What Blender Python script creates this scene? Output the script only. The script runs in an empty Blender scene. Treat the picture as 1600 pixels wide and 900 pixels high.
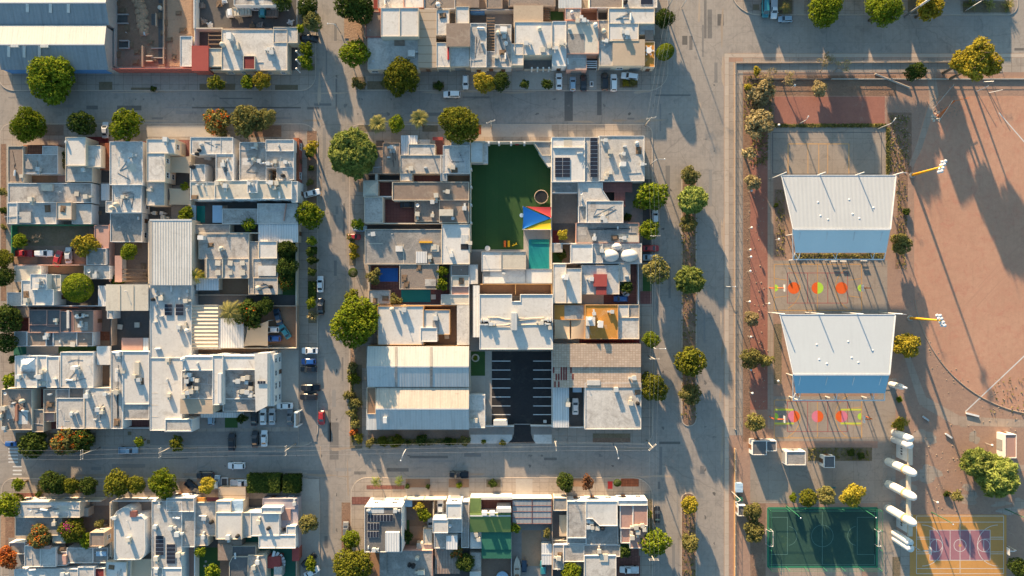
import bpy, bmesh, math, random
import numpy as np
from mathutils import Vector, Matrix

# ------------------------------------------------------------ camera, sky, sun
SC = bpy.context.scene
COL = SC.collection
S = 0.18          # metres on the ground per photo pixel
HC = 192.0        # height of the drone above the street
R = random.Random(7)

cam_d = bpy.data.cameras.new("camera")
cam_d.sensor_width = 36.0
cam_d.lens = 24.0
cam_d.clip_start = 1.0
cam_d.clip_end = 6000.0
cam = bpy.data.objects.new("camera", cam_d)
cam.location = (0, 0, HC)
COL.objects.link(cam)
SC.camera = cam

ELEV = math.radians(12.0)
SUNV = Vector((-0.336 * math.cos(ELEV), 0.942 * math.cos(ELEV), math.sin(ELEV))).normalized()
world = bpy.data.worlds.new("World")
SC.world = world
world.use_nodes = True
wn = world.node_tree.nodes
sky = wn.new("ShaderNodeTexSky")
sky.sky_type = 'NISHITA'
sky.sun_disc = False
sky.sun_elevation = ELEV
sky.sun_rotation = math.atan2(SUNV.x, SUNV.y)
sky.air_density = 1.0
sky.dust_density = 1.0
sky.ozone_density = 1.5
sky_tint = wn.new("ShaderNodeMix")            # clear evening sky, white balance of the photograph
sky_tint.data_type = 'RGBA'
sky_tint.blend_type = 'MULTIPLY'
sky_tint.inputs[0].default_value = 1.0
sky_tint.inputs[7].default_value = (0.79, 0.97, 0.98, 1)
world.node_tree.links.new(sky.outputs[0], sky_tint.inputs[6])
world.node_tree.links.new(sky_tint.outputs[2], wn["Background"].inputs[0])
wn["Background"].inputs[1].default_value = 0.108

sun_d = bpy.data.lights.new("sun", 'SUN')
sun_d.energy = 5.0
sun_d.angle = math.radians(0.8)
sun_d.color = (1.0, 0.72, 0.44)
sun = bpy.data.objects.new("sun", sun_d)
sun.rotation_euler = SUNV.to_track_quat('Z', 'Y').to_euler()
sun.location = (-80, 200, 120)
COL.objects.link(sun)

SC.view_settings.view_transform = 'Standard'
SC.view_settings.look = 'None'
SC.view_settings.exposure = 1.5
SC.view_settings.gamma = 1.0
SC.view_settings.use_curve_mapping = False
SC.render.engine = 'CYCLES'
SC.cycles.max_bounces = 5
SC.cycles.diffuse_bounces = 3
SC.cycles.glossy_bounces = 2
SC.cycles.transmission_bounces = 3
SC.cycles.transparent_max_bounces = 4


def U(px, py, h=0.0):
    """point at height h that the photo shows at pixel (px, py)"""
    k = (HC - h) / HC * S
    return ((px - 800) * k, (450 - py) * k)


# ------------------------------------------------------------ materials
MATS = {}


def _n(nt, t, **kw):
    n = nt.nodes.new(t)
    for k, v in kw.items():
        setattr(n, k, v)
    return n


def M(name, col, col2=None, big=0.13, fine=1.6, rough=0.85, contrast=0.16, stain=0.0, stain_col=None,
      rib=None, tile=None, objvar=0.08, bump=0.0, spec=0.3, metal=0.0, crack=None, speck=0.0, streak=0.0):
    m = bpy.data.materials.new(name)
    MATS[name] = m
    m.use_nodes = True
    nt = m.node_tree
    L = nt.links.new
    bs = nt.nodes["Principled BSDF"]
    bs.inputs["Roughness"].default_value = rough
    bs.inputs["Specular IOR Level"].default_value = spec
    bs.inputs["Metallic"].default_value = metal
    if col2 is None:
        col2 = tuple(c * 0.72 for c in col)
    geo = _n(nt, "ShaderNodeNewGeometry")
    pos = geo.outputs["Position"]
    n1 = _n(nt, "ShaderNodeTexNoise"); n1.inputs["Scale"].default_value = big; n1.inputs["Detail"].default_value = 5
    n1.inputs["Roughness"].default_value = 0.65; n1.inputs["Distortion"].default_value = 0.4
    n2 = _n(nt, "ShaderNodeTexNoise"); n2.inputs["Scale"].default_value = fine; n2.inputs["Detail"].default_value = 4
    n2.inputs["Roughness"].default_value = 0.7
    L(pos, n1.inputs["Vector"]); L(pos, n2.inputs["Vector"])
    a = _n(nt, "ShaderNodeMath", operation='MULTIPLY_ADD'); a.inputs[1].default_value = 0.55
    L(n1.outputs[0], a.inputs[0])
    b = _n(nt, "ShaderNodeMath", operation='MULTIPLY'); b.inputs[1].default_value = 0.45
    L(n2.outputs[0], b.inputs[0]); L(b.outputs[0], a.inputs[2])
    mr = _n(nt, "ShaderNodeMapRange"); mr.inputs[1].default_value = 0.5 - contrast; mr.inputs[2].default_value = 0.5 + contrast
    L(a.outputs[0], mr.inputs[0])
    mix = _n(nt, "ShaderNodeMix", data_type='RGBA')
    mix.inputs[6].default_value = (*col, 1); mix.inputs[7].default_value = (*col2, 1)
    L(mr.outputs[0], mix.inputs[0])
    out = mix.outputs[2]

    def mixin(fac, c, blend='MIX'):
        nonlocal out
        q = _n(nt, "ShaderNodeMix", data_type='RGBA', blend_type=blend)
        L(fac, q.inputs[0]); L(out, q.inputs[6]); q.inputs[7].default_value = (*c, 1)
        out = q.outputs[2]
    if stain > 0:
        n3 = _n(nt, "ShaderNodeTexNoise"); n3.inputs["Scale"].default_value = 0.33; n3.inputs["Detail"].default_value = 7
        n3.inputs["Roughness"].default_value = 0.72; n3.inputs["Distortion"].default_value = 0.9
        off = _n(nt, "ShaderNodeVectorMath", operation='ADD'); off.inputs[1].default_value = (31.7, 8.2, 3.3)
        L(pos, off.inputs[0]); L(off.outputs[0], n3.inputs["Vector"])
        r3 = _n(nt, "ShaderNodeMapRange"); r3.inputs[1].default_value = 0.66 - 0.22 * stain; r3.inputs[2].default_value = 0.80 - 0.16 * stain
        r3.inputs[4].default_value = 0.75
        L(n3.outputs[0], r3.inputs[0])
        mixin(r3.outputs[0], stain_col or tuple(c * 0.5 for c in col))
    if streak > 0:
        mp = _n(nt, "ShaderNodeMapping"); mp.inputs["Scale"].default_value = (1.4, 0.12, 0.12)
        L(pos, mp.inputs[0])
        n4 = _n(nt, "ShaderNodeTexNoise"); n4.inputs["Scale"].default_value = 1.0; n4.inputs["Detail"].default_value = 4
        L(mp.outputs[0], n4.inputs["Vector"])
        r4 = _n(nt, "ShaderNodeMapRange"); r4.inputs[1].default_value = 0.5; r4.inputs[2].default_value = 0.72; r4.inputs[4].default_value = streak
        L(n4.outputs[0], r4.inputs[0])
        mixin(r4.outputs[0], tuple(c * 0.55 for c in col))
    if speck > 0:
        n5 = _n(nt, "ShaderNodeTexNoise"); n5.inputs["Scale"].default_value = 2.2; n5.inputs["Detail"].default_value = 4
        L(pos, n5.inputs["Vector"])
        r5 = _n(nt, "ShaderNodeMapRange"); r5.inputs[1].default_value = 0.55; r5.inputs[2].default_value = 0.75; r5.inputs[4].default_value = speck
        L(n5.outputs[0], r5.inputs[0])
        mixin(r5.outputs[0], tuple(c * 0.35 for c in col))
    if crack:
        sc, w, c = crack
        vo = _n(nt, "ShaderNodeTexVoronoi", feature='DISTANCE_TO_EDGE'); vo.inputs["Scale"].default_value = sc
        dv = _n(nt, "ShaderNodeTexNoise"); dv.inputs["Scale"].default_value = sc * 3.0; dv.inputs["Detail"].default_value = 3
        L(pos, dv.inputs["Vector"])
        ad = _n(nt, "ShaderNodeVectorMath", operation='MULTIPLY_ADD'); ad.inputs[1].default_value = (3.5, 3.5, 0)
        L(dv.outputs["Color"], ad.inputs[0]); L(pos, ad.inputs[2])
        L(ad.outputs[0], vo.inputs["Vector"])
        rc = _n(nt, "ShaderNodeMapRange"); rc.inputs[1].default_value = 0.0; rc.inputs[2].default_value = w; rc.inputs[3].default_value = 0.32; rc.inputs[4].default_value = 0
        L(vo.outputs["Distance"], rc.inputs[0])
        mixin(rc.outputs[0], c)
    if tile:
        # tile = (width m, height m, mortar m, mortar colour, second colour amount)
        tw, th, mo, mc, vv = tile
        br = _n(nt, "ShaderNodeTexBrick"); br.offset = 0.0 if len(tile) < 6 else tile[5] if len(tile) > 5 else 0.5
        br.inputs["Scale"].default_value = 1.0
        br.inputs["Brick Width"].default_value = tw; br.inputs["Row Height"].default_value = th
        br.inputs["Mortar Size"].default_value = mo; br.inputs["Mortar Smooth"].default_value = 0.3
        br.inputs["Color1"].default_value = (1, 1, 1, 1); br.inputs["Color2"].default_value = (1 - vv, 1 - vv, 1 - vv, 1)
        br.inputs["Mortar"].default_value = (*mc, 1)
        L(pos, br.inputs["Vector"])
        q = _n(nt, "ShaderNodeMix", data_type='RGBA', blend_type='MULTIPLY'); q.inputs[0].default_value = 1.0
        L(out, q.inputs[6]); L(br.outputs[0], q.inputs[7]); out = q.outputs[2]
    if objvar > 0:
        oi = _n(nt, "ShaderNodeObjectInfo")
        r6 = _n(nt, "ShaderNodeMapRange"); r6.inputs[3].default_value = 1 - objvar; r6.inputs[4].default_value = 1 + objvar * 0.6
        L(oi.outputs["Random"], r6.inputs[0])
        q = _n(nt, "ShaderNodeVectorMath", operation='SCALE')
        L(out, q.inputs[0]); L(r6.outputs[0], q.inputs[3]); out = q.outputs[0]
    L(out, bs.inputs["Base Color"])
    if rib:
        # rib = (axis, period m, depth)
        ax, per, dep = rib
        wv = _n(nt, "ShaderNodeTexWave", wave_type='BANDS', bands_direction=ax, wave_profile='SIN')
        wv.inputs["Scale"].default_value = 2 * math.pi / (20.0 * per)
        L(pos, wv.inputs["Vector"])
        bp = _n(nt, "ShaderNodeBump"); bp.inputs["Strength"].default_value = 1.0; bp.inputs["Distance"].default_value = dep
        L(wv.outputs[0], bp.inputs["Height"]); L(bp.outputs[0], bs.inputs["Normal"])
        q = _n(nt, "ShaderNodeMapRange"); q.inputs[3].default_value = 0.80 if dep > 0.03 else 0.94; q.inputs[4].default_value = 1.0
        L(wv.outputs[0], q.inputs[0])
        s2 = _n(nt, "ShaderNodeVectorMath", operation='SCALE')
        L(out, s2.inputs[0]); L(q.outputs[0], s2.inputs[3]); L(s2.outputs[0], bs.inputs["Base Color"])
    elif bump > 0:
        bp = _n(nt, "ShaderNodeBump"); bp.inputs["Strength"].default_value = 0.8; bp.inputs["Distance"].default_value = bump
        L(n2.outputs[0], bp.inputs["Height"]); L(bp.outputs[0], bs.inputs["Normal"])
    return m


WSTAIN = (0.30, 0.27, 0.24)
M('white_roof', (0.62, 0.59, 0.545), (0.43, 0.40, 0.36), stain=0.75, stain_col=WSTAIN, streak=0.3, fine=2.2, objvar=0.2, speck=0.3, bump=0.03)
M('clean_roof', (0.67, 0.64, 0.595), (0.53, 0.50, 0.455), stain=0.5, stain_col=(0.36, 0.32, 0.27), streak=0.15, fine=2.0, speck=0.2)
M('worn_roof', (0.53, 0.49, 0.44), (0.33, 0.30, 0.27), stain=0.85, stain_col=(0.2, 0.175, 0.155), fine=2.2, speck=0.4, streak=0.3, bump=0.04)
M('grey_roof', (0.33, 0.305, 0.275), (0.21, 0.195, 0.18), stain=0.8, stain_col=(0.44, 0.40, 0.36), fine=2.2, speck=0.4, bump=0.04)
M('dark_roof', (0.155, 0.15, 0.15), (0.10, 0.097, 0.095), stain=0.45, stain_col=(0.28, 0.25, 0.22), bump=0.03)
M('brown_roof', (0.30, 0.225, 0.175), (0.215, 0.16, 0.125), stain=0.6, stain_col=(0.37, 0.31, 0.25), speck=0.25, bump=0.03)
M('beige_roof', (0.47, 0.37, 0.27), (0.38, 0.295, 0.215), stain=0.2)
M('cream_roof', (0.60, 0.545, 0.45), (0.48, 0.43, 0.35), stain=0.45, speck=0.25, streak=0.2, stain_col=(0.3, 0.25, 0.19))
M('slab_roof', (0.45, 0.36, 0.27), (0.37, 0.295, 0.22), stain=0.25, tile=(30.0, 2.3, 0.10, (0.55, 0.5, 0.45), 0.05))
M('gravel_roof', (0.30, 0.245, 0.20), (0.22, 0.175, 0.145), fine=3.0, speck=0.6, bump=0.1)
M('clay_tile', (0.36, 0.12, 0.055), (0.24, 0.07, 0.035), tile=(0.45, 0.9, 0.05, (0.45, 0.4, 0.4), 0.3), fine=3)
M('beige_tile', (0.62, 0.49, 0.38), (0.48, 0.37, 0.28), tile=(0.75, 0.62, 0.09, (0.74, 0.68, 0.64), 0.22), stain=0.5, stain_col=(0.33, 0.2, 0.15))
M('red_tile', (0.25, 0.045, 0.04), (0.17, 0.03, 0.03), tile=(0.6, 0.6, 0.05, (0.6, 0.55, 0.5), 0.15))
M('red_roof', (0.36, 0.075, 0.06), (0.29, 0.055, 0.05), stain=0.15)
M('orange_roof', (0.60, 0.285, 0.055), (0.46, 0.20, 0.045), stain=0.45, stain_col=(0.55, 0.45, 0.35), fine=2.6, speck=0.25)
M('green_roof', (0.17, 0.24, 0.075), (0.13, 0.19, 0.06), stain=0.15)
M('dark_green', (0.03, 0.15, 0.10), (0.024, 0.115, 0.08))
M('pink_roof', (0.50, 0.30, 0.24), (0.40, 0.23, 0.18), stain=0.3)
M('metal_white', (0.72, 0.71, 0.69), (0.64, 0.63, 0.61), rough=0.5, rib=('X', 0.7, 0.04), streak=0.35, stain=0.3, objvar=0.03)
M('metal_rib', (0.66, 0.64, 0.60), (0.52, 0.50, 0.46), rough=0.5, rib=('X', 0.72, 0.07), streak=0.35, stain=0.4, objvar=0.03)
M('metal_cream', (0.66, 0.62, 0.54), (0.58, 0.54, 0.46), rough=0.55, rib=('X', 0.75, 0.018), streak=0.3, stain=0.3, stain_col=(0.4, 0.36, 0.3), objvar=0.02)
M('metal_old', (0.62, 0.54, 0.44), (0.50, 0.42, 0.33), rough=0.7, rib=('X', 0.7, 0.02), streak=0.5, stain=0.35, stain_col=(0.22, 0.11, 0.06), objvar=0.02)
M('metal_grey_shade', (0.54, 0.55, 0.54), (0.46, 0.47, 0.46), rough=0.5, rib=('X', 0.75, 0.02), streak=0.4, stain=0.3, objvar=0.03)  # grey sheet; on the middle warehouses' south slopes its tone stands for shade
M('metal_dull_shade', (0.31, 0.325, 0.335), (0.25, 0.265, 0.275), rough=0.55, rib=('X', 1.1, 0.03), streak=0.5, stain=0.35, objvar=0.03)  # warehouse sheet with south slope shade in its colour; also pergola panels
M('metal_louvre', (0.64, 0.55, 0.43), (0.56, 0.47, 0.36), rough=0.6, rib=('Y', 1.05, 0.3))
M('pavilion_white', (0.455, 0.475, 0.49), (0.42, 0.44, 0.455), rough=0.6, rib=('X', 1.1, 0.015), streak=0.12, objvar=0.0)
M('pavilion_plain', (0.455, 0.495, 0.525), (0.43, 0.465, 0.495), rough=0.6, streak=0.08, objvar=0.0)
M('pavilion_white_shade', (0.69, 0.73, 0.71), (0.64, 0.68, 0.66), rough=0.5, objvar=0.0)  # white sheet again, its tone set for the shaded south slope
M('pavilion_blue', (0.27, 0.47, 0.57), (0.25, 0.44, 0.54), rough=0.5, objvar=0.0)
# walls
M('white_wall', (0.74, 0.72, 0.69), (0.64, 0.61, 0.57), stain=0.2, stain_col=(0.4, 0.35, 0.3), objvar=0.06)
M('cream_wall', (0.66, 0.57, 0.45), (0.56, 0.47, 0.36), stain=0.25)
M('grey_wall', (0.42, 0.40, 0.38), (0.32, 0.30, 0.28), stain=0.3)
M('tan_wall', (0.46, 0.34, 0.25), (0.36, 0.26, 0.19), stain=0.3)
M('pink_wall', (0.58, 0.34, 0.27), (0.48, 0.27, 0.21), stain=0.3)
M('red_wall', (0.42, 0.13, 0.10), (0.34, 0.10, 0.08), stain=0.2)
M('orange_wall', (0.66, 0.40, 0.18), (0.56, 0.32, 0.14), stain=0.2)
M('brick_wall', (0.36, 0.18, 0.12), (0.27, 0.13, 0.09), stain=0.3)
M('blue_wall', (0.10, 0.27, 0.55), (0.08, 0.22, 0.46))
M('green_wall', (0.04, 0.22, 0.12), (0.03, 0.17, 0.09))
M('lilac_wall', (0.44, 0.385, 0.40), (0.36, 0.315, 0.33))
M('line_faint', (0.11, 0.22, 0.19), (0.09, 0.18, 0.155), objvar=0)
# floors
M('court_floor', (0.30, 0.27, 0.245), (0.21, 0.19, 0.17), stain=0.4, bump=0.02)
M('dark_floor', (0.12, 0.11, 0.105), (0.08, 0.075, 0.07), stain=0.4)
M('maroon_floor', (0.24, 0.10, 0.085), (0.18, 0.075, 0.065), tile=(0.9, 0.9, 0.03, (0.6, 0.5, 0.5), 0.1))
M('brown_floor', (0.33, 0.20, 0.12), (0.24, 0.145, 0.09), stain=0.3)
M('brick_paving', (0.30, 0.13, 0.10), (0.23, 0.10, 0.08), tile=(0.8, 0.4, 0.05, (0.45, 0.4, 0.4), 0.3))
M('pale_floor', (0.42, 0.375, 0.32), (0.34, 0.30, 0.26), stain=0.3)
M('yard_dirt', (0.27, 0.19, 0.14), (0.18, 0.125, 0.095), stain=0.4, fine=2.4, bump=0.12)
M('bare_soil', (0.40, 0.26, 0.17), (0.30, 0.19, 0.12), stain=0.4, fine=2.2, bump=0.15)
M('lawn', (0.05, 0.115, 0.03), (0.035, 0.08, 0.022), fine=3.5, bump=0.08)
M('artificial_turf', (0.036, 0.088, 0.022), (0.028, 0.072, 0.02), stain=0.5, stain_col=(0.05, 0.085, 0.028), fine=3.0, tile=(3.7, 60.0, 0.08, (0.78, 0.8, 0.75), 0.1), objvar=0)
M('asphalt_new', (0.022, 0.021, 0.023), (0.034, 0.032, 0.033), stain=0.6, stain_col=(0.06, 0.055, 0.05), speck=0.3, objvar=0)
M('turf_teal', (0.028, 0.078, 0.060), (0.021, 0.058, 0.047), stain=0.4, stain_col=(0.06, 0.11, 0.055), objvar=0)  # olive stain colour imitates sunlit patches on the pitch
M('court_orange', (0.60, 0.30, 0.09), (0.51, 0.25, 0.075), stain=0.3, stain_col=(0.5, 0.32, 0.17), objvar=0)
M('court_purple', (0.38, 0.175, 0.20), (0.31, 0.14, 0.165), stain=0.25, objvar=0)
M('court_concrete', (0.37, 0.305, 0.245), (0.29, 0.24, 0.195), stain=0.45, crack=(0.13, 0.012, (0.14, 0.11, 0.09)), tile=(6.0, 6.0, 0.05, (0.7, 0.68, 0.66), 0.06), objvar=0)
# ground
M('road', (0.365, 0.318, 0.272), (0.285, 0.25, 0.217), big=0.05, fine=0.9, contrast=0.13, stain=0.6, stain_col=(0.21, 0.19, 0.17), speck=0.18, streak=0.22,
  crack=(0.07, 0.008, (0.12, 0.105, 0.095)), tile=(5.2, 4.6, 0.05, (0.83, 0.82, 0.81), 0.045), objvar=0, bump=0.02)
M('road_mend', (0.25, 0.23, 0.21), (0.21, 0.195, 0.18), stain=0.4, objvar=0.3)
M('road_patch', (0.17, 0.155, 0.14), (0.13, 0.12, 0.11), stain=0.3, objvar=0.2)
M('sidewalk', (0.40, 0.335, 0.275), (0.31, 0.26, 0.215), big=0.1, fine=1.2, stain=0.5, stain_col=(0.22, 0.18, 0.15),
  tile=(2.6, 2.6, 0.06, (0.6, 0.57, 0.55), 0.12), crack=(0.15, 0.01, (0.15, 0.12, 0.1)), objvar=0, bump=0.02)
M('kerb_paving', (0.52, 0.43, 0.345), (0.44, 0.36, 0.285), stain=0.3, tile=(40, 3.0, 0.05, (0.7, 0.66, 0.62), 0.08), objvar=0)
M('park_soil', (0.385, 0.245, 0.175), (0.30, 0.19, 0.14), big=0.045, fine=0.9, stain=0.45, stain_col=(0.43, 0.30, 0.215), speck=0.3, objvar=0, bump=0.06)
M('red_track', (0.345, 0.15, 0.105), (0.27, 0.115, 0.085), stain=0.35, stain_col=(0.38, 0.22, 0.16), speck=0.25, objvar=0, bump=0.04)
M('ball_field', (0.50, 0.285, 0.19), (0.43, 0.235, 0.155), big=0.035, fine=0.8, contrast=0.11, stain=0.75, stain_col=(0.44, 0.20, 0.135), streak=0.16, speck=0.2, objvar=0, bump=0.03)
M('path_concrete', (0.43, 0.33, 0.255), (0.35, 0.265, 0.205), stain=0.4, tile=(2.2, 3.0, 0.05, (0.68, 0.65, 0.62), 0.12), objvar=0)
M('litter_soil', (0.28, 0.17, 0.115), (0.19, 0.115, 0.075), big=0.2, fine=2.5, stain=0.55, stain_col=(0.36, 0.25, 0.16), speck=0.5, objvar=0, bump=0.15)
M('weeds', (0.15, 0.125, 0.07), (0.23, 0.17, 0.115), big=0.4, fine=2.6, speck=0.4, objvar=0.1, bump=0.2)
# small stuff
M('paint_white', (0.78, 0.77, 0.75), rough=0.6)
M('line_white', (0.70, 0.68, 0.64), (0.56, 0.54, 0.5), rough=0.7)
M('line_orange', (0.60, 0.33, 0.11), (0.48, 0.28, 0.13), rough=0.7)
M('line_red', (0.38, 0.12, 0.11), (0.32, 0.12, 0.1), rough=0.7)
M('disc_red', (0.74, 0.125, 0.02), (0.68, 0.11, 0.02), rough=0.7, objvar=0)
M('disc_lime', (0.42, 0.66, 0.06), (0.38, 0.6, 0.06), rough=0.7, objvar=0)
M('disc_pink', (0.68, 0.20, 0.27), (0.62, 0.18, 0.25), rough=0.7, objvar=0)
M('bar_lime', (0.55, 0.58, 0.07), (0.5, 0.52, 0.07), rough=0.7, objvar=0)
M('steel', (0.42, 0.42, 0.42), (0.34, 0.34, 0.34), rough=0.4, metal=0.6)
M('galvanised', (0.60, 0.60, 0.60), (0.5, 0.5, 0.5), rough=0.45)
M('concrete_pole', (0.45, 0.41, 0.36), rough=0.9)
M('wood', (0.24, 0.16, 0.10), (0.17, 0.11, 0.07), fine=4)
M('yellow_paint', (0.80, 0.42, 0.03), (0.72, 0.36, 0.03), rough=0.5)
M('orange_paint', (0.75, 0.17, 0.03), (0.68, 0.15, 0.03), rough=0.5)
M('red_paint', (0.50, 0.035, 0.03), (0.44, 0.03, 0.03), rough=0.4)
M('cooler_beige', (0.62, 0.56, 0.46), (0.5, 0.45, 0.37), rough=0.6, objvar=0.15)
M('unit_grey', (0.60, 0.60, 0.58), (0.5, 0.5, 0.48), rough=0.5, objvar=0.12)
M('black_plastic', (0.025, 0.025, 0.027), rough=0.5)
M('panel_cells', (0.028, 0.03, 0.042), (0.02, 0.022, 0.032), rough=0.18, spec=0.5, objvar=0)
M('glass_dark', (0.03, 0.04, 0.05), (0.025, 0.03, 0.04), rough=0.08, spec=0.6, objvar=0.1)
M('door_brown', (0.20, 0.10, 0.055), rough=0.5, objvar=0.3)
M('gate_metal', (0.35, 0.34, 0.33), rough=0.5, objvar=0.4)
M('pool_water', (0.022, 0.25, 0.26), (0.018, 0.22, 0.235), big=0.3, rough=0.08, spec=0.5, objvar=0)
M('pool_teal', (0.02, 0.23, 0.20), (0.018, 0.2, 0.18), rough=0.25, objvar=0)
M('tarp_blue', (0.03, 0.16, 0.50), (0.025, 0.13, 0.42), rough=0.5, fine=1.0, bump=0.15, objvar=0)
M('sail_blue', (0.02, 0.20, 0.58), (0.018, 0.18, 0.54), rough=0.7, objvar=0)
M('sail_red', (0.58, 0.06, 0.06), (0.52, 0.05, 0.05), rough=0.7, objvar=0)
M('sail_yellow', (0.80, 0.50, 0.02), (0.76, 0.46, 0.02), rough=0.7, objvar=0)
M('sail_tan', (0.58, 0.44, 0.30), (0.53, 0.40, 0.27), rough=0.85, objvar=0.05)
M('tarp_light', (0.42, 0.56, 0.68), (0.36, 0.5, 0.62), rough=0.5, fine=1.0, bump=0.2)
M('screen_net', (0.05, 0.05, 0.05), rough=0.9)
M('bark', (0.20, 0.145, 0.10), (0.13, 0.095, 0.065), fine=5, rough=0.95, objvar=0.2)
M('dry_twig', (0.42, 0.31, 0.21), (0.33, 0.24, 0.16), fine=5, rough=0.95, objvar=0.15)
M('tyre', (0.02, 0.02, 0.02), rough=0.9)
M('headlight', (0.7, 0.72, 0.75), rough=0.1, spec=0.6)
M('tail_light', (0.4, 0.01, 0.01), rough=0.2)
M('dust', (0.42, 0.33, 0.25), (0.35, 0.27, 0.2), stain=0.3, speck=0.2, objvar=0.25)
M('oil_stain', (0.12, 0.11, 0.1), (0.2, 0.18, 0.16), fine=1.0, objvar=0.3)
M('red_soil', (0.44, 0.20, 0.135), (0.38, 0.17, 0.115), stain=0.4, speck=0.2, objvar=0.15)
M('track_soil', (0.43, 0.235, 0.155), (0.47, 0.26, 0.175), objvar=0.05)
M('earth_heap', (0.46, 0.30, 0.19), (0.36, 0.23, 0.145), fine=2.5, bump=0.2)
M('rust_metal', (0.36, 0.30, 0.26), (0.24, 0.16, 0.12), rough=0.7, streak=0.6, stain=0.6, stain_col=(0.2, 0.09, 0.05), rib=('X', 0.8, 0.05))
for _k, _c in dict(white=(0.78, 0.78, 0.77), silver=(0.48, 0.49, 0.50), grey=(0.16, 0.165, 0.17), black=(0.014, 0.014, 0.016), blue=(0.02, 0.10, 0.34),
                   red=(0.42, 0.025, 0.025), teal=(0.03, 0.22, 0.26), paleblue=(0.30, 0.40, 0.48), brown=(0.16, 0.085, 0.05), navy=(0.03, 0.06, 0.10)).items():
    mm = M('car_' + _k, _c, tuple(c * 0.94 for c in _c), rough=0.28, spec=0.6, objvar=0)
    mm.node_tree.nodes["Principled BSDF"].inputs["Coat Weight"].default_value = 0.5


def leaf_mat(name, c1, c2, c3, scale=0.85):
    """c1 / c2: the two leaf greens of a species in clumps, c3: young or sun-bleached leaves"""
    m = bpy.data.materials.new(name)
    MATS[name] = m
    m.use_nodes = True
    nt = m.node_tree
    L = nt.links.new
    nt.nodes.remove(nt.nodes["Principled BSDF"])
    geo = _n(nt, "ShaderNodeNewGeometry")
    n1 = _n(nt, "ShaderNodeTexNoise"); n1.inputs["Scale"].default_value = scale; n1.inputs["Detail"].default_value = 3
    L(geo.outputs["Position"], n1.inputs["Vector"])
    r1 = _n(nt, "ShaderNodeMapRange"); r1.inputs[1].default_value = 0.38; r1.inputs[2].default_value = 0.62
    L(n1.outputs[0], r1.inputs[0])
    mx = _n(nt, "ShaderNodeMix", data_type='RGBA'); mx.inputs[6].default_value = (*c1, 1); mx.inputs[7].default_value = (*c2, 1)
    L(r1.outputs[0], mx.inputs[0])
    r2 = _n(nt, "ShaderNodeMapRange"); r2.inputs[1].default_value = 0.55; r2.inputs[2].default_value = 1.0; r2.inputs[4].default_value = 0.9
    L(geo.outputs["Random Per Island"], r2.inputs[0])
    m2 = _n(nt, "ShaderNodeMix", data_type='RGBA'); L(r2.outputs[0], m2.inputs[0]); L(mx.outputs[2], m2.inputs[6]); m2.inputs[7].default_value = (*c3, 1)
    oi = _n(nt, "ShaderNodeObjectInfo")
    r3 = _n(nt, "ShaderNodeMapRange"); r3.inputs[3].default_value = 0.78; r3.inputs[4].default_value = 1.2
    L(oi.outputs["Random"], r3.inputs[0])
    sc = _n(nt, "ShaderNodeVectorMath", operation='SCALE'); L(m2.outputs[2], sc.inputs[0]); L(r3.outputs[0], sc.inputs[3])
    d = _n(nt, "ShaderNodeBsdfDiffuse"); t = _n(nt, "ShaderNodeBsdfTranslucent")
    L(sc.outputs[0], d.inputs[0]); L(sc.outputs[0], t.inputs[0])
    mxs = _n(nt, "ShaderNodeMixShader"); mxs.inputs[0].default_value = 0.28
    L(d.outputs[0], mxs.inputs[1]); L(t.outputs[0], mxs.inputs[2])
    L(mxs.outputs[0], nt.nodes["Material Output"].inputs[0])


leaf_mat('leaf_ficus', (0.095, 0.112, 0.015), (0.145, 0.155, 0.02), (0.27, 0.24, 0.035))
leaf_mat('leaf_dark', (0.042, 0.068, 0.018), (0.066, 0.097, 0.02), (0.12, 0.145, 0.03))
leaf_mat('leaf_bright', (0.100, 0.150, 0.014), (0.16, 0.205, 0.018), (0.29, 0.30, 0.03))
leaf_mat('leaf_olive', (0.155, 0.155, 0.055), (0.21, 0.195, 0.06), (0.31, 0.26, 0.085))
leaf_mat('leaf_yellow', (0.25, 0.22, 0.03), (0.35, 0.29, 0.035), (0.50, 0.38, 0.05))
leaf_mat('leaf_willow', (0.15, 0.20, 0.05), (0.22, 0.26, 0.06), (0.33, 0.34, 0.09))
leaf_mat('leaf_dry', (0.29, 0.235, 0.115), (0.36, 0.29, 0.14), (0.46, 0.37, 0.2))
leaf_mat('leaf_palm', (0.20, 0.20, 0.07), (0.28, 0.26, 0.08), (0.45, 0.37, 0.13))
leaf_mat('leaf_flower', (0.65, 0.12, 0.015), (0.75, 0.20, 0.02), (0.6, 0.05, 0.02))
leaf_mat('leaf_magenta', (0.55, 0.03, 0.22), (0.6, 0.05, 0.3), (0.5, 0.02, 0.2))
leaf_mat('leaf_maroon', (0.13, 0.065, 0.035), (0.17, 0.085, 0.045), (0.24, 0.10, 0.05))
leaf_mat('leaf_rust', (0.34, 0.12, 0.035), (0.42, 0.15, 0.04), (0.5, 0.08, 0.03))


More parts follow.
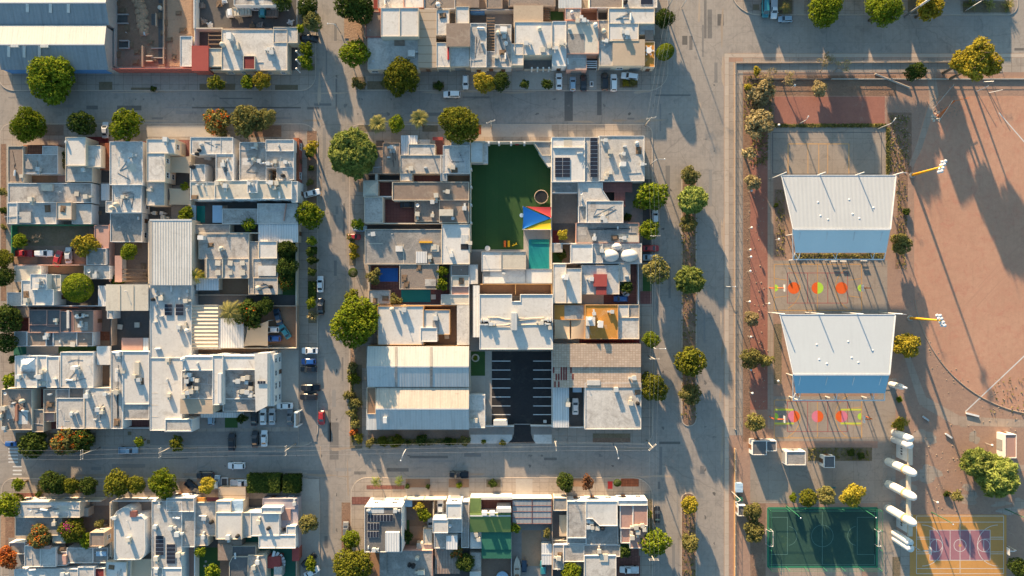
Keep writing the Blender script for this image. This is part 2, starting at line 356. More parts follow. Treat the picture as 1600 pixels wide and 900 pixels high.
# ------------------------------------------------------------ mesh helpers
class MB:
    def __init__(self):
        self.v = []; self.f = []

    def add(self, vs, fs):
        o = len(self.v)
        self.v += [tuple(p) for p in vs]
        self.f += [tuple(i + o for i in f) for f in fs]

    def box(self, x0, y0, z0, x1, y1, z1):
        if x0 > x1: x0, x1 = x1, x0
        if y0 > y1: y0, y1 = y1, y0
        self.add([(x0, y0, z0), (x1, y0, z0), (x1, y1, z0), (x0, y1, z0), (x0, y0, z1), (x1, y0, z1), (x1, y1, z1), (x0, y1, z1)],
                 [(0, 3, 2, 1), (4, 5, 6, 7), (0, 1, 5, 4), (1, 2, 6, 5), (2, 3, 7, 6), (3, 0, 4, 7)])

    def prism(self, poly, z0, z1, bottom=True):
        n = len(poly)
        vs = [(x, y, z0) for x, y in poly] + [(x, y, z1) for x, y in poly]
        fs = [tuple(range(n, 2 * n))] + [(i, (i + 1) % n, (i + 1) % n + n, i + n) for i in range(n)]
        if bottom: fs.append(tuple(range(n - 1, -1, -1)))
        self.add(vs, fs)

    def quad(self, a, b, c, d):
        self.add([a, b, c, d], [(0, 1, 2, 3)])

    def bar(self, p, q, w, h=None, up=(0, 0, 1)):
        """square bar from p to q"""
        p = Vector(p); q = Vector(q); h = h or w
        d = (q - p).normalized()
        u = Vector(up)
        if abs(d.dot(u)) > 0.98: u = Vector((1, 0, 0))
        s = d.cross(u).normalized() * (w / 2); t = s.cross(d).normalized() * (h / 2)
        vs = [p - s - t, p + s - t, p + s + t, p - s + t, q - s - t, q + s - t, q + s + t, q - s + t]
        self.add(vs, [(3, 2, 1, 0), (4, 5, 6, 7), (0, 1, 5, 4), (1, 2, 6, 5), (2, 3, 7, 6), (3, 0, 4, 7)])

    def tube(self, pts, rad, n=8, cap=True):
        pts = [Vector(p) for p in pts]
        if not hasattr(rad, '__len__'): rad = [rad] * len(pts)
        o = len(self.v)
        for i, p in enumerate(pts):
            d = (pts[min(i + 1, len(pts) - 1)] - pts[max(i - 1, 0)]).normalized()
            a = Vector((0, 0, 1)) if abs(d.z) < 0.9 else Vector((1, 0, 0))
            s = d.cross(a).normalized(); t = s.cross(d)
            for k in range(n):
                an = 2 * math.pi * k / n
                self.v.append(tuple(p + (s * math.cos(an) + t * math.sin(an)) * rad[i]))
        for i in range(len(pts) - 1):
            for k in range(n):
                a, b = o + i * n + k, o + i * n + (k + 1) % n
                self.f.append((b, a, a + n, b + n))
        if cap:
            self.f.append(tuple(o + k for k in range(n)))
            e = o + (len(pts) - 1) * n
            self.f.append(tuple(e + k for k in range(n - 1, -1, -1)))

    def lathe(self, c, prof, n=14):
        """prof: list of (radius, z)"""
        o = len(self.v)
        for r, z in prof:
            for k in range(n):
                an = 2 * math.pi * k / n
                self.v.append((c[0] + r * math.cos(an), c[1] + r * math.sin(an), c[2] + z))
        for i in range(len(prof) - 1):
            for k in range(n):
                a, b = o + i * n + k, o + i * n + (k + 1) % n
                self.f.append((a, b, b + n, a + n))
        self.f.append(tuple(o + k for k in range(n - 1, -1, -1)))
        e = o + (len(prof) - 1) * n
        self.f.append(tuple(e + k for k in range(n)))

    def mesh(self, name, mat, smooth=False, off=None):
        me = bpy.data.meshes.new(name)
        v = self.v if off is None else [(p[0] - off[0], p[1] - off[1], p[2] - off[2]) for p in self.v]
        me.from_pydata(v, [], self.f)
        for mt in (mat if isinstance(mat, (list, tuple)) else [mat]):
            me.materials.append(MATS[mt])
        if smooth:
            me.polygons.foreach_set("use_smooth", [True] * len(me.polygons))
        me.update()
        return me

    def build(self, name, mat, parent=None, smooth=False, origin=None):
        """world-space shape to ONE mesh object (origin: own base point, or the parent's place)"""
        if parent is not None:
            w = wloc(parent)
            o = bpy.data.objects.new(name, self.mesh(name, mat, smooth, w))
            o.parent = parent
        else:
            if origin is None:
                a = np.array(self.v); origin = ((a[:, 0].min() + a[:, 0].max()) / 2, (a[:, 1].min() + a[:, 1].max()) / 2, a[:, 2].min())
            o = bpy.data.objects.new(name, self.mesh(name, mat, smooth, origin))
            o.location = origin
        COL.objects.link(o)
        return o


def wloc(o):
    l = Vector((0, 0, 0))
    while o is not None:
        l = l + o.location; o = o.parent
    return l


def empty(name, loc, rz=0.0):
    o = bpy.data.objects.new(name, None)
    o.empty_display_size = 0.5
    o.location = loc; o.rotation_euler = (0, 0, rz)
    COL.objects.link(o)
    return o


def inst(name, me, parent, loc, rz=0.0, scale=None):
    o = bpy.data.objects.new(name, me)
    o.location = loc; o.rotation_euler = (0, 0, rz)
    if scale: o.scale = scale
    if parent is not None: o.parent = parent
    COL.objects.link(o)
    return o


def tag(o, label=None, cat=None, group=None, kind=None):
    if label: o["label"] = label
    if cat: o["category"] = cat
    if group: o["group"] = group
    if kind: o["kind"] = kind
    return o


def copy_tree(o, parent=None):
    c = o.copy(); COL.objects.link(c); c.parent = parent
    for ch in list(o.children): copy_tree(ch, c)
    return c


def area2(p):
    return sum(p[i][0] * p[(i + 1) % len(p)][1] - p[(i + 1) % len(p)][0] * p[i][1] for i in range(len(p)))


def ccw(p):
    return list(p) if area2(p) > 0 else list(reversed(p))


def inset(p, d):
    n = len(p); out = []
    for i in range(n):
        a, b, c = Vector(p[i - 1]), Vector(p[i]), Vector(p[(i + 1) % n])
        e1 = (b - a).normalized(); e2 = (c - b).normalized()
        n1 = Vector((-e1.y, e1.x)); n2 = Vector((-e2.y, e2.x))
        k = 1 + n1.dot(n2)
        m = (n1 + n2) / max(k, 0.25)
        out.append((b.x + m.x * d, b.y + m.y * d))
    return out


def prect(x0, y0, x1, y1, h=0.0):
    a = U(x0, y1, h); b = U(x1, y0, h)
    return [(a[0], a[1]), (b[0], a[1]), (b[0], b[1]), (a[0], b[1])]


_sheet_z = [0]


def sheet(name, poly, z, mat, kind='structure', label=None, cat=None, parent=None, thick=None):
    """a flat sheet lying on what is below it (world polygon); thick gives it real edges"""
    mb = MB()
    p = ccw(poly)
    if thick: mb.prism(p, z - thick, z)
    else: mb.add([(x, y, z) for x, y in p], [tuple(range(len(p)))])
    o = mb.build(name, mat, parent)
    if kind: o["kind"] = kind
    if label: tag(o, label, cat)
    return o


def rounded(x0, y0, x1, y1, rs, h=0.0, seg=7):
    """pixel rectangle with corner radii (tl, tr, br, bl) as a world polygon"""
    tl, tr, br, bl = rs
    pts = []
    for cx, cy, r, a0 in ((x0 + tl, y0 + tl, tl, 180), (x1 - tr, y0 + tr, tr, 270), (x1 - br, y1 - br, br, 0), (x0 + bl, y1 - bl, bl, 90)):
        if r <= 0: pts.append((cx, cy)); continue
        for k in range(seg + 1):
            an = math.radians(a0 + 90.0 * k / seg)
            pts.append((cx + r * math.cos(an), cy + r * math.sin(an)))
    return ccw([U(x, y, h) for x, y in pts])
# ------------------------------------------------------------ the setting
KZ = 0.13           # kerb height
mb = MB(); mb.box(-1500, -1500, -0.6, 1500, 1500, -0.02); g = mb.build('ground', 'park_soil', origin=(0, 0, -0.6)); tag(g, kind='structure')
sheet('road', [(-330, -260), (330, -260), (330, 260), (-330, 260)], 0.0, 'road')


def block(x0, y0, x1, y1, rs, mat='sidewalk', name='pavement'):
    p = rounded(x0, y0, x1, y1, rs)
    sheet(name, p, KZ, mat, thick=KZ + 0.05)
    # kerbstone ring, a little proud of the paving
    q = inset(p, 0.22)
    n = len(p); m2 = MB()
    vs = [(x, y, KZ - 0.1) for x, y in p] + [(x, y, KZ + 0.02) for x, y in p] + [(x, y, KZ + 0.02) for x, y in q] + [(x, y, KZ - 0.1) for x, y in q]
    pp = inset(p, -0.012)
    vs[:n] = [(x, y, -0.01) for x, y in pp]; vs[n:2 * n] = [(x, y, KZ + 0.02) for x, y in pp]
    fs = []
    for i in range(n):
        j = (i + 1) % n
        fs += [(i, j, n + j, n + i), (n + i, n + j, 2 * n + j, 2 * n + i), (2 * n + i, 2 * n + j, 3 * n + j, 3 * n + i)]
    m2.add(vs, fs)
    k = m2.build('kerb', 'kerb_paving'); k['kind'] = 'structure'


block(-4, -260, 494, 142, (0, 0, 24, 26))
block(553, -260, 1044, 142, (0, 0, 30, 14))
block(-400, -260, -60, 142, (0, 0, 20, 20))
block(0, 193, 497, 697, (18, 26, 26, 18))
block(546, 194, 1020, 694, (16, 16, 18, 24))
block(-400, 193, -60, 697, (10, 10, 10, 10))
block(2, 747, 500, 1250, (20, 26, 0, 0))
block(548, 746, 1020, 1250, (26, 30, 0, 0))
block(-400, 747, -60, 1250, (20, 20, 0, 0))
block(1140, -260, 1590, 24, (0, 0, 16, 46))
block(1065, 262, 1088, 666, (11, 11, 11, 11), 'litter_soil', 'median_strip')
block(1064, 770, 1088, 1250, (11, 11, 0, 0), 'litter_soil', 'median_strip')

# the park: one raised sheet, then its paths, tracks and courts as thin sheets
pk = rounded(1131.5, 83.5, 2300, 1250, (8, 0, 0, 0))
sheet('park_ground', pk, KZ, 'park_soil', thick=KZ + 0.05)
Z = lambda k: KZ + 0.004 * k
sheet('path', prect(1131.8, 90, 1138.5, 1250), Z(2), 'kerb_paving')
sheet('path', prect(1131.8, 84, 2300, 89.8), Z(2), 'kerb_paving')
sheet('path', prect(1139, 97, 1160.5, 680), Z(1), 'sidewalk')
sheet('path', prect(1160.5, 90.5, 2300, 113), Z(1), 'sidewalk')
sheet('litter_bed', prect(1161, 118, 1210, 204), Z(1), 'litter_soil')
sheet('litter_bed', prect(1210, 118, 1400, 150), Z(1), 'litter_soil')
sheet('litter_bed', prect(1161, 204, 1172, 690), Z(2), 'litter_soil')
sheet('running_track', prect(1210, 151, 1382, 200), Z(1), 'red_track')
sheet('running_track', prect(1172, 205, 1199, 640), Z(1), 'red_track')
sheet('path', prect(1199.3, 205, 1208, 670), Z(2), 'path_concrete')
sheet('planting_bed', prect(1210, 296, 1226, 402), Z(1), 'yard_dirt')
sheet('planting_bed', prect(1209, 506, 1221, 600), Z(1), 'weeds')
sheet('litter_bed', prect(1386, 176, 1424, 270), Z(1), 'litter_soil')
sheet('litter_bed', [U(*p) for p in ((1404, 272), (1418, 272), (1418, 330), (1412, 420), (1398, 420))], Z(1), 'litter_soil')
# concrete plaza south of the courts
sheet('plaza', prect(1172, 700, 1392, 786), Z(2), 'court_concrete')
sheet('plaza', prect(1371, 600, 1399, 900), Z(2.4), 'court_concrete')
sheet('lawn', prect(1262, 699, 1362, 720), Z(4), 'weeds')
sheet('path', [U(*p) for p in ((1412, 556), (1420, 552), (1446, 620), (1500, 650), (1600, 656), (1600, 668), (1490, 664), (1436, 632))], Z(2), 'path_concrete')
sheet('path', [U(*p) for p in ((1448, 112), (1461, 112), (1466, 150), (1440, 232), (1426, 262), (1420, 258), (1434, 220), (1452, 160))], Z(3), 'path_concrete')
# ball field, dirt, with its chalk line and a raised edging
ring = []
for k in range(0, 41):
    t = math.radians(182 + (-182 + 92) * k / 40 * -1 * -1) if False else math.radians(180 - 90 * k / 40)
    ring.append(U(1640 + 212 * math.cos(t), 440 + 208 * math.sin(t)))
field = [U(1452, 150), U(1428, 240)] + ring + [U(1900, 648), U(1900, 150)]
sheet('ball_field', field, Z(1), 'ball_field')
edge = [U(1640 + 213 * math.cos(math.radians(a)), 440 + 209 * math.sin(math.radians(a))) for a in range(172, 92, -4)]
mb = MB(); mb.tube([(x, y, KZ + 0.03) for x, y in edge], 0.16, 6); e = mb.build('field_edging', 'path_concrete'); e['kind'] = 'structure'


def strip(pts, w, z, mat, name='chalk_line'):
    """a painted line w metres wide through pixel points"""
    m = MB()
    P = [Vector(U(*p)) for p in pts]
    for a, b in zip(P[:-1], P[1:]):
        d = (b - a).normalized(); s = Vector((-d.y, d.x)) * w / 2
        m.add([(a.x - s.x, a.y - s.y, z), (b.x - s.x, b.y - s.y, z), (b.x + s.x, b.y + s.y, z), (a.x + s.x, a.y + s.y, z)], [(0, 1, 2, 3)])
    return m


o = strip([(1508, 643), (1600, 556), (1800, 368)], 0.32, Z(2), 'line_white').build('chalk_line', 'line_white'); o['kind'] = 'structure'
o = strip([(1560, 176), (1600, 222), (1700, 330)], 0.28, Z(2), 'line_white').build('chalk_line', 'line_white'); o['kind'] = 'structure'


def rect_lines(m, x0, y0, x1, y1, w, z):
    for a, b in (((x0, y0), (x1, y0)), ((x1, y0), (x1, y1)), ((x1, y1), (x0, y1)), ((x0, y1), (x0, y0))):
        q = strip([a, b], w, z, None); m.add(q.v, q.f)


def seg_lines(m, segs, w, z):
    for s in segs:
        q = strip([(s[0], s[1]), (s[2], s[3])], w, z, None); m.add(q.v, q.f)


def arc_lines(m, cx, cy, r, a0, a1, w, z, n=28):
    P = [(cx + r * math.cos(math.radians(a0 + (a1 - a0) * k / n)), cy + r * math.sin(math.radians(a0 + (a1 - a0) * k / n))) for k in range(n + 1)]
    q = strip(P, w, z, None); m.add(q.v, q.f)


def disc(m, cx, cy, r, z, a0=0, a1=360, n=30):
    c = U(cx, cy); pts = [(c[0], c[1], z)]
    for k in range(n + 1):
        t = math.radians(a0 + (a1 - a0) * k / n)
        p = U(cx + r * math.cos(t), cy - r * math.sin(t)); pts.append((p[0], p[1], z))
    m.add(pts, [(0, i, i + 1) for i in range(1, n + 1)])


# top volleyball court
c1 = sheet('volleyball_court', prect(1204, 199, 1384, 276), Z(3), 'court_concrete', thick=0.01)
m = MB(); z = Z(4); rect_lines(m, 1231, 225, 1326, 272, 0.25, z)
seg_lines(m, [(1262, 225, 1262, 272), (1279, 225, 1279, 272), (1293, 225, 1293, 272)], 0.2, z); m.build('court_lines', 'line_orange', c1)
m = MB(); rect_lines(m, 1207, 207, 1377, 272, 0.22, z + 0.002); m.build('court_joints', 'road_patch', c1)
sheet('planting_bed', prect(1200, 194, 1386, 198.5), Z(3), 'weeds')
sheet('planting_bed', prect(1384.5, 199, 1389, 276), Z(3), 'weeds')
sheet('planting_bed', prect(1240, 396, 1382, 404), Z(5), 'weeds')


def play_court(y0, y1, yc, red, split, bars):
    c = sheet('basketball_court', prect(1208.2, y0, 1386, y1), Z(3), 'court_concrete', thick=0.01)
    z = Z(4); m = MB()
    rect_lines(m, 1209.5, y0 + 6, 1346, y1 - 5, 0.24, z)
    seg_lines(m, [(1277, y0 + 6, 1277, y1 - 5), (1209.5, yc - 15, 1232, yc - 12), (1209.5, yc + 15, 1232, yc + 12), (1346, yc - 15, 1324, yc - 12), (1346, yc + 15, 1324, yc + 12)], 0.2, z)
    arc_lines(m, 1214, yc, 36, -62, 62, 0.22, z); arc_lines(m, 1341, yc, 36, 118, 242, 0.22, z)
    m.build('court_lines', 'line_orange', c)
    m = MB(); rect_lines(m, 1230, yc - 23.5, 1324, yc + 23.5, 0.2, z + 0.002)
    seg_lines(m, [(1261.5, yc - 23.5, 1261.5, yc + 23.5), (1293, yc - 23.5, 1293, yc + 23.5)], 0.2, z + 0.002); m.build('boundary_lines', 'line_red', c)
    for k, cx in enumerate((1240, 1277, 1314.5)):
        l, r_ = split[k]
        m = MB(); disc(m, cx, yc, 9.2, z + 0.004, 90, 270); m.build('painted_disc', l, c)
        m = MB(); disc(m, cx, yc, 9.2, z + 0.004, -90, 90); m.build('painted_disc', r_, c)
    if bars:
        for x0, x1 in ((1210, 1240), (1313, 1345)):
            m = MB(); m.add([(x, y, z + 0.004) for x, y in prect(x0, yc - 12, x1, yc - 9)], [(0, 1, 2, 3)]); m.add([(x, y, z + 0.004) for x, y in prect(x0, yc + 9.5, x1, yc + 12.5)], [(0, 1, 2, 3)])
            m.build('painted_bar', 'bar_lime', c)
    for cx in (1210.5, 1345):
        m = MB(); disc(m, cx, yc, 5.5, z + 0.005, *((-90, 90) if cx < 1300 else (90, 270))); m.build('painted_key', 'disc_lime', c)


play_court(407, 490, 450, None, [('disc_red', 'disc_red'), ('disc_red', 'disc_lime'), ('disc_red', 'disc_red')], False)
play_court(619, 689, 650.5, None, [('disc_pink', 'disc_red'), ('disc_pink', 'disc_red'), ('disc_red', 'disc_pink')], True)

# green five-a-side pitch
f = sheet('football_pitch', prect(1199, 793, 1370.5, 886), Z(4), 'turf_teal', thick=0.015)
z = Z(5); m = MB()
rect_lines(m, 1203, 798, 1366, 882, 0.11, z)
seg_lines(m, [(1284.5, 798, 1284.5, 882)], 0.14, z); arc_lines(m, 1284.5, 837, 17, 0, 360, 0.11, z)
rect_lines(m, 1203, 808, 1230, 866, 0.14, z); rect_lines(m, 1339, 808, 1366, 866, 0.11, z)
arc_lines(m, 1230, 837, 15, -80, 80, 0.11, z, 14); arc_lines(m, 1339, 837, 15, 100, 260, 0.11, z, 14)
m.build('pitch_lines', 'line_faint', f)
m = MB(); rect_lines(m, 1199.5, 793.5, 1370, 885.5, 0.5, z + 0.003); m.build('pitch_edging', 'green_wall', f)
sheet('path', prect(1218, 887.5, 1346, 900), Z(4), 'path_concrete')
sheet('litter_bed', prect(1172, 786, 1196, 960), Z(2), 'litter_soil')

# orange and purple basketball court
f = sheet('basketball_court', prect(1421, 804, 1572, 902), Z(5), 'court_orange', thick=0.02)
z = Z(6)
m = MB(); m.add([(x, y, z) for x, y in prect(1452.5, 828, 1546.5, 875)], [(0, 1, 2, 3)]); m.build('painted_centre', 'court_purple', f)
m = MB(); z += 0.004
rect_lines(m, 1431.5, 806, 1567.5, 896, 0.13, z); rect_lines(m, 1452.5, 828, 1546.5, 875, 0.14, z)
seg_lines(m, [(1431.5, 815.5, 1567.5, 815.5), (1431.5, 888, 1567.5, 888), (1499.5, 806, 1499.5, 896), (1484, 828, 1484, 875), (1515, 828, 1515, 875)], 0.13, z)
for sx in (1, -1):
    bx = 1431.5 if sx > 0 else 1567.5
    seg_lines(m, [(bx, 842, bx + sx * 31, 842), (bx, 862, bx + sx * 31, 862), (bx + sx * 31, 842, bx + sx * 31, 862), (bx, 839, bx + sx * 21, 839), (bx, 865, bx + sx * 21, 865)], 0.13, z)
    arc_lines(m, bx + sx * 31, 852, 9.5, 0, 360, 0.13, z)
    arc_lines(m, bx + sx * 9, 852, 32, -90 if sx > 0 else 90, 90 if sx > 0 else 270, 0.13, z)
arc_lines(m, 1499.5, 852, 9.5, 0, 360, 0.13, z)
m.build('court_lines', 'line_white', f)
m = MB(); disc(m, 1499.5, 852, 2.2, z + 0.003); m.build('centre_spot', 'line_orange', f)
sheet('path', prect(1398.5, 846, 1421, 960), Z(4), 'sidewalk')
sheet('planting_bed', prect(1394, 870, 1406, 905), Z(5), 'weeds')

# darker repairs and stains in the streets
for x0, y0, x1, y1 in ((183, 165, 221, 172.5), (135, 165, 153, 171), (882, 143, 895, 189), (933, 143, 940, 180), (1066, 56, 1074, 70), (1077, 56, 1082, 78), (1121, 22, 1131, 40),
                       (480, 167, 498, 171), (515, 660, 529, 718), (512, 640, 517, 690), (300, 167, 470, 169.5), (1100, 0, 1104, 60), (1585, 75, 1600, 79), (1030, 690, 1063, 694), (850, 715, 870, 719), (640, 712, 700, 716)):
    sheet('road_patch', prect(x0, y0, x1, y1), 0.004, 'road_patch')
for i in range(70):
    rr = random.Random(i)
    if i % 2: x0, y0 = rr.uniform(0, 1060), rr.choice((rr.uniform(147, 186), rr.uniform(702, 738))); w, h = rr.uniform(10, 60), rr.uniform(1.5, 6)
    else: x0, y0 = rr.choice((rr.uniform(500, 538), rr.uniform(1026, 1058), rr.uniform(1093, 1124))), rr.uniform(0, 880); w, h = rr.uniform(2, 7), rr.uniform(10, 60)
    sheet('road_patch', prect(x0, y0, x0 + w, y0 + h), 0.0015 + 0.00003 * i, 'road_mend')
for x0, y0, x1, y1, n in ((13, 700, 28, 726, 5), (20, 728, 34, 746, 3)):
    for k in range(n):
        yy = y0 + (y1 - y0) * k / n
        sheet('crossing_stripe', prect(x0, yy, x1, yy + 2.2), 0.005, 'line_white')

# beds, lawns and drives along the pavements
BEDS = [
    ('weeds', 155, 128, 176, 142), ('weeds', 205, 137, 245, 142), ('weeds', 312, 131, 368, 141), ('weeds', 430, 133, 466, 141), ('weeds', 470, 100, 492, 110), ('weeds', 472, 5, 490, 42),
    ('weeds', 556, 120, 571, 140), ('weeds', 574, 127, 612, 140), ('weeds', 676, 128, 694, 141), ('pale_floor', 800, 110, 865, 140), ('weeds', 968, 124, 996, 137), ('pale_floor', 920, 110, 932, 140),
    ('bare_soil', 545, 60, 569, 100), ('bare_soil', 538, 18, 568, 60),
    ('litter_soil', 2, 225, 10, 470), ('litter_soil', 480, 205, 495, 330), ('weeds', 481, 388, 495, 470), ('weeds', 481, 330, 495, 352), ('weeds', 482, 480, 495, 505),
    ('yard_dirt', 55, 195, 100, 212), ('litter_soil', 380, 196, 440, 214), ('pale_floor', 230, 196, 330, 214),
    ('weeds', 200, 674, 206, 680), ('weeds', 230, 687, 238, 693), ('court_floor', 235, 674, 466, 696), ('court_floor', 468, 544, 495, 690), ('weeds', 25, 676, 70, 696), ('weeds', 76, 676, 150, 690),
    ('weeds', 546, 390, 556, 415), ('weeds', 547, 570, 566, 700), ('bare_soil', 548, 540, 572, 575), ('bare_soil', 560, 280, 568, 300), ('weeds', 578, 684, 733, 694), ('yard_dirt', 575, 672, 733, 684),
    ('clay_tile', 740, 194, 752, 210), ('pale_floor', 752, 195, 862, 214), ('weeds', 660, 196, 684, 206), ('weeds', 560, 195, 600, 206),
    ('clean_roof', 735, 679, 800, 693), ('clean_roof', 834, 679, 862, 693), ('court_floor', 735, 668, 804, 678), ('court_floor', 830, 668, 862, 678), ('weeds', 926, 677, 985, 688), ('litter_soil', 926, 684, 985, 691),
    ('lawn', 1004, 414, 1018, 455), ('maroon_floor', 1000, 455, 1018, 475), ('dark_floor', 1004, 280, 1018, 410),
    ('litter_soil', 60, 750, 150, 770), ('brick_paving', 22, 770, 60, 778), ('bare_soil', 281, 752, 308, 776), ('bare_soil', 308, 747, 382, 752), ('pale_floor', 470, 748, 499, 900), ('litter_soil', 8, 808, 23, 860), ('bare_soil', 2, 805, 9, 860),
    ('brick_paving', 550, 776, 578, 788), ('brick_paving', 573, 758, 632, 764), ('brown_floor', 634, 748, 672, 761), ('brown_floor', 701, 748, 733, 761), ('pale_floor', 634, 762, 672, 776), ('pale_floor', 701, 762, 733, 776), ('litter_soil', 534, 785, 549, 860),
    ('clay_tile', 970, 747, 998, 760), ('brown_floor', 870, 747, 916, 760), ('weeds', 760, 749, 782, 761), ('pale_floor', 806, 748, 832, 775), ('weeds', 1012, 780, 1019, 850),
    ('weeds', 1176, 7, 1186, 16), ('weeds', 1214, 0, 1238, 22), ('weeds', 1418, 0, 1432, 22), ('weeds', 1504, 2, 1580, 20), ('pale_floor', 1240, 0, 1256, 23), ('pale_floor', 1473, 0, 1500, 23),
]
for i, (mt, x0, y0, x1, y1) in enumerate(BEDS):
    nm = {'weeds': 'planting_bed', 'lawn': 'lawn', 'litter_soil': 'soil_bed', 'bare_soil': 'soil_bed', 'yard_dirt': 'soil_bed', 'dark_floor': 'planting_bed'}.get(mt, 'driveway')
    sheet(nm, prect(x0, y0, x1, y1), KZ + 0.004 + 0.0013 * (i % 30), mt)
# black drive that fans out from the car park gate to the street
pts = [(803.5, 663), (829.5, 663), (829.5, 677), (832, 685), (837, 692.5), (793, 692.5), (800, 686), (803, 677)]
sheet('driveway', [U(*p) for p in pts], KZ + 0.06, 'asphalt_new')


def blob(name, cx, cy, rx, ry, z, mat, seed):
    """irregular stain or dust patch on the ground (pixels)"""
    rr = random.Random(seed); n = 18; ph = [rr.uniform(0, 6.28) for _ in range(4)]
    pts = []
    for k in range(n):
        a = 2 * math.pi * k / n
        f = 1 + 0.22 * math.sin(2 * a + ph[0]) + 0.18 * math.sin(3 * a + ph[1]) + 0.14 * math.sin(5 * a + ph[2]) + rr.uniform(-0.1, 0.1)
        pts.append(U(cx + rx * f * math.cos(a), cy + ry * f * math.sin(a)))
    sheet(name, pts, z, mat)


rr = random.Random(21)
for i in range(60):   # dust and earth along the kerbs
    if i % 3 == 0: x, y, rx, ry = rr.choice((500, 543, 1023, 1061, 1092, 1128)) + rr.uniform(-2, 2), rr.uniform(0, 900), rr.uniform(1, 2.5), rr.uniform(8, 30)
    else: x, y, rx, ry = rr.uniform(0, 1040), rr.choice((145, 190, 700, 743)) + rr.uniform(-2, 2), rr.uniform(8, 30), rr.uniform(1, 2.5)
    blob('dust_patch', x, y, rx, ry, 0.0038 + 0.00002 * i, 'dust', i)
for i in range(60):   # oil drips on lanes and parking places
    x, y = rr.choice(((rr.uniform(0, 1050), rr.choice((155, 165, 178, 712, 728))), (rr.choice((512, 526, 1036, 1048, 1102, 1116)), rr.uniform(0, 890))))
    blob('oil_stain', x, y, rr.uniform(0.7, 3), rr.uniform(0.7, 3), 0.0052 + 0.00002 * i, 'oil_stain', 100 + i)
for i in range(22):
    blob('soil_patch', rr.uniform(1400, 1600), rr.uniform(655, 800), rr.uniform(5, 20), rr.uniform(4, 12), Z(0) + 0.001 + 0.00008 * i, rr.choice(('path_concrete', 'sidewalk', 'park_soil')), 300 + i)
for i in range(12):   # wheel tracks
    x, y = 1532 + i * 5 + rr.uniform(-3, 3), 430 + rr.uniform(-30, 30)
    o = strip([(x - 30, y + 42), (x + 5, y + 4), (x + 34, y - 22), (x + 75, y - 50)], 0.28, Z(1) + 0.0036 + 0.00005 * i, 'track_soil').build('wheel_track', 'track_soil'); o['kind'] = 'structure'
rg0 = np.random.default_rng(8)    # pebbles and clods along the field edge and paths
m = MB()
for x, y in edge:
    for k in range(7):
        a = (x + rg0.normal(0, 1.2), y + rg0.normal(0, 1.2)); q = rg0.uniform(0.05, 0.2); m.lathe((a[0], a[1], KZ), [(q, 0), (q * 0.7, q * 0.5), (0.01, q * 0.7)], 5)
for x0, y0, x1, y1, n in ((1390, 180, 1422, 268, 130), (1455, 150, 1500, 185, 60), (1400, 655, 1590, 800, 150), (1540, 600, 1600, 655, 30), (1165, 210, 1200, 640, 120), (1066, 290, 1086, 655, 120)):
    for k in range(n):
        a = U(rg0.uniform(x0, x1), rg0.uniform(y0, y1)); q = rg0.uniform(0.06, 0.24); m.lathe((a[0], a[1], KZ), [(q, 0), (q * 0.7, q * 0.5), (0.01, q * 0.7)], 5)
tag(m.build('clods', 'dust', origin=(0, 0, 0)), 'clods and stones strewn along field edge and beds', 'stones', None, 'stuff')
# ------------------------------------------------------------ house builder
_win_frame = MB()
for a in ((-0.75, 0, -0.65, 0.75, 0.1, -0.55), (-0.75, 0, 0.55, 0.75, 0.1, 0.65), (-0.75, 0, -0.55, -0.65, 0.1, 0.55), (0.65, 0, -0.55, 0.75, 0.1, 0.55), (-0.03, 0, -0.55, 0.03, 0.07, 0.55), (-0.85, 0, -0.75, 0.85, 0.2, -0.66)):
    _win_frame.box(*a)
ME_FRAME = _win_frame.mesh('window', 'paint_white')
_p = MB(); _p.box(-0.65, 0.0, -0.55, 0.65, 0.04, 0.55); ME_PANE = _p.mesh('pane', 'glass_dark')
_p = MB(); _p.box(-0.5, 0, 0, 0.5, 0.07, 2.1); _p.box(-0.58, 0, 0, -0.505, 0.1, 2.18); _p.box(0.505, 0, 0, 0.58, 0.1, 2.18); ME_DOOR = _p.mesh('door', 'door_brown')
_p = MB()
for k in range(7): _p.box(-1.5, 0, 0.02 + k * 0.33, 1.5, 0.07 + 0.02 * (k % 2), 0.02 + (k + 1) * 0.33)
ME_GARAGE = _p.mesh('garage_door', 'gate_metal')


def cooler_mesh(mat):
    m = MB()
    m.box(-0.5, -0.5, 0.18, 0.5, 0.5, 1.15)
    m.box(-0.54, -0.54, 1.15, 0.54, 0.54, 1.2)
    for sx in (-0.42, 0.42):
        for sy in (-0.42, 0.42): m.box(sx - 0.04, sy - 0.04, 0, sx + 0.04, sy + 0.04, 0.18)
    for k in range(5):
        z = 0.3 + k * 0.16
        m.box(-0.535, -0.4, z, -0.5, 0.4, z + 0.08); m.box(0.5, -0.4, z, 0.535, 0.4, z + 0.08)
    m.box(-0.25, -1.05, 0.35, 0.25, -0.5, 0.8); m.box(-0.25, -1.35, 0.0, 0.25, -1.05, 0.8)
    return m.mesh('air_cooler', mat)


ME_COOL = [cooler_mesh('cooler_beige'), cooler_mesh('unit_grey')]


def tank_mesh(mat):
    m = MB(); m.lathe((0, 0, 0), [(0.5, 0), (0.55, 0.1), (0.55, 0.55), (0.52, 0.58), (0.55, 0.62), (0.54, 1.1), (0.42, 1.3), (0.2, 1.38), (0.18, 1.45), (0.02, 1.46)], 16)
    return m.mesh('water_tank', mat)


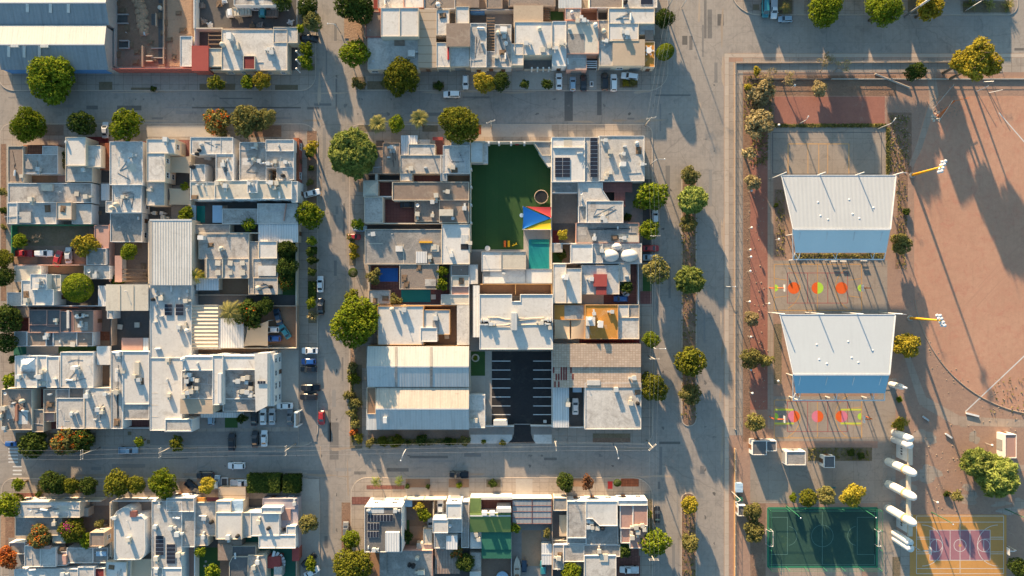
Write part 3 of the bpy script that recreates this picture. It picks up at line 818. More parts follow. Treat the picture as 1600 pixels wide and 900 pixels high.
ME_TANK = [tank_mesh('black_plastic'), tank_mesh('cooler_beige'), tank_mesh('paint_white')]
_p = MB(); _p.box(-0.45, -0.18, 0.08, 0.45, 0.18, 0.75); _p.box(-0.4, -0.2, 0, -0.32, 0.2, 0.08); _p.box(0.32, -0.2, 0, 0.4, 0.2, 0.08)
_p.lathe((0.1, 0, 0.0), [(0.01, 0.75)] * 1 + [(0.24, 0.751), (0.24, 0.79), (0.05, 0.8)], 12)
ME_SPLIT = _p.mesh('condenser', 'unit_grey')
_p = MB(); _p.tube([(0, 0, 0), (0, 0, 0.7)], 0.06, 8); _p.lathe((0, 0, 0.7), [(0.14, 0), (0.14, 0.05), (0.02, 0.14)], 10); ME_VENT = _p.mesh('vent_pipe', 'galvanised')
_p = MB(); _p.box(-0.6, -0.6, 0, 0.6, 0.6, 0.35); _p.box(-0.68, -0.68, 0.35, 0.68, 0.68, 0.42); ME_HATCH = _p.mesh('skylight', 'cooler_beige')
_p = MB(); _p.tube([(0, 0, 0), (0, 0, 0.7)], 0.04, 6); _p.lathe((0, 0.1, 0.72), [(0.03, 0), (0.3, 0.06), (0.45, 0.16), (0.43, 0.18), (0.28, 0.1), (0.02, 0.05)], 14); ME_DISH = _p.mesh('satellite_dish', 'galvanised')
_p = MB(); _p.tube([(-0.9, 0, 0.35), (0.9, 0, 0.35)], 0.28, 12); _p.box(-0.7, -0.12, 0, -0.55, 0.12, 0.3); _p.box(0.55, -0.12, 0, 0.7, 0.12, 0.3)
ME_BOILER = _p.mesh('gas_tank', 'paint_white')
_p = MB(); _p.box(-0.75, -0.55, 0.0, 0.75, 0.55, 2.1); _p.box(-0.82, -0.62, 2.1, 0.82, 0.62, 2.2); ME_STAIR = _p.mesh('stair_head', 'white_wall')
_p = MB()
for x in (-1.6, 1.6): _p.tube([(x, 0, 0), (x, 0, 1.8)], 0.04, 6)
for k in range(4): _p.bar((-1.6, 0, 1.7 - k * 0.02), (1.6, 0, 1.7 - k * 0.02), 0.02)
for k in range(5): _p.box(-1.3 + k * 0.55, -0.02, 1.05, -0.95 + k * 0.55, 0.02, 1.66)
ME_LINE = _p.mesh('washing_line', 'paint_white')
_p = MB(); _p.bar((-2.0, 0, 0.1), (2.0, 0, 0.1), 0.09); _p.bar((-2.0, 0, 0.1), (-2.0, 0, 0.0), 0.09); _p.bar((0.6, 0, 0.1), (0.6, 1.6, 0.1), 0.07); ME_PIPE = _p.mesh('roof_pipe', 'galvanised')
_p = MB(); _p.box(-0.9, -0.7, 0, 0.9, 0.7, 0.12); _p.box(-0.5, -0.4, 0.12, 0.6, 0.3, 0.3); _p.bar((-0.9, -0.6, 0.2), (0.8, 0.7, 0.22), 0.1); ME_JUNK = _p.mesh('stacked_boards', 'wood')
EXM = dict(hatch=ME_HATCH, vent=ME_VENT, split=ME_SPLIT, dish=ME_DISH, gas=ME_BOILER, stair=ME_STAIR, line=ME_LINE, pipe=ME_PIPE, junk=ME_JUNK)
NFL = [0]
HOUSE_GROUP = 'flat roofed houses along the streets'
PAR = 0.19


def add_windows(root, base, poly, h, sides, z0=0.13, dense=1.0, door=True):
    rel = wloc(root)
    for i in range(len(poly)):
        a = Vector(poly[i]); b = Vector(poly[(i + 1) % len(poly)])
        e = b - a; ln = e.length
        if ln < 2.4: continue
        d = e.normalized(); nrm = Vector((d.y, -d.x))
        side = 'E' if nrm.x > 0.7 else 'W' if nrm.x < -0.7 else 'N' if nrm.y > 0.7 else 'S'
        if side not in sides: continue
        rz = math.atan2(d.y, d.x) + math.pi
        n = max(1, int(ln / 3.4 * dense))
        for st in range(0, 3):
            if st * 3.0 + 2.7 > h: break
            for k in range(n):
                t = (k + 0.5) / n * ln
                p = a + d * t
                z = st * 3.0 + z0
                if st == 0 and door and k == n // 2:
                    gar = ln / n > 3.2 and R.random() < 0.6
                    inst('garage_door' if gar else 'door', ME_GARAGE if gar else ME_DOOR, root, (p.x - rel.x + nrm.x * 0.003, p.y - rel.y + nrm.y * 0.003, z + 0.01 - rel.z), rz)
                else:
                    sc = R.choice((0.8, 1.0, 1.0, 1.25))
                    f = inst('window', ME_FRAME, root, (p.x - rel.x + nrm.x * 0.003, p.y - rel.y + nrm.y * 0.003, z + 1.65 - rel.z), rz, (sc, 1, 1))
                    inst('pane', ME_PANE, f, (0, 0.004, 0))


def shell(root, poly, h, roofmat, wallmat, flags, par=PAR):
    """one block of a house: outer walls with a parapet, and the roof deck inside it"""
    poly = ccw(poly)
    flat = '.' in flags
    th = 0.12
    m = MB()
    if flat:
        m.prism(poly, 0.0, h - 0.12)
        m.build('wall', wallmat, root)
        q = inset(poly, -0.12); m = MB(); m.prism(q, h - 0.117, h); m.build('roof', roofmat, root)
        return h
    q = inset(poly, th); n = len(poly); dk = h - par
    vs = [(x, y, 0.0) for x, y in poly] + [(x, y, h) for x, y in poly] + [(x, y, h) for x, y in q] + [(x, y, dk - 0.05) for x, y in q]
    fs = []
    for i in range(n):
        j = (i + 1) % n
        fs += [(i, j, n + j, n + i), (n + i, n + j, 2 * n + j, 2 * n + i), (2 * n + i, 2 * n + j, 3 * n + j, 3 * n + i)]
    m.add(vs, fs); m.build('wall', wallmat, root)
    m = MB(); m.prism(inset(poly, th - 0.02), dk - 0.2, dk); m.build('roof', roofmat, root)
    return dk


CLUT = ['cool', 'vent', 'vent', 'tank', 'split', 'dish', 'vent', 'gas', 'line', 'pipe', 'pipe', 'pipe', 'junk', 'split']


def place(root, kind, x, y, z, rz=None):
    rel = wloc(root)
    if rz is None: rz = R.choice((0, math.pi / 2, math.pi, -math.pi / 2)) + R.uniform(-0.12, 0.12)
    if kind == 'cool': me, nm = R.choice(ME_COOL), 'air_cooler'
    elif kind == 'tank': me, nm = R.choice(ME_TANK), 'water_tank'
    elif kind == 'btank': me, nm = ME_TANK[0], 'water_tank'
    else: me = EXM[kind]; nm = me.name.split('.')[0]
    s = R.uniform(0.85, 1.15)
    return inst(nm, me, root, (x - rel.x, y - rel.y, z - rel.z), rz, (s, s, s * R.uniform(0.9, 1.1)))


def solar(root, x0, y0, x1, y1, nx, ny, h):
    """a rack of solar panels, each panel its own part"""
    a = U(x0, y1, h); b = U(x1, y0, h); rel = wloc(root)
    w = (b[0] - a[0]) / nx; d = (b[1] - a[1]) / ny
    m = MB(); m.box(-w / 2 + 0.05, -d / 2 + 0.05, 0.0, w / 2 - 0.05, d / 2 - 0.05, 0.05)
    me = m.mesh('solar_panel', 'panel_cells')
    m = MB(); m.box(-w / 2 + 0.01, -d / 2 + 0.01, -0.06, w / 2 - 0.01, d / 2 - 0.01, 0.03); mf = m.mesh('panel_frame', 'galvanised')
    for i in range(nx):
        for j in range(ny):
            o = inst('solar_panel', me, root, (a[0] + w * (i + 0.5) - rel.x, a[1] + d * (j + 0.5) - rel.y, h - 0.05 + 0.0 - rel.z))
            inst('panel_frame', mf, o, (0, 0, 0))


def roof_cable(root, q, dk):
    x0 = min(p[0] for p in q); x1 = max(p[0] for p in q); y0 = min(p[1] for p in q); y1 = max(p[1] for p in q)
    pts = [(R.uniform(x0, x1), R.uniform(y0, y1)) for _ in range(R.choice((2, 3, 3, 4)))]
    if all(inside(p, q) for p in pts):
        m = MB(); m.tube([(x, y, dk + 0.05) for x, y in pts], 0.05, 5); m.build('roof_cable', R.choice(('black_plastic', 'steel', 'black_plastic')), root)


def roof_patches(root, poly, q, dk):
    """rectangles of newer or older sealant on a roof deck"""
    x0 = min(p[0] for p in q); x1 = max(p[0] for p in q); y0 = min(p[1] for p in q); y1 = max(p[1] for p in q); ins = inset(poly, 0.25)
    for k in range(R.choice((1, 2, 3, 3))):
        x, y, w, h = R.uniform(x0, x1), R.uniform(y0, y1), R.uniform(0.5, 2.2), R.uniform(0.5, 2.2)
        if all(inside(c, ins) for c in ((x - w, y - h), (x + w, y - h), (x + w, y + h), (x - w, y + h))):
            m = MB(); m.box(x - w, y - h, dk - 0.02, x + w, y + h, dk + 0.006 + 0.003 * k); m.build('roof_patch', R.choice(('worn_roof', 'cream_roof', 'clean_roof', 'grey_roof', 'worn_roof', 'white_roof')), root)


def H(label, vols, fl=(), wl=(), ex=(), wm=None, clut=1.0, name='town_house', cat='house', group=HOUSE_GROUP):
    """vols: (x0,y0,x1,y1,h,roof[,flags[,wall]]) or ([pixel outline],h,roof[,flags[,wall]]); fl: patio floors; wl: boundary walls (x0,y0,x1,y1,h[,mat]); ex: fittings"""
    P = []; wm = wm or R.choice(('white_wall', 'white_wall', 'white_wall', 'cream_wall') if 'white' in label or 'yard' in label else ('white_wall', 'cream_wall', 'cream_wall', 'grey_wall', 'tan_wall', 'pink_wall'))
    if 'office' in label: wm = 'white_wall'
    for v in vols:
        if isinstance(v[0], list):
            pts, h, rest = v[0], v[1], v[2:]
            h += R.uniform(0, 0.07); poly = ccw([U(x, y, h) for x, y in pts])
        else:
            h = v[4] + R.uniform(0, 0.07); rest = v[5:]
            poly = prect(*v[:4], h)
            j = R.uniform(0.0, 0.03); poly = inset(poly, j)
        P.append((poly, h, rest[0], rest[1] if len(rest) > 1 else '', rest[2] if len(rest) > 2 and rest[2] else wm))
    if P: xs = [p for q in P for p in q[0]]
    else: xs = [p for f in fl for p in prect(*f[:4])]
    cx = (min(p[0] for p in xs) + max(p[0] for p in xs)) / 2; cy = (min(p[1] for p in xs) + max(p[1] for p in xs)) / 2
    root = empty(name, (cx, cy, KZ)); tag(root, label, cat, group)
    for poly, h, rm, flg, w in P:
        dk = shell(root, poly, h, rm, w, flg)
        sides = [c for c in flg if c in 'NSEW']
        if sides: add_windows(root, None, poly, h, sides)
        if '.' not in flg and '0' not in flg and clut > 0:
            q = inset(poly, 1.2); A = abs(area2(poly)) / 2
            if A > 30: roof_patches(root, poly, q, dk); roof_cable(root, q, dk); roof_cable(root, q, dk)
            if A > 14:
                x0 = min(p[0] for p in q); x1 = max(p[0] for p in q); y0 = min(p[1] for p in q); y1 = max(p[1] for p in q)
                k = int(min(10, A / 17 + R.random()) * clut + 0.5); used = []
                for _ in range(k):
                    x, y = R.uniform(x0, x1), R.uniform(y0, y1)
                    if all((x - a) ** 2 + (y - b) ** 2 > 5 for a, b in used) and inside((x, y), q):
                        used.append((x, y)); place(root, R.choice(CLUT), x, y, dk + 0.002)
    for f in fl:
        NFL[0] += 1
        z = KZ + 0.05 + 0.0023 * (NFL[0] % 40)
        m = MB(); m.prism(prect(*f[:4]), KZ - 0.05, z)
        m.build('pool' if f[4].startswith('pool') else 'lawn' if 'lawn' in f[4] or 'turf' in f[4] else 'patio', f[4], root)
    for w in wl:
        h = w[4]; a = Vector(U(w[0], w[1], h)); b = Vector(U(w[2], w[3], h))
        m = MB(); m.bar((a.x, a.y, h / 2), (b.x, b.y, h / 2), 0.22 + R.uniform(0, 0.02), h)
        m.build('boundary_wall', w[5] if len(w) > 5 else wm, root)
    for e in ex:
        if e[0] == 'solar': solar(root, *e[1:])
        elif e[0] == 'slab':      # raised box on a roof: slab x0 y0 x1 y1 z0 z1 mat name
            _, x0, y0, x1, y1, z0, z1, mt, nm = e
            m = MB(); m.prism(prect(x0, y0, x1, y1, z1), z0, z1); m.build(nm, mt, root)
        elif e[0] == 'gable': gable(root, *e[1:])
        elif e[0] == 'slats':     # pergola: x0 y0 x1 y1 h n mat along
            _, x0, y0, x1, y1, h, n, mt = e
            m = MB(); q = prect(x0, y0, x1, y1, h)
            (ax, ay), (bx, by) = q[0], q[2]
            for k in range(n):
                yy = ay + (by - ay) * (k + 0.5) / n
                m.box(ax, yy - 0.12, h - 0.15, bx, yy + 0.12, h)
            m.box(ax, ay, h - 0.3, ax + 0.12, by, h - 0.152); m.box(bx - 0.12, ay, h - 0.3, bx, by, h - 0.152)
            for cx_, cy_ in ((ax, ay), (bx - 0.12, ay), (ax, by - 0.12), (bx - 0.12, by - 0.12)): m.box(cx_, cy_, 0, cx_ + 0.12, cy_ + 0.12, h - 0.302)
            m.build('pergola', mt, root)
        elif e[0] == 'dome':
            _, x, y, rx, ry, z, hh, mt, nm = e
            c = U(x, y, z + hh); m = MB(); m.lathe((0, 0, 0), [(1.0, 0), (0.98, 0.2), (0.9, 0.45), (0.7, 0.72), (0.4, 0.92), (0.05, 1.0)], 20)
            m.v = [(c[0] + p[0] * rx * S, c[1] + p[1] * ry * S, z + p[2] * hh) for p in m.v]; m.build(nm, mt, root, True)
        elif e[0] == 'columns':
            _, x0, y0, x1, y1, n, h, mt = e
            for k in range(n):
                t = k / max(1, n - 1); c = U(x0 + (x1 - x0) * t, y0 + (y1 - y0) * t, h)
                m = MB(); m.lathe((c[0], c[1], 0.1), [(0.28, 0), (0.28, 0.2), (0.2, 0.3), (0.17, h - 0.5), (0.28, h - 0.35), (0.28, h - 0.1)], 12); m.build('column', mt, root, True)
        else:
            c = U(e[1], e[2], e[3]); place(root, e[0], c[0], c[1], e[3] - PAR + 0.002 if len(e) < 5 else e[4])
    return root


def inside(p, q):
    n = len(q); c = False
    for i in range(n):
        (x1, y1), (x2, y2) = q[i], q[i - 1]
        if (y1 > p[1]) != (y2 > p[1]) and p[0] < (x2 - x1) * (p[1] - y1) / (y2 - y1) + x1: c = not c
    return c


def gable(root, x0, y0, x1, y1, yr, he_n, hr, he_s, mat_n, mat_s, wallmat, over=0.25):
    """gabled shed: north eave pixel y0 at he_n, ridge pixel yr at hr, south eave pixel y1 at he_s; x limits measured on the ridge"""
    ax = U(x0, yr, hr)[0]; bx = U(x1, yr, hr)[0]
    yn = U(x0, y0, he_n)[1]; ym = U(x0, yr, hr)[1]; ys = U(x0, y1, he_s)[1]
    m = MB()
    prof = [(yn - over, he_n - 0.12), (ym, hr - 0.14), (ys + over, he_s - 0.12)]
    n = 3
    vs = [(ax + over, y, z) for y, z in prof] + [(ax + over, prof[2][0], 0), (ax + over, prof[0][0], 0)]
    vs += [(bx - over, y, z) for _, y, z in vs]
    m.add(vs, [(0, 1, 2, 3, 4), (9, 8, 7, 6, 5), (0, 4, 9, 5), (2, 7, 8, 3)])
    m.build('wall', wallmat, root)
    for (ya, za), (yb, zb), mt in (((yn, he_n), (ym, hr), mat_n), ((ym, hr), (ys, he_s), mat_s)):
        m = MB()
        m.add([(ax, ya, za), (bx, ya, za), (bx, yb, zb), (ax, yb, zb), (ax, ya, za - 0.1), (bx, ya, za - 0.1), (bx, yb, zb - 0.1), (ax, yb, zb - 0.1)],
              [(3, 2, 1, 0), (4, 5, 6, 7), (0, 1, 5, 4), (1, 2, 6, 5), (2, 3, 7, 6), (3, 0, 4, 7)])
        m.build('roof', mt, root)
    m = MB(); m.bar((ax, ym, hr + 0.02), (bx, ym, hr + 0.02), 0.35, 0.06); m.build('ridge_cap', 'galvanised', root)
# ------------------------------------------------------------ block in the top left corner
w = empty('warehouse', (*U(82, 55), KZ)); tag(w, 'big warehouse with pale ribbed sheet roof in two pitches and a blue street wall', 'warehouse')
gable(w, -40, -30, 165, 39, 4, 5.0, 6.2, 4.6, 'metal_cream', 'metal_dull_shade', 'grey_wall')
gable(w, -6, 39.6, 163, 109, 69.5, 4.9, 5.8, 4.0, 'metal_cream', 'metal_dull_shade', 'grey_wall')
q = MB(); a = U(2, 109, 4.0); b = U(163, 109, 4.0); q.box(a[0], a[1] + 0.18, 0.1, b[0] - 0.1, a[1] + 0.3, 3.7); q.build('painted_wall', 'blue_wall', w)
for x, y0, y1, za, zb in ((43, 6, 19, 6.1, 5.6), (79, 6, 20, 6.1, 5.6), (107, 6, 20, 6.1, 5.6), (14, 72, 89, 5.75, 4.9), (38, 72, 90, 5.75, 4.9), (62, 72, 90, 5.75, 4.9)):
    a = U(x, y0, za); b = U(x, y1, zb); q = MB(); q.bar((a[0], a[1], za + 0.06), (b[0], b[1], zb + 0.06), 0.8, 0.1); q.build('skylight', 'clean_roof', w)
for x, y in ((24, 72), (70, 72.5)):
    a = U(x, y, 5.8); q = MB(); q.box(a[0] - 1.1, a[1] - 0.4, 5.3, a[0] + 1.1, a[1] + 0.3, 6.15); q.build('roof_vent', 'metal_grey_shade', w)
H('walled building site of churned brown earth behind a salmon street wall', [], group=None, name='building_site', cat='building site',
  fl=[(178, -40, 306, 104, 'litter_soil'), (166, -40, 178, 103, 'court_floor'), (180, 22, 200, 37, 'dark_floor'), (186, 64, 201, 75, 'dark_floor'), (248, -10, 256, 100, 'dark_floor'), (237, 22, 247, 40, 'dark_floor'), (178, 78, 222, 104, 'yard_dirt'), (262, -10, 300, 104, 'bare_soil')],  # flat dark sheets imitate the shade of trenches and pits
  wl=[(178, -40, 178, 103, 1.6, 'grey_wall'), (175, 107, 302, 107, 3.6, 'red_wall'), (305, -40, 305, 70, 2.6, 'white_wall'), (180, 22, 200, 22, 0.7, 'grey_wall'), (180, 36, 200, 36, 0.7, 'grey_wall'),
      (186, 63, 201, 63, 0.8, 'grey_wall'), (186, 75, 201, 75, 0.8, 'grey_wall'), (201, 63, 201, 75, 0.8, 'grey_wall'), (222, 71, 222, 104, 1.2, 'tan_wall'), (255, -10, 255, 100, 1.0, 'tan_wall'), (243, 20, 243, 40, 1.3, 'tan_wall'),
      (228, 87, 238, 87, 0.9), (228, 95, 238, 95, 0.9), (236, 75, 258, 75, 0.6, 'concrete_pole'), (236, 90, 258, 90, 0.6, 'concrete_pole')],
  ex=[('junk', 180 + (i * 37) % 118, 4 + (i * 23) % 96, 1, 0.2) for i in range(22)] + [('vent', 196, 50, 1, 0.2), ('tank', 250, 12, 1, 0.2), ('split', 225, 52, 1, 0.2)])
q = MB(); rr = random.Random(3)
for i in range(60):
    t = i / 60; x, y = U(213 + 14 * t + rr.uniform(-5, 7), -8 + 62 * t + rr.uniform(-3, 3)); s = rr.uniform(0.5, 1.3)
    q.lathe((x, y, KZ), [(s, 0), (s * 0.7, s * 0.45), (s * 0.3, s * 0.75), (0.03, s * 0.85)], 7)
tag(q.build('earth_heap', 'earth_heap', origin=(*U(218, 22), KZ)), 'long orange heap of dug earth in the middle of the building site', 'earth heap')
H('narrow white roofed shed with a high white parapet between building site and red roof', [(281, 56, 300, 104, 3.2, 'white_roof', '0')], name='shed', cat='shed')
H('white corner house with a red roof square and three street windows, below the truck yard',
  [(346, 46, 449, 110, 3.8, 'white_roof', 'S0'), (427, 42, 465, 67, 3.8, 'white_roof', 'E0'), (324, 75, 351, 104, 3.4, 'cream_roof', '0'), (300, 72, 325, 110, 3.9, 'red_roof', '.', 'red_wall'), (380, 87, 398, 108, 4.5, 'red_tile', '0')],
  fl=[(305, 46, 347, 75, 'dark_floor'), (448, 67, 465, 110, 'dark_floor'), (325, 103, 351, 109, 'dark_floor')], wl=[(305, 44, 348, 44, 2.8), (304, 44, 304, 72, 2.8), (325, 109, 350, 109, 2.5), (351, 45, 425, 45, 3.0, 'brown_roof')],
  ex=[('cool', 372, 75, 3.8), ('cool', 421, 78, 3.8), ('cool', 426, 83, 3.8), ('vent', 428, 75, 3.8), ('tank', 349, 71, 3.8), ('columns', 463, 80, 463, 107, 3, 3.4, 'white_wall'), ('slats', 325, 52, 346, 72, 2.8, 3, 'wood'), ('pipe', 398, 97, 3.8), ('stair', 362, 60, 3.8)])
H('dark truck yard behind the white corner house, with walls and scrap', [(365, -16, 444, 8, 4.2, 'worn_roof', 'S', 'white_wall')], name='truck_yard', cat='yard', group=None,
  fl=[(307, -40, 464, 43, 'dark_floor')], wl=[(303, -40, 303, 44, 3.0, 'white_wall'), (464, 0, 464, 42, 2.4, 'grey_wall')])
for i, (x, y) in enumerate(((320, 34), (330, 40), (395, 41), (408, 41), (455, 36), (345, 8), (318, 10), (352, 2))):
    q = MB(); c = U(x, y)
    for k in range(5): q.bar((c[0] + R.uniform(-1, 1), c[1] + R.uniform(-1, 1), 0.3 + k * 0.12), (c[0] + R.uniform(-1, 1), c[1] + R.uniform(-1, 1), 0.35 + k * 0.12), 0.35, 0.2)
    q.box(c[0] - 0.7, c[1] - 0.6, 0.14, c[0] + 0.6, c[1] + 0.5, 0.6)
    tag(q.build('scrap_pile', ['rust_metal', 'galvanised', 'wood'][i % 3]), 'small pile of scrap lying on the dark ground of the truck yard', 'scrap pile', 'scrap piles in the truck yard')
# ------------------------------------------------------------ block at the top, middle
H('brown roofed corner house with two pale upper roofs and a stained white front roof',
  [(571, 18, 595, 58, 3.6, 'brown_roof', 'W', 'red_wall'), (595, 12, 625, 57, 6.2, 'clean_roof', '0W'), (624.5, 12, 654, 57, 6.2, 'clean_roof', '0'), (574, 57, 655, 109, 3.4, 'white_roof', 'SW0')],
  ex=[('slab', 637, 78, 648, 88, 3.0, 4.4, 'clean_roof', 'stair_head'), ('slab', 616, 62, 632, 71, 3.0, 3.5, 'brown_roof', 'skylight'), ('vent', 616, 84, 3.4), ('dish', 584, 96, 3.4), ('split', 651, 82, 3.4), ('tank', 605, 60, 3.4), ('pipe', 608, 100, 3.4)])
H('long beige slab roof between a pair of white houses, no parapet', [(654, 15, 681, 105, 4.0, 'slab_roof', 'S.', 'tan_wall')])
H('white and brown roofed house with a red painted stair beside it', [(681.5, 15, 702, 55, 4.2, 'white_roof'), (712, 10, 733, 38, 4.4, 'clean_roof', '0'), (698, 37, 734, 72, 4.9, 'brown_roof', '.'), (681.5, 66, 703, 105, 4.2, 'white_roof', 'S'), (703, 71, 734, 104, 3.6, 'white_roof', 'S0')],
  fl=[(701, 14, 713, 37, 'pale_floor'), (681, 54, 699, 67, 'brown_floor')], ex=[('slab', 699, 74, 701.5, 93, 3.5, 4.4, 'red_paint', 'stair')])
H('white house with a dark plunge court and a long slatted pergola', [(735, 36, 760, 105, 4.3, 'white_roof', 'S'), (773, 38, 799, 105, 4.0, 'worn_roof', 'S'), (760, 80, 774, 105, 3.6, 'worn_roof', 'S')],
  fl=[(735, 14, 760, 37, 'dark_floor'), (760, 14, 800, 82, 'court_floor')], wl=[(735, 15, 803, 15, 3.2, 'grey_wall'), (735, 18, 757, 18, 2.5, 'blue_wall')],
  ex=[('slats', 760, 26, 773, 79, 3.4, 12, 'wood'), ('cool', 776, 90, 4.0), ('cool', 788, 58, 4.0), ('tank', 778, 52, 4.0), ('stair', 787, 50, 4.0), ('gas', 790, 88, 4.0)])
H('white house with an orange-beige back roof and a deep columned front porch',
  [(803, 9, 848, 41, 4.0, 'beige_roof', '.', 'orange_wall'), (804, 34, 863, 86, 4.6, 'clean_roof', '0'), (799, 68, 818, 102, 4.6, 'clean_roof', 'S0')], fl=[(818, 86, 863, 109, 'court_floor'), (847, 14, 882, 33, 'brown_floor'), (858, 18, 880, 32, 'lawn')],
  wl=[(819, 108, 862, 108, 1.2)], ex=[('columns', 831, 106, 858, 106, 4, 3.2, 'white_wall'), ('tank', 843, 46, 4.6, 4.3), ('cool', 822, 69, 4.6), ('cool', 858, 74, 4.6), ('slats', 847, 15, 860, 31, 2.8, 5, 'wood'), ('hatch', 848, 78, 4.6)])
H('narrow all white house between the columned porch and the grey patched roof', [(863, 33, 885, 103, 4.4, 'clean_roof', 'S0')], ex=[('cool', 869, 76, 4.4), ('vent', 866, 68, 4.4), ('cool', 877, 69, 4.4)])
H('cream house with grey patched roof deck, angled air coolers and a brown back patio', [(885, 32, 936, 84, 4.2, 'cream_roof', '0'), (885, 84, 917, 109, 3.6, 'white_roof', 'S'), (883, 13, 908, 31, 3.4, 'worn_roof')], fl=[(907, 14, 934, 31, 'brown_floor'), (915, 84, 935, 109, 'dark_floor')],
  wl=[(883, 13, 935, 13, 3.0, 'tan_wall'), (934, 13, 934, 33, 3.0, 'tan_wall')], ex=[('slab', 886, 53, 913, 83, 3.7, 4.15, 'grey_roof', 'roof_slab'), ('cool', 902, 34, 4.2), ('cool', 912, 33, 4.2), ('cool', 908, 28, 4.2), ('gas', 887, 96, 3.6), ('slats', 916, 94, 933, 107, 3.0, 4, 'galvanised'), ('split', 890, 46, 4.2), ('tank', 930, 40, 4.2)])
H('white corner house with beige roof squares and a tiled roof terrace with round table', [(951, 13, 1023, 37, 4.5, 'clean_roof', 'EN'), (951, 36.5, 998, 64, 4.5, 'clean_roof', '0'), (935, 31, 951, 64, 3.8, 'worn_roof', '0'), (936, 63, 958, 103, 4.0, 'white_roof', 'S0'), (958, 62, 1007, 102, 4.4, 'beige_roof', '.S', 'cream_wall'), (1006, 65, 1023, 105, 3.6, 'orange_roof', 'ES0'), (998, 36, 1023, 54, 3.4, 'white_roof', 'E0')],
  fl=[(935, 14, 952, 33, 'dark_floor'), (976, 53, 1006, 63, 'brown_floor')], ex=[('cool', 974, 51, 4.5), ('cool', 979, 53, 4.5), ('slab', 1008, 47, 1021, 63, 3.0, 3.6, 'brown_roof', 'roof_slab'), ('vent', 942, 34, 3.8), ('tank', 943, 50, 3.8), ('cool', 947, 65, 4.0)])
t = empty('patio_table', (*U(1013, 80, 3.3), 3.3)); tag(t, 'round white table with chairs on the tiled roof terrace', 'table set')
q = MB(); q.lathe(tuple(wloc(t)), [(0.05, 0), (0.05, 0.7), (0.85, 0.71), (0.85, 0.75), (0.02, 0.76)], 18); q.build('tabletop', 'paint_white', t)
for k in range(6):
    a = k * math.pi / 3; x, y, zz = wloc(t); q = MB(); cx, cy = x + 1.15 * math.cos(a), y + 1.15 * math.sin(a); q.box(cx - 0.22, cy - 0.22, zz + 0.4, cx + 0.22, cy + 0.22, zz + 0.46)
    q.bar((cx + 0.22 * math.cos(a), cy + 0.22 * math.sin(a), zz), (cx + 0.22 * math.cos(a), cy + 0.22 * math.sin(a), zz + 0.85), 0.3, 0.06); q.build('chair', 'paint_white', t)
H('pale roof split by a thin wall, west end of the top frame edge', [(590, -30, 631, 13, 3.6, 'white_roof', 'W'), (631, -30, 662, 12, 3.8, 'clean_roof')], fl=[(584, -30, 590, 14, 'red_tile')])
H('reddish gravel roofed house at the top edge, next to the split white roof', [(663, -30, 711, 14, 3.6, 'gravel_roof')], fl=[(663, 8, 712, 14, 'lawn')], ex=[('tank', 685, 9, 3.6)])
H('brown gravel roof at the top edge with a dark gap on its left', [(712, -30, 748, 11, 3.4, 'brown_roof', '.')])
H('dark brown pebbled roof at the top edge above the orange-beige roof', [(760, -30, 785, 13, 3.6, 'gravel_roof', '0'), (794, -30, 868, 10, 3.6, 'gravel_roof', '0')])
H('small blue-grey ribbed metal roof at the top edge of the middle block', [(873, -20, 908, 12, 3.2, 'metal_grey_shade', '.')], name='shed', cat='shed', group=None)
H('dark gravel roof at the top edge just left of the blue solar panel', [(921, -30, 973, 12, 3.6, 'gravel_roof', '0')])
H('white roof at the top edge with one dark blue solar panel', [(973, -30, 1027, 12, 4.0, 'white_roof', 'E0')], ex=[('solar', 1001, -2, 1020, 7, 1, 1, 4.0), ('tank', 977, 4, 4.0)])
# ------------------------------------------------------------ middle left block
H('tan and white roofed house with a red tiled patch, northwest corner of the left block', [(12, 228, 36, 285, 3.7, 'brown_roof', 'WN', 'cream_wall'), (35, 241, 90, 271, 3.4, 'worn_roof', '0'), (66, 228, 90, 242, 3.4, 'white_roof', 'N0')], fl=[(35, 227, 68, 242, 'pale_floor'), (36, 271, 91, 285, 'brown_floor'), (90, 226, 102, 265, 'yard_dirt'), (91, 264, 103, 284, 'pink_roof')],
  wl=[(36, 227, 90, 227, 2.2, 'brick_wall'), (38, 271, 90, 271, 3.2, 'white_wall')], ex=[('slab', 43, 227, 66, 241, 2.6, 3.2, 'clay_tile', 'tiled_roof'), ('cool', 63, 265, 3.4), ('slab', 40, 252, 58, 264, 3.0, 3.5, 'grey_roof', 'roof_slab'), ('cool', 37, 276, 3.0)])
H('white two storey house with a brick red side strip and a plant on its roof', [(102, 214, 134, 259, 6.2, 'clean_roof', 'N0'), (134, 227, 158, 261, 5.2, 'white_roof', 'N0'), (102, 258, 144, 284, 4.4, 'white_roof', '0'), (157, 224, 171, 265, 3.2, 'clay_tile', '.N', 'brick_wall')], fl=[(134, 214, 170, 226, 'red_tile'), (144, 262, 171, 285, 'dark_floor')],
  ex=[('cool', 132, 266, 4.4), ('split', 104, 222, 6.2), ('tank', 150, 268, 1.0, 0.3)])
H('long white house stepping down in two roof decks beside a brick alley', [(171, 221, 223, 289, 5.2, 'white_roof', 'NE'), (175, 288, 221, 332, 4.6, 'white_roof', 'E'), (165, 314, 176, 332, 4.4, 'white_roof', '0')], fl=[(222, 221, 229, 400, 'brick_paving')],
  ex=[('cool', 207, 243, 5.2), ('tank', 183, 320, 4.6), ('tank', 176, 325, 4.6), ('cool', 194, 308, 4.6), ('vent', 180, 240, 5.2)])
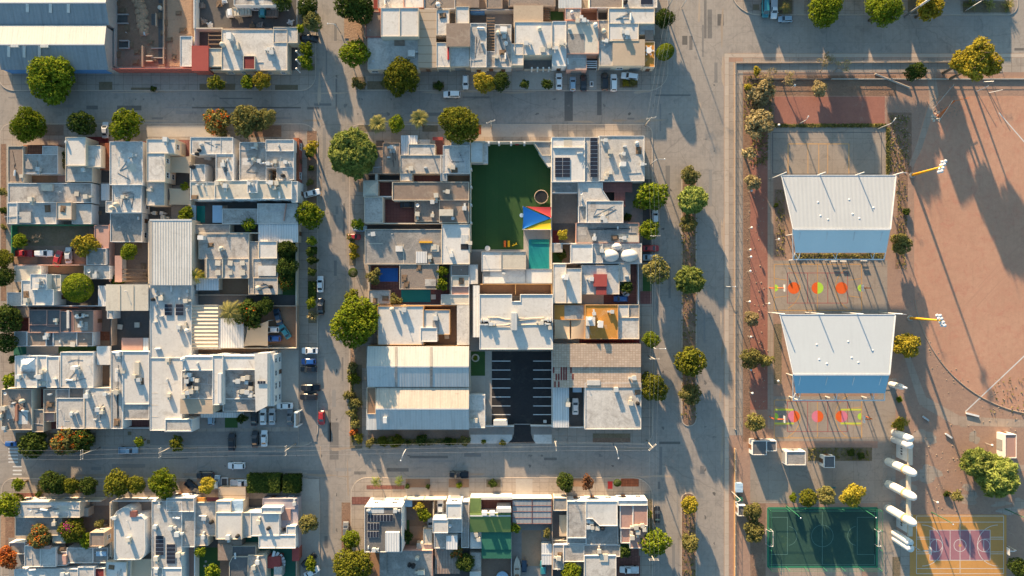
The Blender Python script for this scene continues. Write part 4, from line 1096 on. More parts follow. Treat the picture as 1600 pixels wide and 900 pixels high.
H('long grey-white roof with a beige skylight box, second house from the west street', [(12, 286, 143, 317, 3.9, 'worn_roof', 'W0')], fl=[(144, 285, 172, 317, 'court_floor')], ex=[('slab', 64, 288, 82, 298, 3.4, 4.3, 'cream_roof', 'skylight'), ('cool', 51, 312, 3.9), ('cool', 137, 308, 3.9), ('slab', 158, 287, 171, 313, 2.3, 2.6, 'metal_grey_shade', 'awning'), ('hatch', 120, 303, 3.9), ('vent', 96, 300, 3.9)])
H('house with a brown square tower between two bluish shaded white roofs', [(11, 317, 27, 350, 3.9, 'white_roof', 'W'), (27, 318, 88, 350, 3.2, 'white_roof', '0'), (88, 316, 112, 343, 5.4, 'cream_roof', '', 'tan_wall'), (112, 319, 143, 350, 3.6, 'white_roof', '0')], fl=[(143, 323, 172, 350, 'dark_floor')],
  ex=[('slab', 27, 331, 48, 348, 2.9, 3.7, 'white_roof', 'roof_slab'), ('junk', 74, 326, 3.2), ('junk', 152, 332, 1.0, 0.2), ('tank', 148, 346, 1.0, 0.2), ('hatch', 110, 334, 3.6)])
H('flat grey concrete roof with a dark stain, south of the white stepped house', [(172, 333, 222, 378, 3.4, 'grey_roof', 'E0')], ex=[('split', 217, 341, 3.4), ('vent', 188, 355, 3.4)])
H('overgrown garden lot with parked cars behind a green street fence', [(147, 352, 170, 388, 3.2, 'pink_roof', '0', 'pink_wall'), (135, 388, 166, 414, 3.4, 'grey_roof', '0')], fl=[(20, 352, 147, 413, 'yard_dirt'), (20, 352, 140, 384, 'weeds'), (22, 398, 60, 412, 'bare_soil')], wl=[(18, 352, 18, 400, 2.4, 'green_wall'), (20, 351.5, 145, 351.5, 2.6, 'green_wall'), (22, 414, 133, 414, 2.6, 'pink_wall'), (171, 350, 171, 440, 2.6, 'pink_wall')], name='garden_lot', cat='garden lot', group=None)
H('cluttered dirt yard with timber frames and a lean-to, west of the ribbed metal roof', [(180, 400, 190, 440, 2.6, 'pink_roof', '.')], fl=[(178, 378, 233, 441, 'yard_dirt')], wl=[(232, 345, 232, 443, 2.8, 'cream_wall')], ex=[('slats', 184, 418, 230, 442, 2.4, 4, 'wood'), ('junk', 222, 416, 1, 0.2), ('junk', 225, 430, 1, 0.2), ('junk', 215, 384, 1, 0.2), ('tank', 196, 384, 1, 0.2), ('line', 205, 430, 1, 0.2)], name='work_yard', cat='yard', group=None)
H('white and cream house in stepped decks around a big clipped round tree', [(47, 428, 73, 453, 6.0, 'clean_roof', ''), (33, 438, 54, 477, 5.4, 'clean_roof', 'W'), (53, 452, 84, 477, 5.4, 'clean_roof', 'E0'), (73, 429, 95, 455, 4.0, 'cream_roof', 'E'), (11, 457, 34, 478, 3.4, 'white_roof', 'W0'), (22, 415, 64, 440, 3.2, 'cream_roof', '0'), (131, 415, 172, 436, 3.2, 'white_roof', '0'), (154, 447, 165, 477, 2.9, 'metal_white', '.')],
  fl=[(64, 414, 131, 428, 'brown_floor'), (95, 428, 172, 478, 'dark_floor')], wl=[(14, 478, 165, 478, 3.0)], ex=[('cool', 62, 438, 6.0), ('cool', 44, 469, 5.4), ('cool', 61, 447, 6.0), ('dish', 141, 424, 3.2), ('cool', 152, 431, 3.2)])
H('pale cream roof in three panels beside the ribbed shed', [(166, 445, 231, 485, 5.0, 'cream_roof', '.'), (167, 484, 178, 498, 3.4, 'white_roof', '0')], fl=[(172, 485, 233, 552, 'dark_floor')], ex=[('slab', 187, 445, 187.6, 484, 5.0, 5.15, 'cream_wall', 'roof_rib'), ('slab', 208, 445, 208.6, 484, 5.0, 5.15, 'cream_wall', 'roof_rib'), ('slab', 190, 528, 223, 549, 2.5, 2.8, 'pink_roof', 'awning'), ('slab', 223.5, 528, 232, 549, 2.45, 2.75, 'metal_white', 'awning'), ('hatch', 185, 511, 1.4, 0.3), ('hatch', 212, 508, 1.4, 0.3), ('vent', 198, 455, 5.0, 5.0)], wl=[(174, 485, 174, 540, 2.8, 'tan_wall')])
H('dark grey and brown patchwork roof with a small tank tower', [(45, 484, 73, 508, 4.2, 'dark_roof', '0'), (72.8, 484, 94, 510, 4.0, 'dark_roof', '0'), (93.5, 486, 115, 519, 4.0, 'dark_roof', '0'), (112, 485, 146, 519, 4.1, 'brown_roof', 'E'), (45, 507, 94, 520, 4.0, 'dark_roof', '0')],
  fl=[(16, 497, 45, 518, 'maroon_floor'), (145, 478, 172, 519, 'yard_dirt'), (148, 518, 172, 532, 'clay_tile'), (148, 532, 172, 541, 'brown_floor')], wl=[(15, 496, 44, 496, 2.4, 'tan_wall'), (15, 478, 15, 518, 2.2, 'tan_wall'), (47, 480, 145, 480, 2.0, 'brick_wall')], ex=[('slab', 15, 480, 46, 495, 0.2, 3.0, 'brown_roof', 'porch_roof'), ('tank', 124, 494, 4.1), ('cool', 130, 493, 4.1), ('tank', 128, 492, 4.1), ('cool', 89, 500, 4.0), ('slab', 104, 485, 107.5, 513, 3.7, 4.3, 'clean_roof', 'roof_duct')])
H('low grey and brown roof in four panels with thin white ribs', [(22, 518, 42, 541, 3.4, 'grey_roof', 'W0'), (41.5, 519, 72, 541, 3.6, 'brown_roof', '0'), (72, 519, 83, 541, 3.4, 'dark_roof', '0'), (82.5, 519, 120, 541, 3.7, 'grey_roof'), (119.5, 519, 145, 541, 3.6, 'brown_roof')], ex=[('cool', 76, 523, 3.4), ('cool', 74, 527, 3.4), ('hatch', 114, 538, 3.7)],
  fl=[(22, 542, 42, 557, 'dark_green'), (42, 542, 92, 557, 'pale_floor'), (92, 541, 152, 552, 'lawn')])
H('white house with a pyramid glass light and a broad pale east deck', [(23, 556, 58, 606, 4.6, 'clean_roof', 'W'), (58, 556, 73, 604, 4.2, 'clean_roof', '0'), (72.5, 557, 92, 606, 4.2, 'white_roof', '0'), (94, 550, 146, 606, 4.4, 'white_roof', '')],
  fl=[(146, 550, 172, 572, 'court_floor'), (150, 571, 173, 604, 'brown_floor')], wl=[(172, 571, 172, 604, 2.8, 'cream_wall')], ex=[('slab', 151, 541, 172, 570, 3.0, 3.6, 'clean_roof', 'porch_roof'), ('cool', 67, 580, 4.2), ('cool', 64, 588, 4.2), ('stair', 120, 574, 4.4), ('cool', 124, 580, 4.4), ('hatch', 61, 599, 4.2), ('hatch', 69, 599, 4.2), ('split', 87, 592, 4.2)])
q = MB(); a = U(31, 579, 4.3); b = U(57, 558, 4.3); c = ((a[0] + b[0]) / 2, (a[1] + b[1]) / 2)
q.add([(a[0], a[1], 4.3), (b[0], a[1], 4.3), (b[0], b[1], 4.3), (a[0], b[1], 4.3), (c[0] - 0.6, c[1], 5.5), (c[0] + 0.6, c[1], 5.5)], [(0, 1, 5, 4), (1, 2, 5), (2, 3, 4, 5), (3, 0, 4), (3, 2, 1, 0)])
q.build('pyramid_skylight', 'paint_white', bpy.data.objects[[o.name for o in COL.objects if o.get('label', '').startswith('white house with a pyramid')][0]])
H('brown gravel roof with a stack of red bricks and one white tank', [(2, 608, 50, 672, 3.8, 'gravel_roof', 'WS'), (50, 640, 68, 675, 3.4, 'gravel_roof', 'S'), (68, 608, 87, 645, 3.6, 'brown_roof'), (68, 640, 85, 659, 3.0, 'pink_roof', '0')], fl=[(50, 608, 68, 640, 'brick_paving'), (68, 658, 90, 670, 'maroon_floor')],
  ex=[('slab', 23, 632, 27, 658, 3.4, 4.2, 'brick_wall', 'brick_stack'), ('slab', 27, 638, 33, 641, 3.4, 4.0, 'brick_wall', 'brick_stack'), ('gas', 40, 642, 3.8), ('cool', 9, 637, 3.8), ('cool', 3, 649, 3.8), ('cool', 9, 668, 3.8)])
H('white roof with a grey notch beside the red flowering trees', [(88, 622, 131, 670, 3.9, 'white_roof', 'S0'), (88, 608, 108, 624, 3.4, 'grey_roof', '0'), (108, 606, 131, 622, 3.2, 'gravel_roof', '0')], ex=[('cool', 113, 646, 3.9), ('split', 120, 645, 3.9), ('pipe', 100, 655, 3.9), ('vent', 94, 640, 3.9)])
H('white roof with twin tanks and a dark walled light well at its top corner', [(131.5, 606, 172, 670, 4.3, 'white_roof', 'S')], ex=[('cool', 138, 618, 4.3), ('cool', 155, 639, 4.3), ('cool', 161, 643, 4.3), ('slab', 145, 606, 171, 617, 3.9, 4.02, 'brown_floor', 'light_well'), ('cool', 166, 615, 4.3), ('pipe', 150, 655, 4.3)])
H('long white house with a gravelly south end and a dark front patio', [(173, 549, 192, 670, 4.6, 'white_roof', 'S'), (191, 549, 233, 632, 4.6, 'clean_roof', '0'), (191, 630, 233, 656, 4.4, 'worn_roof', 'S0')], fl=[(191, 655, 233, 670, 'maroon_floor')], wl=[(191, 669, 233, 669, 1.4)],
  ex=[('gas', 182, 551, 4.6), ('cool', 187, 553, 4.6), ('hatch', 192, 580, 4.6), ('slab', 210, 566, 217, 586, 4.2, 5.1, 'cream_roof', 'stair_head'), ('vent', 183, 581, 4.6), ('cool', 211, 588, 4.6), ('vent', 184, 605, 4.6), ('cool', 184, 612, 4.6), ('junk', 220, 596, 4.6), ('cool', 219, 593, 4.6)])
# centre column of the left block
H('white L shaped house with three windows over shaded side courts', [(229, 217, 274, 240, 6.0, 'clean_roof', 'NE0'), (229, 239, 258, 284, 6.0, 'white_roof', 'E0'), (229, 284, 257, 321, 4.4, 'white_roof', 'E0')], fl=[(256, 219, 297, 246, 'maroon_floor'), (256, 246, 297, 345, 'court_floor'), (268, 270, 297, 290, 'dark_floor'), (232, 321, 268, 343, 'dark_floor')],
  wl=[(297, 220, 297, 344, 3.0)], ex=[('cool', 261, 219, 6.0), ('cool', 237, 297, 4.4), ('vent', 252, 246, 6.0), ('vent', 252, 260, 6.0), ('cool', 242, 333, 1, 0.25), ('cool', 253, 333, 1, 0.25), ('cool', 256, 340, 1, 0.25)])
H('white house around a deep inner court with three black tanks', [(297, 214, 364, 241, 5.6, 'white_roof', 'N'), (337, 240, 365, 282, 5.6, 'white_roof', 'E'), (297, 257, 320, 283, 5.2, 'white_roof', '0')], fl=[(297, 240, 338, 283, 'court_floor'), (364, 216, 375, 282, 'pale_floor')],
  ex=[('btank', 312, 235, 5.6), ('btank', 309, 241, 5.2), ('btank', 302, 261, 5.2), ('cool', 327, 247, 1, 0.3), ('stair', 325, 262, 1, 0.3), ('hatch', 326, 276, 1, 0.3), ('cool', 350, 258, 5.6), ('split', 356, 250, 5.6)])
H('white corner house with brick red east side and a brown light court', [(374, 222, 416, 282, 5.2, 'worn_roof', 'N'), (415, 218, 459, 236, 5.6, 'white_roof', 'NE', 'white_wall'), (415, 235.5, 459, 262, 5.2, 'white_roof', '0'), (432, 261, 459, 281, 5.2, 'white_roof', 'E0'), (459, 216, 467, 285, 3.0, 'clay_tile', '.E', 'red_wall')], fl=[(415, 261, 433, 282, 'brown_floor')],
  ex=[('cool', 401, 227, 5.2), ('cool', 406, 252, 5.2), ('gas', 411, 255, 5.2), ('tank', 398, 250, 5.2), ('cool', 420, 256, 5.2), ('cool', 431, 253, 5.2), ('line', 440, 255, 5.2), ('btank', 443, 275, 5.2), ('cool', 447, 254, 5.2)])
H('long pale house with five rooftop coolers and windowed white east end', [(297, 284, 336, 312, 5.6, 'cream_roof', '0'), (335, 282, 456, 311, 6.0, 'cream_roof', 'SE0'), (386, 281, 402, 301, 6.6, 'white_roof', '0'), (455, 283, 465, 316, 5.4, 'clean_roof', 'E')], fl=[(297, 311, 465, 321, 'dark_floor'), (356, 317, 420, 326, 'dark_floor')],
  ex=[('cool', 341, 287, 6.0), ('cool', 354, 291, 6.0), ('cool', 390, 287, 6.6), ('cool', 425, 286, 6.0), ('cool', 430, 294, 6.0), ('cool', 434, 287, 6.0), ('gas', 437, 305, 6.0), ('split', 309, 289, 5.6), ('split', 318, 290, 5.6), ('line', 326, 295, 5.6), ('junk', 304, 309, 5.6)])
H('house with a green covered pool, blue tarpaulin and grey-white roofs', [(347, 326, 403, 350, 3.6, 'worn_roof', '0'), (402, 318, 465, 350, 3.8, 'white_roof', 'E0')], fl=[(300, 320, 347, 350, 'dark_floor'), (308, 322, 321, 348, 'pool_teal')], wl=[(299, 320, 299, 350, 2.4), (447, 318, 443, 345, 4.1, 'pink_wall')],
  ex=[('slab', 300, 321, 306, 344, 2.0, 2.2, 'tarp_light', 'awning'), ('slab', 332, 321, 347, 348, 2.5, 2.65, 'tarp_light', 'tarpaulin'), ('vent', 380, 335, 3.6), ('pipe', 430, 330, 3.8)])
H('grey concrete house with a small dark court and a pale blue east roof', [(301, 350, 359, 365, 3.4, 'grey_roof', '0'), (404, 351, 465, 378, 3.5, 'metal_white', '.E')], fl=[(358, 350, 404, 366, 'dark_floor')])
H('large shed with a white ribbed metal roof and pale gutter', [(234, 343, 299, 445, 5.6, 'metal_rib', '.W')], name='shed', cat='shed', group=None, ex=[('slab', 234, 342.6, 299, 345, 5.6, 5.75, 'galvanised', 'gutter'), ('slab', 234, 345, 238, 445, 5.6, 5.7, 'pale_floor', 'gutter')])
H('concrete house with six square skylights and a stadium shaped white vault', [(310, 365, 389, 405, 3.9, 'worn_roof', '0'), (320, 404, 389, 435, 4.1, 'worn_roof', '0'), (388, 377, 404, 460, 3.7, 'grey_roof', '0'), (404, 377, 433, 404, 4.6, 'clean_roof', 'E0'), (396, 434, 434, 460, 4.2, 'worn_roof', 'E'), (395, 404, 434, 434, 4.0, 'worn_roof', 'E0'), (307, 435, 341, 453, 3.0, 'metal_white', '.')],
  fl=[(305, 435, 393, 461, 'court_floor'), (300, 365, 321, 436, 'court_floor'), (344, 436, 391, 460, 'brown_floor'), (434, 376, 463, 462, 'lawn'), (385, 461, 463, 478, 'dark_floor'), (301, 461, 386, 478, 'court_floor')],
  wl=[(310, 364, 404, 364, 3.9), (300, 461, 400, 461, 2.6, 'tan_wall'), (393, 435, 393, 460, 2.8, 'cream_wall'), (462.5, 376, 462.5, 478, 2.2, 'cream_wall')],
  ex=[('hatch', 341, 411, 4.1), ('hatch', 360, 411, 4.1), ('hatch', 379, 411, 4.1), ('hatch', 341, 426, 4.1), ('hatch', 360, 426, 4.1), ('hatch', 379, 426, 4.1), ('cool', 345, 390, 3.9), ('tank', 347, 388, 3.9), ('slab', 322, 404, 323, 434, 3.7, 4.3, 'cream_wall', 'roof_rib'), ('slab', 347, 404, 348, 434, 3.7, 4.3, 'cream_wall', 'roof_rib'), ('stair', 318, 372, 3.9), ('junk', 329, 383, 3.9),
      ('slab', 403, 415, 431, 431, 3.65, 4.35, 'clean_roof', 'vault_roof'), ('slab', 346, 381, 376, 403, 3.5, 3.75, 'cream_roof', 'roof_slab')])
H('very long white block with two pairs of solar panels and rows of vents', [(234, 445, 299, 560, 4.4, 'clean_roof', '0W'), (234, 559, 284, 673, 4.4, 'clean_roof', '0'), (257, 655, 300, 675, 4.8, 'white_roof', 'S')], clut=0,
  ex=[('solar', 257, 475, 269, 493, 1, 3, 4.6), ('solar', 274, 475, 287, 493, 1, 3, 4.6)] + [(k, x, y, 4.4) for k, x, y in (('split', 245, 455), ('split', 245, 462), ('btank', 240, 468), ('split', 245, 477), ('split', 245, 484), ('split', 245, 494), ('split', 294, 455), ('split', 294, 462), ('cool', 292, 470), ('split', 294, 477), ('split', 294, 484), ('cool', 254, 466), ('gas', 268, 451), ('split', 281, 467), ('split', 253, 494), ('cool', 281, 511), ('cool', 291, 511), ('tank', 294, 516), ('gas', 247, 545), ('cool', 264, 562), ('split', 262, 594), ('cool', 265, 617), ('split', 243, 503))] +
  [('slab', 276, 447, 277, 473, 4.1, 4.3, 'galvanised', 'roof_pipe'), ('slab', 237, 588, 259, 605, 4.0, 4.25, 'brown_floor', 'light_well')] + [('slab', 237, y, 247, y + 0.8, 4.05, 4.3, 'cream_wall', 'roof_rib') for y in (614, 633, 651)])
H('tan louvred roof of closely set slats beside a white sheet roof', [(299.5, 477, 340, 543, 4.0, 'metal_louvre', '.')], name='carport', cat='carport', group=None)
H('plain white sheet metal roof between the louvred roof and the tan shade sail', [(341, 498, 380, 543, 3.6, 'metal_white', '.')], name='carport', cat='carport', group=None)
H('walled brown car yard at the end of the block with a parked line of cars', [], fl=[(380, 478, 463, 543, 'brown_floor'), (340, 478, 382, 500, 'yard_dirt')], wl=[(463, 478, 463, 543, 2.4, 'tan_wall'), (385, 478, 463, 478, 2.2, 'tan_wall'), (340, 544, 463, 544, 2.6, 'cream_wall'), (300, 545, 345, 545, 3.2, 'white_wall')], name='car_yard', cat='yard', group=None)
H('modern white office with two decks full of angled air ducts and a leaning white panel',
  [(285, 557, 333, 579, 8.2, 'clean_roof', 'N'), (284, 579, 332, 623, 7.1, 'worn_roof', '0W'), (332, 555, 348, 633, 8.8, 'clean_roof', 'N0'), (347, 556, 400, 578, 8.2, 'clean_roof', 'N'), (347, 578, 399, 623, 7.1, 'worn_roof', '0'), (282, 623.5, 332, 646, 7.0, 'beige_roof', '.SW', 'cream_wall'), (348, 623, 400, 643, 7.2, 'grey_roof', 'S'), ([(398, 553), (417, 552), (417, 634), (400, 643)], 9.0, 'clean_roof', '.'), (417, 554, 428, 634, 6.2, 'metal_white', '.E'), (314, 645, 375, 652, 3.0, 'metal_white', '.'), (258, 655, 300, 674, 4.9, 'white_roof', '0')],
  fl=[(284, 545, 425, 556, 'brown_floor'), (310, 645, 402, 669, 'court_floor'), (402, 640, 461, 667, 'court_floor'), (427, 546, 467, 640, 'pale_floor'), (352, 652, 372, 668, 'lawn')], clut=0, name='office_building', cat='office',
  ex=[('solar', 402, 595, 415, 600, 3, 1, 9.3)] + [('slab', 284, 557 + 0, 284.4, 557.5, 7, 8.2, 'white_wall', 'wall_cap')] +
  [(k, x, y, 8.2 if y < 578 else 7.1) for k, x, y in (('cool', 291, 586), ('cool', 298, 585), ('cool', 303, 592), ('cool', 310, 594), ('cool', 309, 606), ('cool', 301, 611), ('cool', 295, 613), ('cool', 289, 618), ('cool', 294, 595), ('split', 309, 569), ('tank', 287, 561),
                                   ('cool', 389, 589), ('cool', 382, 591), ('cool', 374, 595), ('cool', 387, 597), ('cool', 393, 606), ('cool', 388, 612), ('cool', 381, 611), ('cool', 393, 617), ('split', 375, 618), ('pipe', 365, 603), ('pipe', 320, 600))] +
  [('slab', 340, 584, 346, 630, 8.5, 9.3, 'metal_white', 'roof_duct'), ('slab', 292, 598, 298, 604, 6.9, 7.9, 'black_plastic', 'duct_hub'), ('slab', 388, 597, 394, 603, 6.9, 7.9, 'black_plastic', 'duct_hub')])
# ------------------------------------------------------------ middle block
H('brown roofed corner house under the big spreading tree', [(583, 229, 599, 246, 3.6, 'brown_roof', 'N0'), (598, 223, 625, 271, 4.0, 'brown_roof', 'N'), (571, 245, 599, 271, 3.6, 'gravel_roof', 'W')], fl=[(588, 220, 600, 229, 'dark_floor'), (571, 270, 625, 283, 'dark_floor')], wl=[(571, 282, 625, 282, 2.8, 'cream_wall')], ex=[('slab', 586, 270, 590, 282, 0.2, 3.0, 'cream_roof', 'stair')])
H('white house with a small ribbed porch roof and a stained middle deck', [(638, 225, 680, 243, 4.0, 'white_roof', 'N0'), (625, 242, 690, 271, 4.0, 'worn_roof', '0'), (625, 270, 644, 283, 4.0, 'white_roof', '0'), (627, 212, 652, 242, 3.4, 'metal_white', '.N')], fl=[(644, 270, 690, 283, 'maroon_floor'), (652, 218, 692, 228, 'pale_floor'), (680, 216, 694, 246, 'maroon_floor')], ex=[('cool', 643, 264, 4.0), ('split', 665, 262, 4.0), ('slab', 653, 218, 672, 227, 2.4, 3.0, 'white_roof', 'porch_roof'), ('slab', 676, 214, 692, 219, 2.6, 2.9, 'red_roof', 'porch_roof')])
H('white house with a notched front roof beside the green playing yard', [(692, 227, 734, 271, 4.2, 'white_roof', 'N'), (705, 218, 734, 228, 3.8, 'clean_roof', 'N0'), (688, 242, 698, 283, 4.0, 'white_roof', '0')], fl=[(697, 270, 734, 283, 'brown_floor')], ex=[('cool', 708, 262, 4.2), ('pipe', 716, 245, 4.2), ('vent', 722, 240, 4.2), ('junk', 710, 266, 4.2)])
H('long brown roofed house with a small pyramid roof and a maroon courtyard', [(613, 284, 733, 313, 4.4, 'brown_roof', '0'), (686, 312, 733, 348, 4.2, 'brown_roof', '0'), (569, 308, 598, 348, 3.8, 'worn_roof', 'W0'), (648, 313, 687, 346, 3.6, 'gravel_roof', '0'), (568, 283, 590, 307, 3.4, 'cream_roof', '.W', 'cream_wall')],
  fl=[(589, 283, 614, 306, 'maroon_floor'), (597, 312, 649, 349, 'maroon_floor')], wl=[(571, 307, 613, 307, 3.0, 'white_wall'), (613, 284, 613, 312, 3.0, 'cream_wall'), (570, 349, 733, 349, 3.4, 'cream_wall')],
  ex=[('cool', 682, 306, 4.4), ('cool', 700, 300, 4.4), ('dish', 653, 322, 3.6), ('cool', 653, 335, 3.6), ('cool', 676, 316, 3.6), ('cool', 676, 337, 3.6), ('cool', 726, 326, 4.2), ('slab', 686, 327, 708, 337, 3.9, 5.4, 'cream_roof', 'stair_head'), ('dish', 708, 341, 4.2)])
q = MB(); h0 = 3.42; p = prect(568, 283, 590, 307, h0); c = ((p[0][0] + p[2][0]) / 2, (p[0][1] + p[2][1]) / 2)
q.add([(x, y, h0) for x, y in p] + [(c[0], c[1], 4.7)], [(0, 1, 4), (1, 2, 4), (2, 3, 4), (3, 0, 4), (3, 2, 1, 0)])
q.build('pyramid_roof', 'cream_roof', [o for o in COL.objects if o.get('label', '').startswith('long brown roofed house')][0])
H('weathered grey roof with yellow gas bottles and two dark light wells', [(570, 358, 690, 413, 3.9, 'grey_roof', '0W', 'cream_wall')], fl=[(571, 349, 690, 359, 'dark_floor')], ex=[('cool', 584, 366, 3.9), ('vent', 613, 366, 3.9), ('slab', 618, 384, 629, 393, 3.4, 4.3, 'clean_roof', 'stair_head'), ('slab', 596, 393, 611, 410, 3.55, 3.75, 'yard_dirt', 'light_well'), ('slab', 650, 393, 667, 411, 3.55, 4.0, 'metal_white', 'roof_slab'), ('slab', 655, 377, 675, 379.5, 3.5, 4.4, 'yellow_paint', 'gas_bottles'), ('slab', 673, 383, 686, 393, 3.5, 4.1, 'cream_roof', 'roof_slab'), ('hatch', 678, 386, 3.9), ('junk', 674, 408, 3.9), ('cool', 672, 402, 3.9), ('slab', 630, 382, 631, 412, 3.4, 3.8, 'cream_wall', 'roof_rib'), ('slab', 576, 380, 598, 381, 3.4, 3.8, 'cream_wall', 'roof_rib')])
H('plain white roof with a dark square skylight, next to the green playing yard', [(690, 350, 734, 413, 4.2, 'clean_roof', '0')], ex=[('slab', 720, 367, 732, 381, 3.85, 4.2, 'metal_grey_shade', 'skylight'), ('slab', 720, 381.5, 732, 390, 3.85, 4.1, 'black_plastic', 'skylight'), ('vent', 697, 385, 4.2), ('cool', 706, 399, 4.2), ('cool', 735, 380, 4.2)])
H('house with a stony brown roof between a blue covered pool and a green covered pool', [(624, 413, 685, 452, 3.8, 'gravel_roof', '0', 'cream_wall'), (576, 453, 610, 475, 2.8, 'worn_roof', 'W0')], fl=[(577, 414, 625, 455, 'brick_paving'), (592, 419, 622, 440, 'tarp_blue'), (609, 452, 705, 476, 'maroon_floor'), (684, 413, 704, 453, 'yard_dirt'), (627, 453, 673, 472, 'pool_teal')],
  wl=[(576.5, 413, 576.5, 476, 2.4, 'cream_wall'), (577, 413.5, 625, 413.5, 2.8, 'tan_wall'), (577, 476.5, 713, 476.5, 2.6, 'cream_wall'), (703.5, 413, 703.5, 466, 2.8, 'cream_wall')], ex=[('hatch', 677, 464, 1, 0.3), ('slab', 664, 436, 681, 447, 3.4, 3.9, 'worn_roof', 'roof_slab'), ('junk', 635, 445, 3.8), ('junk', 632, 435, 3.8), ('junk', 655, 418, 3.8), ('junk', 602, 466, 2.8), ('junk', 586, 470, 2.8)])
H('narrow stack of four small brown roof decks against the white office wall', [(705, 414, 733, 431, 3.2, 'gravel_roof'), (705, 430.5, 733, 448, 3.4, 'cream_roof'), (705, 447, 733, 461, 3.2, 'pink_roof'), (689, 460, 733, 476, 3.4, 'cream_roof', '0')])
H('white house with a round arched tub and brown courts on two sides', [(590, 478, 662, 539, 4.2, 'clean_roof', '0W', 'orange_wall'), (661, 484, 703, 523, 4.0, 'clean_roof', '0', 'orange_wall'), (657, 512, 683, 534, 4.4, 'clean_roof', '0')], fl=[(625, 476, 714, 541, 'brown_floor')], wl=[(575, 540.5, 733, 540.5, 3.0, 'orange_wall'), (626, 477.5, 714, 477.5, 3.0, 'orange_wall')],
  ex=[('slab', 714, 477, 733, 539, 0.2, 3.8, 'white_roof', 'lean_to'), ('tank', 613, 483, 4.2), ('cool', 632, 484, 4.2), ('cool', 681, 497, 4.0), ('slab', 676, 500, 686, 518, 3.6, 4.1, 'grey_roof', 'light_well'), ('vent', 638, 513, 4.2), ('hatch', 698, 526, 1, 0.3)])
w = empty('warehouse', (*U(652, 573), KZ)); tag(w, 'wide warehouse with smooth cream pitched sheet roof, greyer on its shaded slope', 'warehouse', 'metal roofed warehouses in the middle block')
gable(w, 573, 541, 732.5, 604.5, 573, 5.0, 5.95, 4.95, 'metal_cream', 'metal_grey_shade', 'cream_wall')
for x in (619, 674):
    a = U(x, 542, 5.0); b = U(x, 572.6, 5.95); c = U(x, 604, 4.95); q = MB(); q.bar((a[0], a[1], 5.05), (b[0], b[1], 6.0), 0.7, 0.08); q.build('skylight', 'pale_floor', w); q = MB(); q.bar((b[0], b[1], 6.0), (c[0], c[1], 5.0), 0.7, 0.08); q.build('skylight', 'grey_roof', w)  # south halves greyer, following the slope's painted shade
w = empty('warehouse', (*U(655, 640), KZ)); tag(w, 'older warehouse with rust spotted cream sheet roof and a brown end terrace', 'warehouse', 'metal roofed warehouses in the middle block')
gable(w, 587, 605.5, 732.5, 671, 639, 4.6, 5.7, 4.4, 'metal_old', 'metal_grey_shade', 'cream_wall')
shell(w, prect(573, 605.5, 587, 647, 4.6), 4.6, 'brown_floor', 'cream_wall', '')
shell(w, prect(573, 640, 588, 671, 4.3), 4.3, 'metal_grey_shade', 'cream_wall', '.')
a = U(602, 656, 5.3); q = MB(); q.box(a[0] - 0.5, a[1] - 0.8, 4.7, a[0] + 0.5, a[1] + 0.8, 6.0); q.build('roof_vent', 'paint_white', w)
# green playing yard
H('walled green turf playing yard with a white corner room and a swimming pool deck', [(735, 222, 755, 254, 3.4, 'clean_roof', 'S'), (754.5, 222, 762, 255, 2.8, 'white_roof', '.'), ([(834, 222), (861, 222), (861, 243), (847, 243)], 3.4, 'grey_roof', ''), ([(842, 238), (861, 238), (861, 260), (857, 260)], 3.0, 'clean_roof', '.')],
  fl=[(736, 222, 861, 393, 'artificial_turf'), (818, 359, 861, 420, 'pale_floor'), (826, 374, 858, 421, 'pool_water'), (736, 390, 822, 394, 'pale_floor')], wl=[(735, 221, 862, 221, 3.6), (735, 254, 735, 394, 3.4), (861.7, 222, 861.7, 420, 3.4), (818, 358.5, 861, 358.5, 1.2, 'white_wall')],
  ex=[('slab', 831, 374, 858, 381, 0.2, 0.42, 'pool_teal', 'pool_step')] + [('slab', 734.6, y, 737, y + 3, 0.2, 3.6, 'white_wall', 'pilaster') for y in (262, 290, 318, 346)] + [('slab', x, 220.5, x + 3, 224, 0.2, 3.8, 'white_wall', 'pilaster') for x in (762, 778, 797, 818)], clut=0, name='playing_yard', cat='walled yard', group=None)
H('pair of pale clean roofs and a strip of terrace south of the swimming pool', [(752, 393, 784, 424, 4.0, 'clean_roof', '0'), (783, 393, 822, 421, 4.6, 'cream_roof', '0'), (754, 420, 822, 443, 3.8, 'clean_roof', '0'), (821, 420, 863, 443, 3.8, 'clean_roof', '0'), (733, 413, 747, 444, 3.4, 'clean_roof', '0')], fl=[(735, 393, 752, 444, 'court_floor')], ex=[('slab', 754, 424, 766, 432, 3.5, 3.7, 'grey_roof', 'light_well'), ('vent', 757, 400, 4.0), ('split', 787, 427, 3.8)])
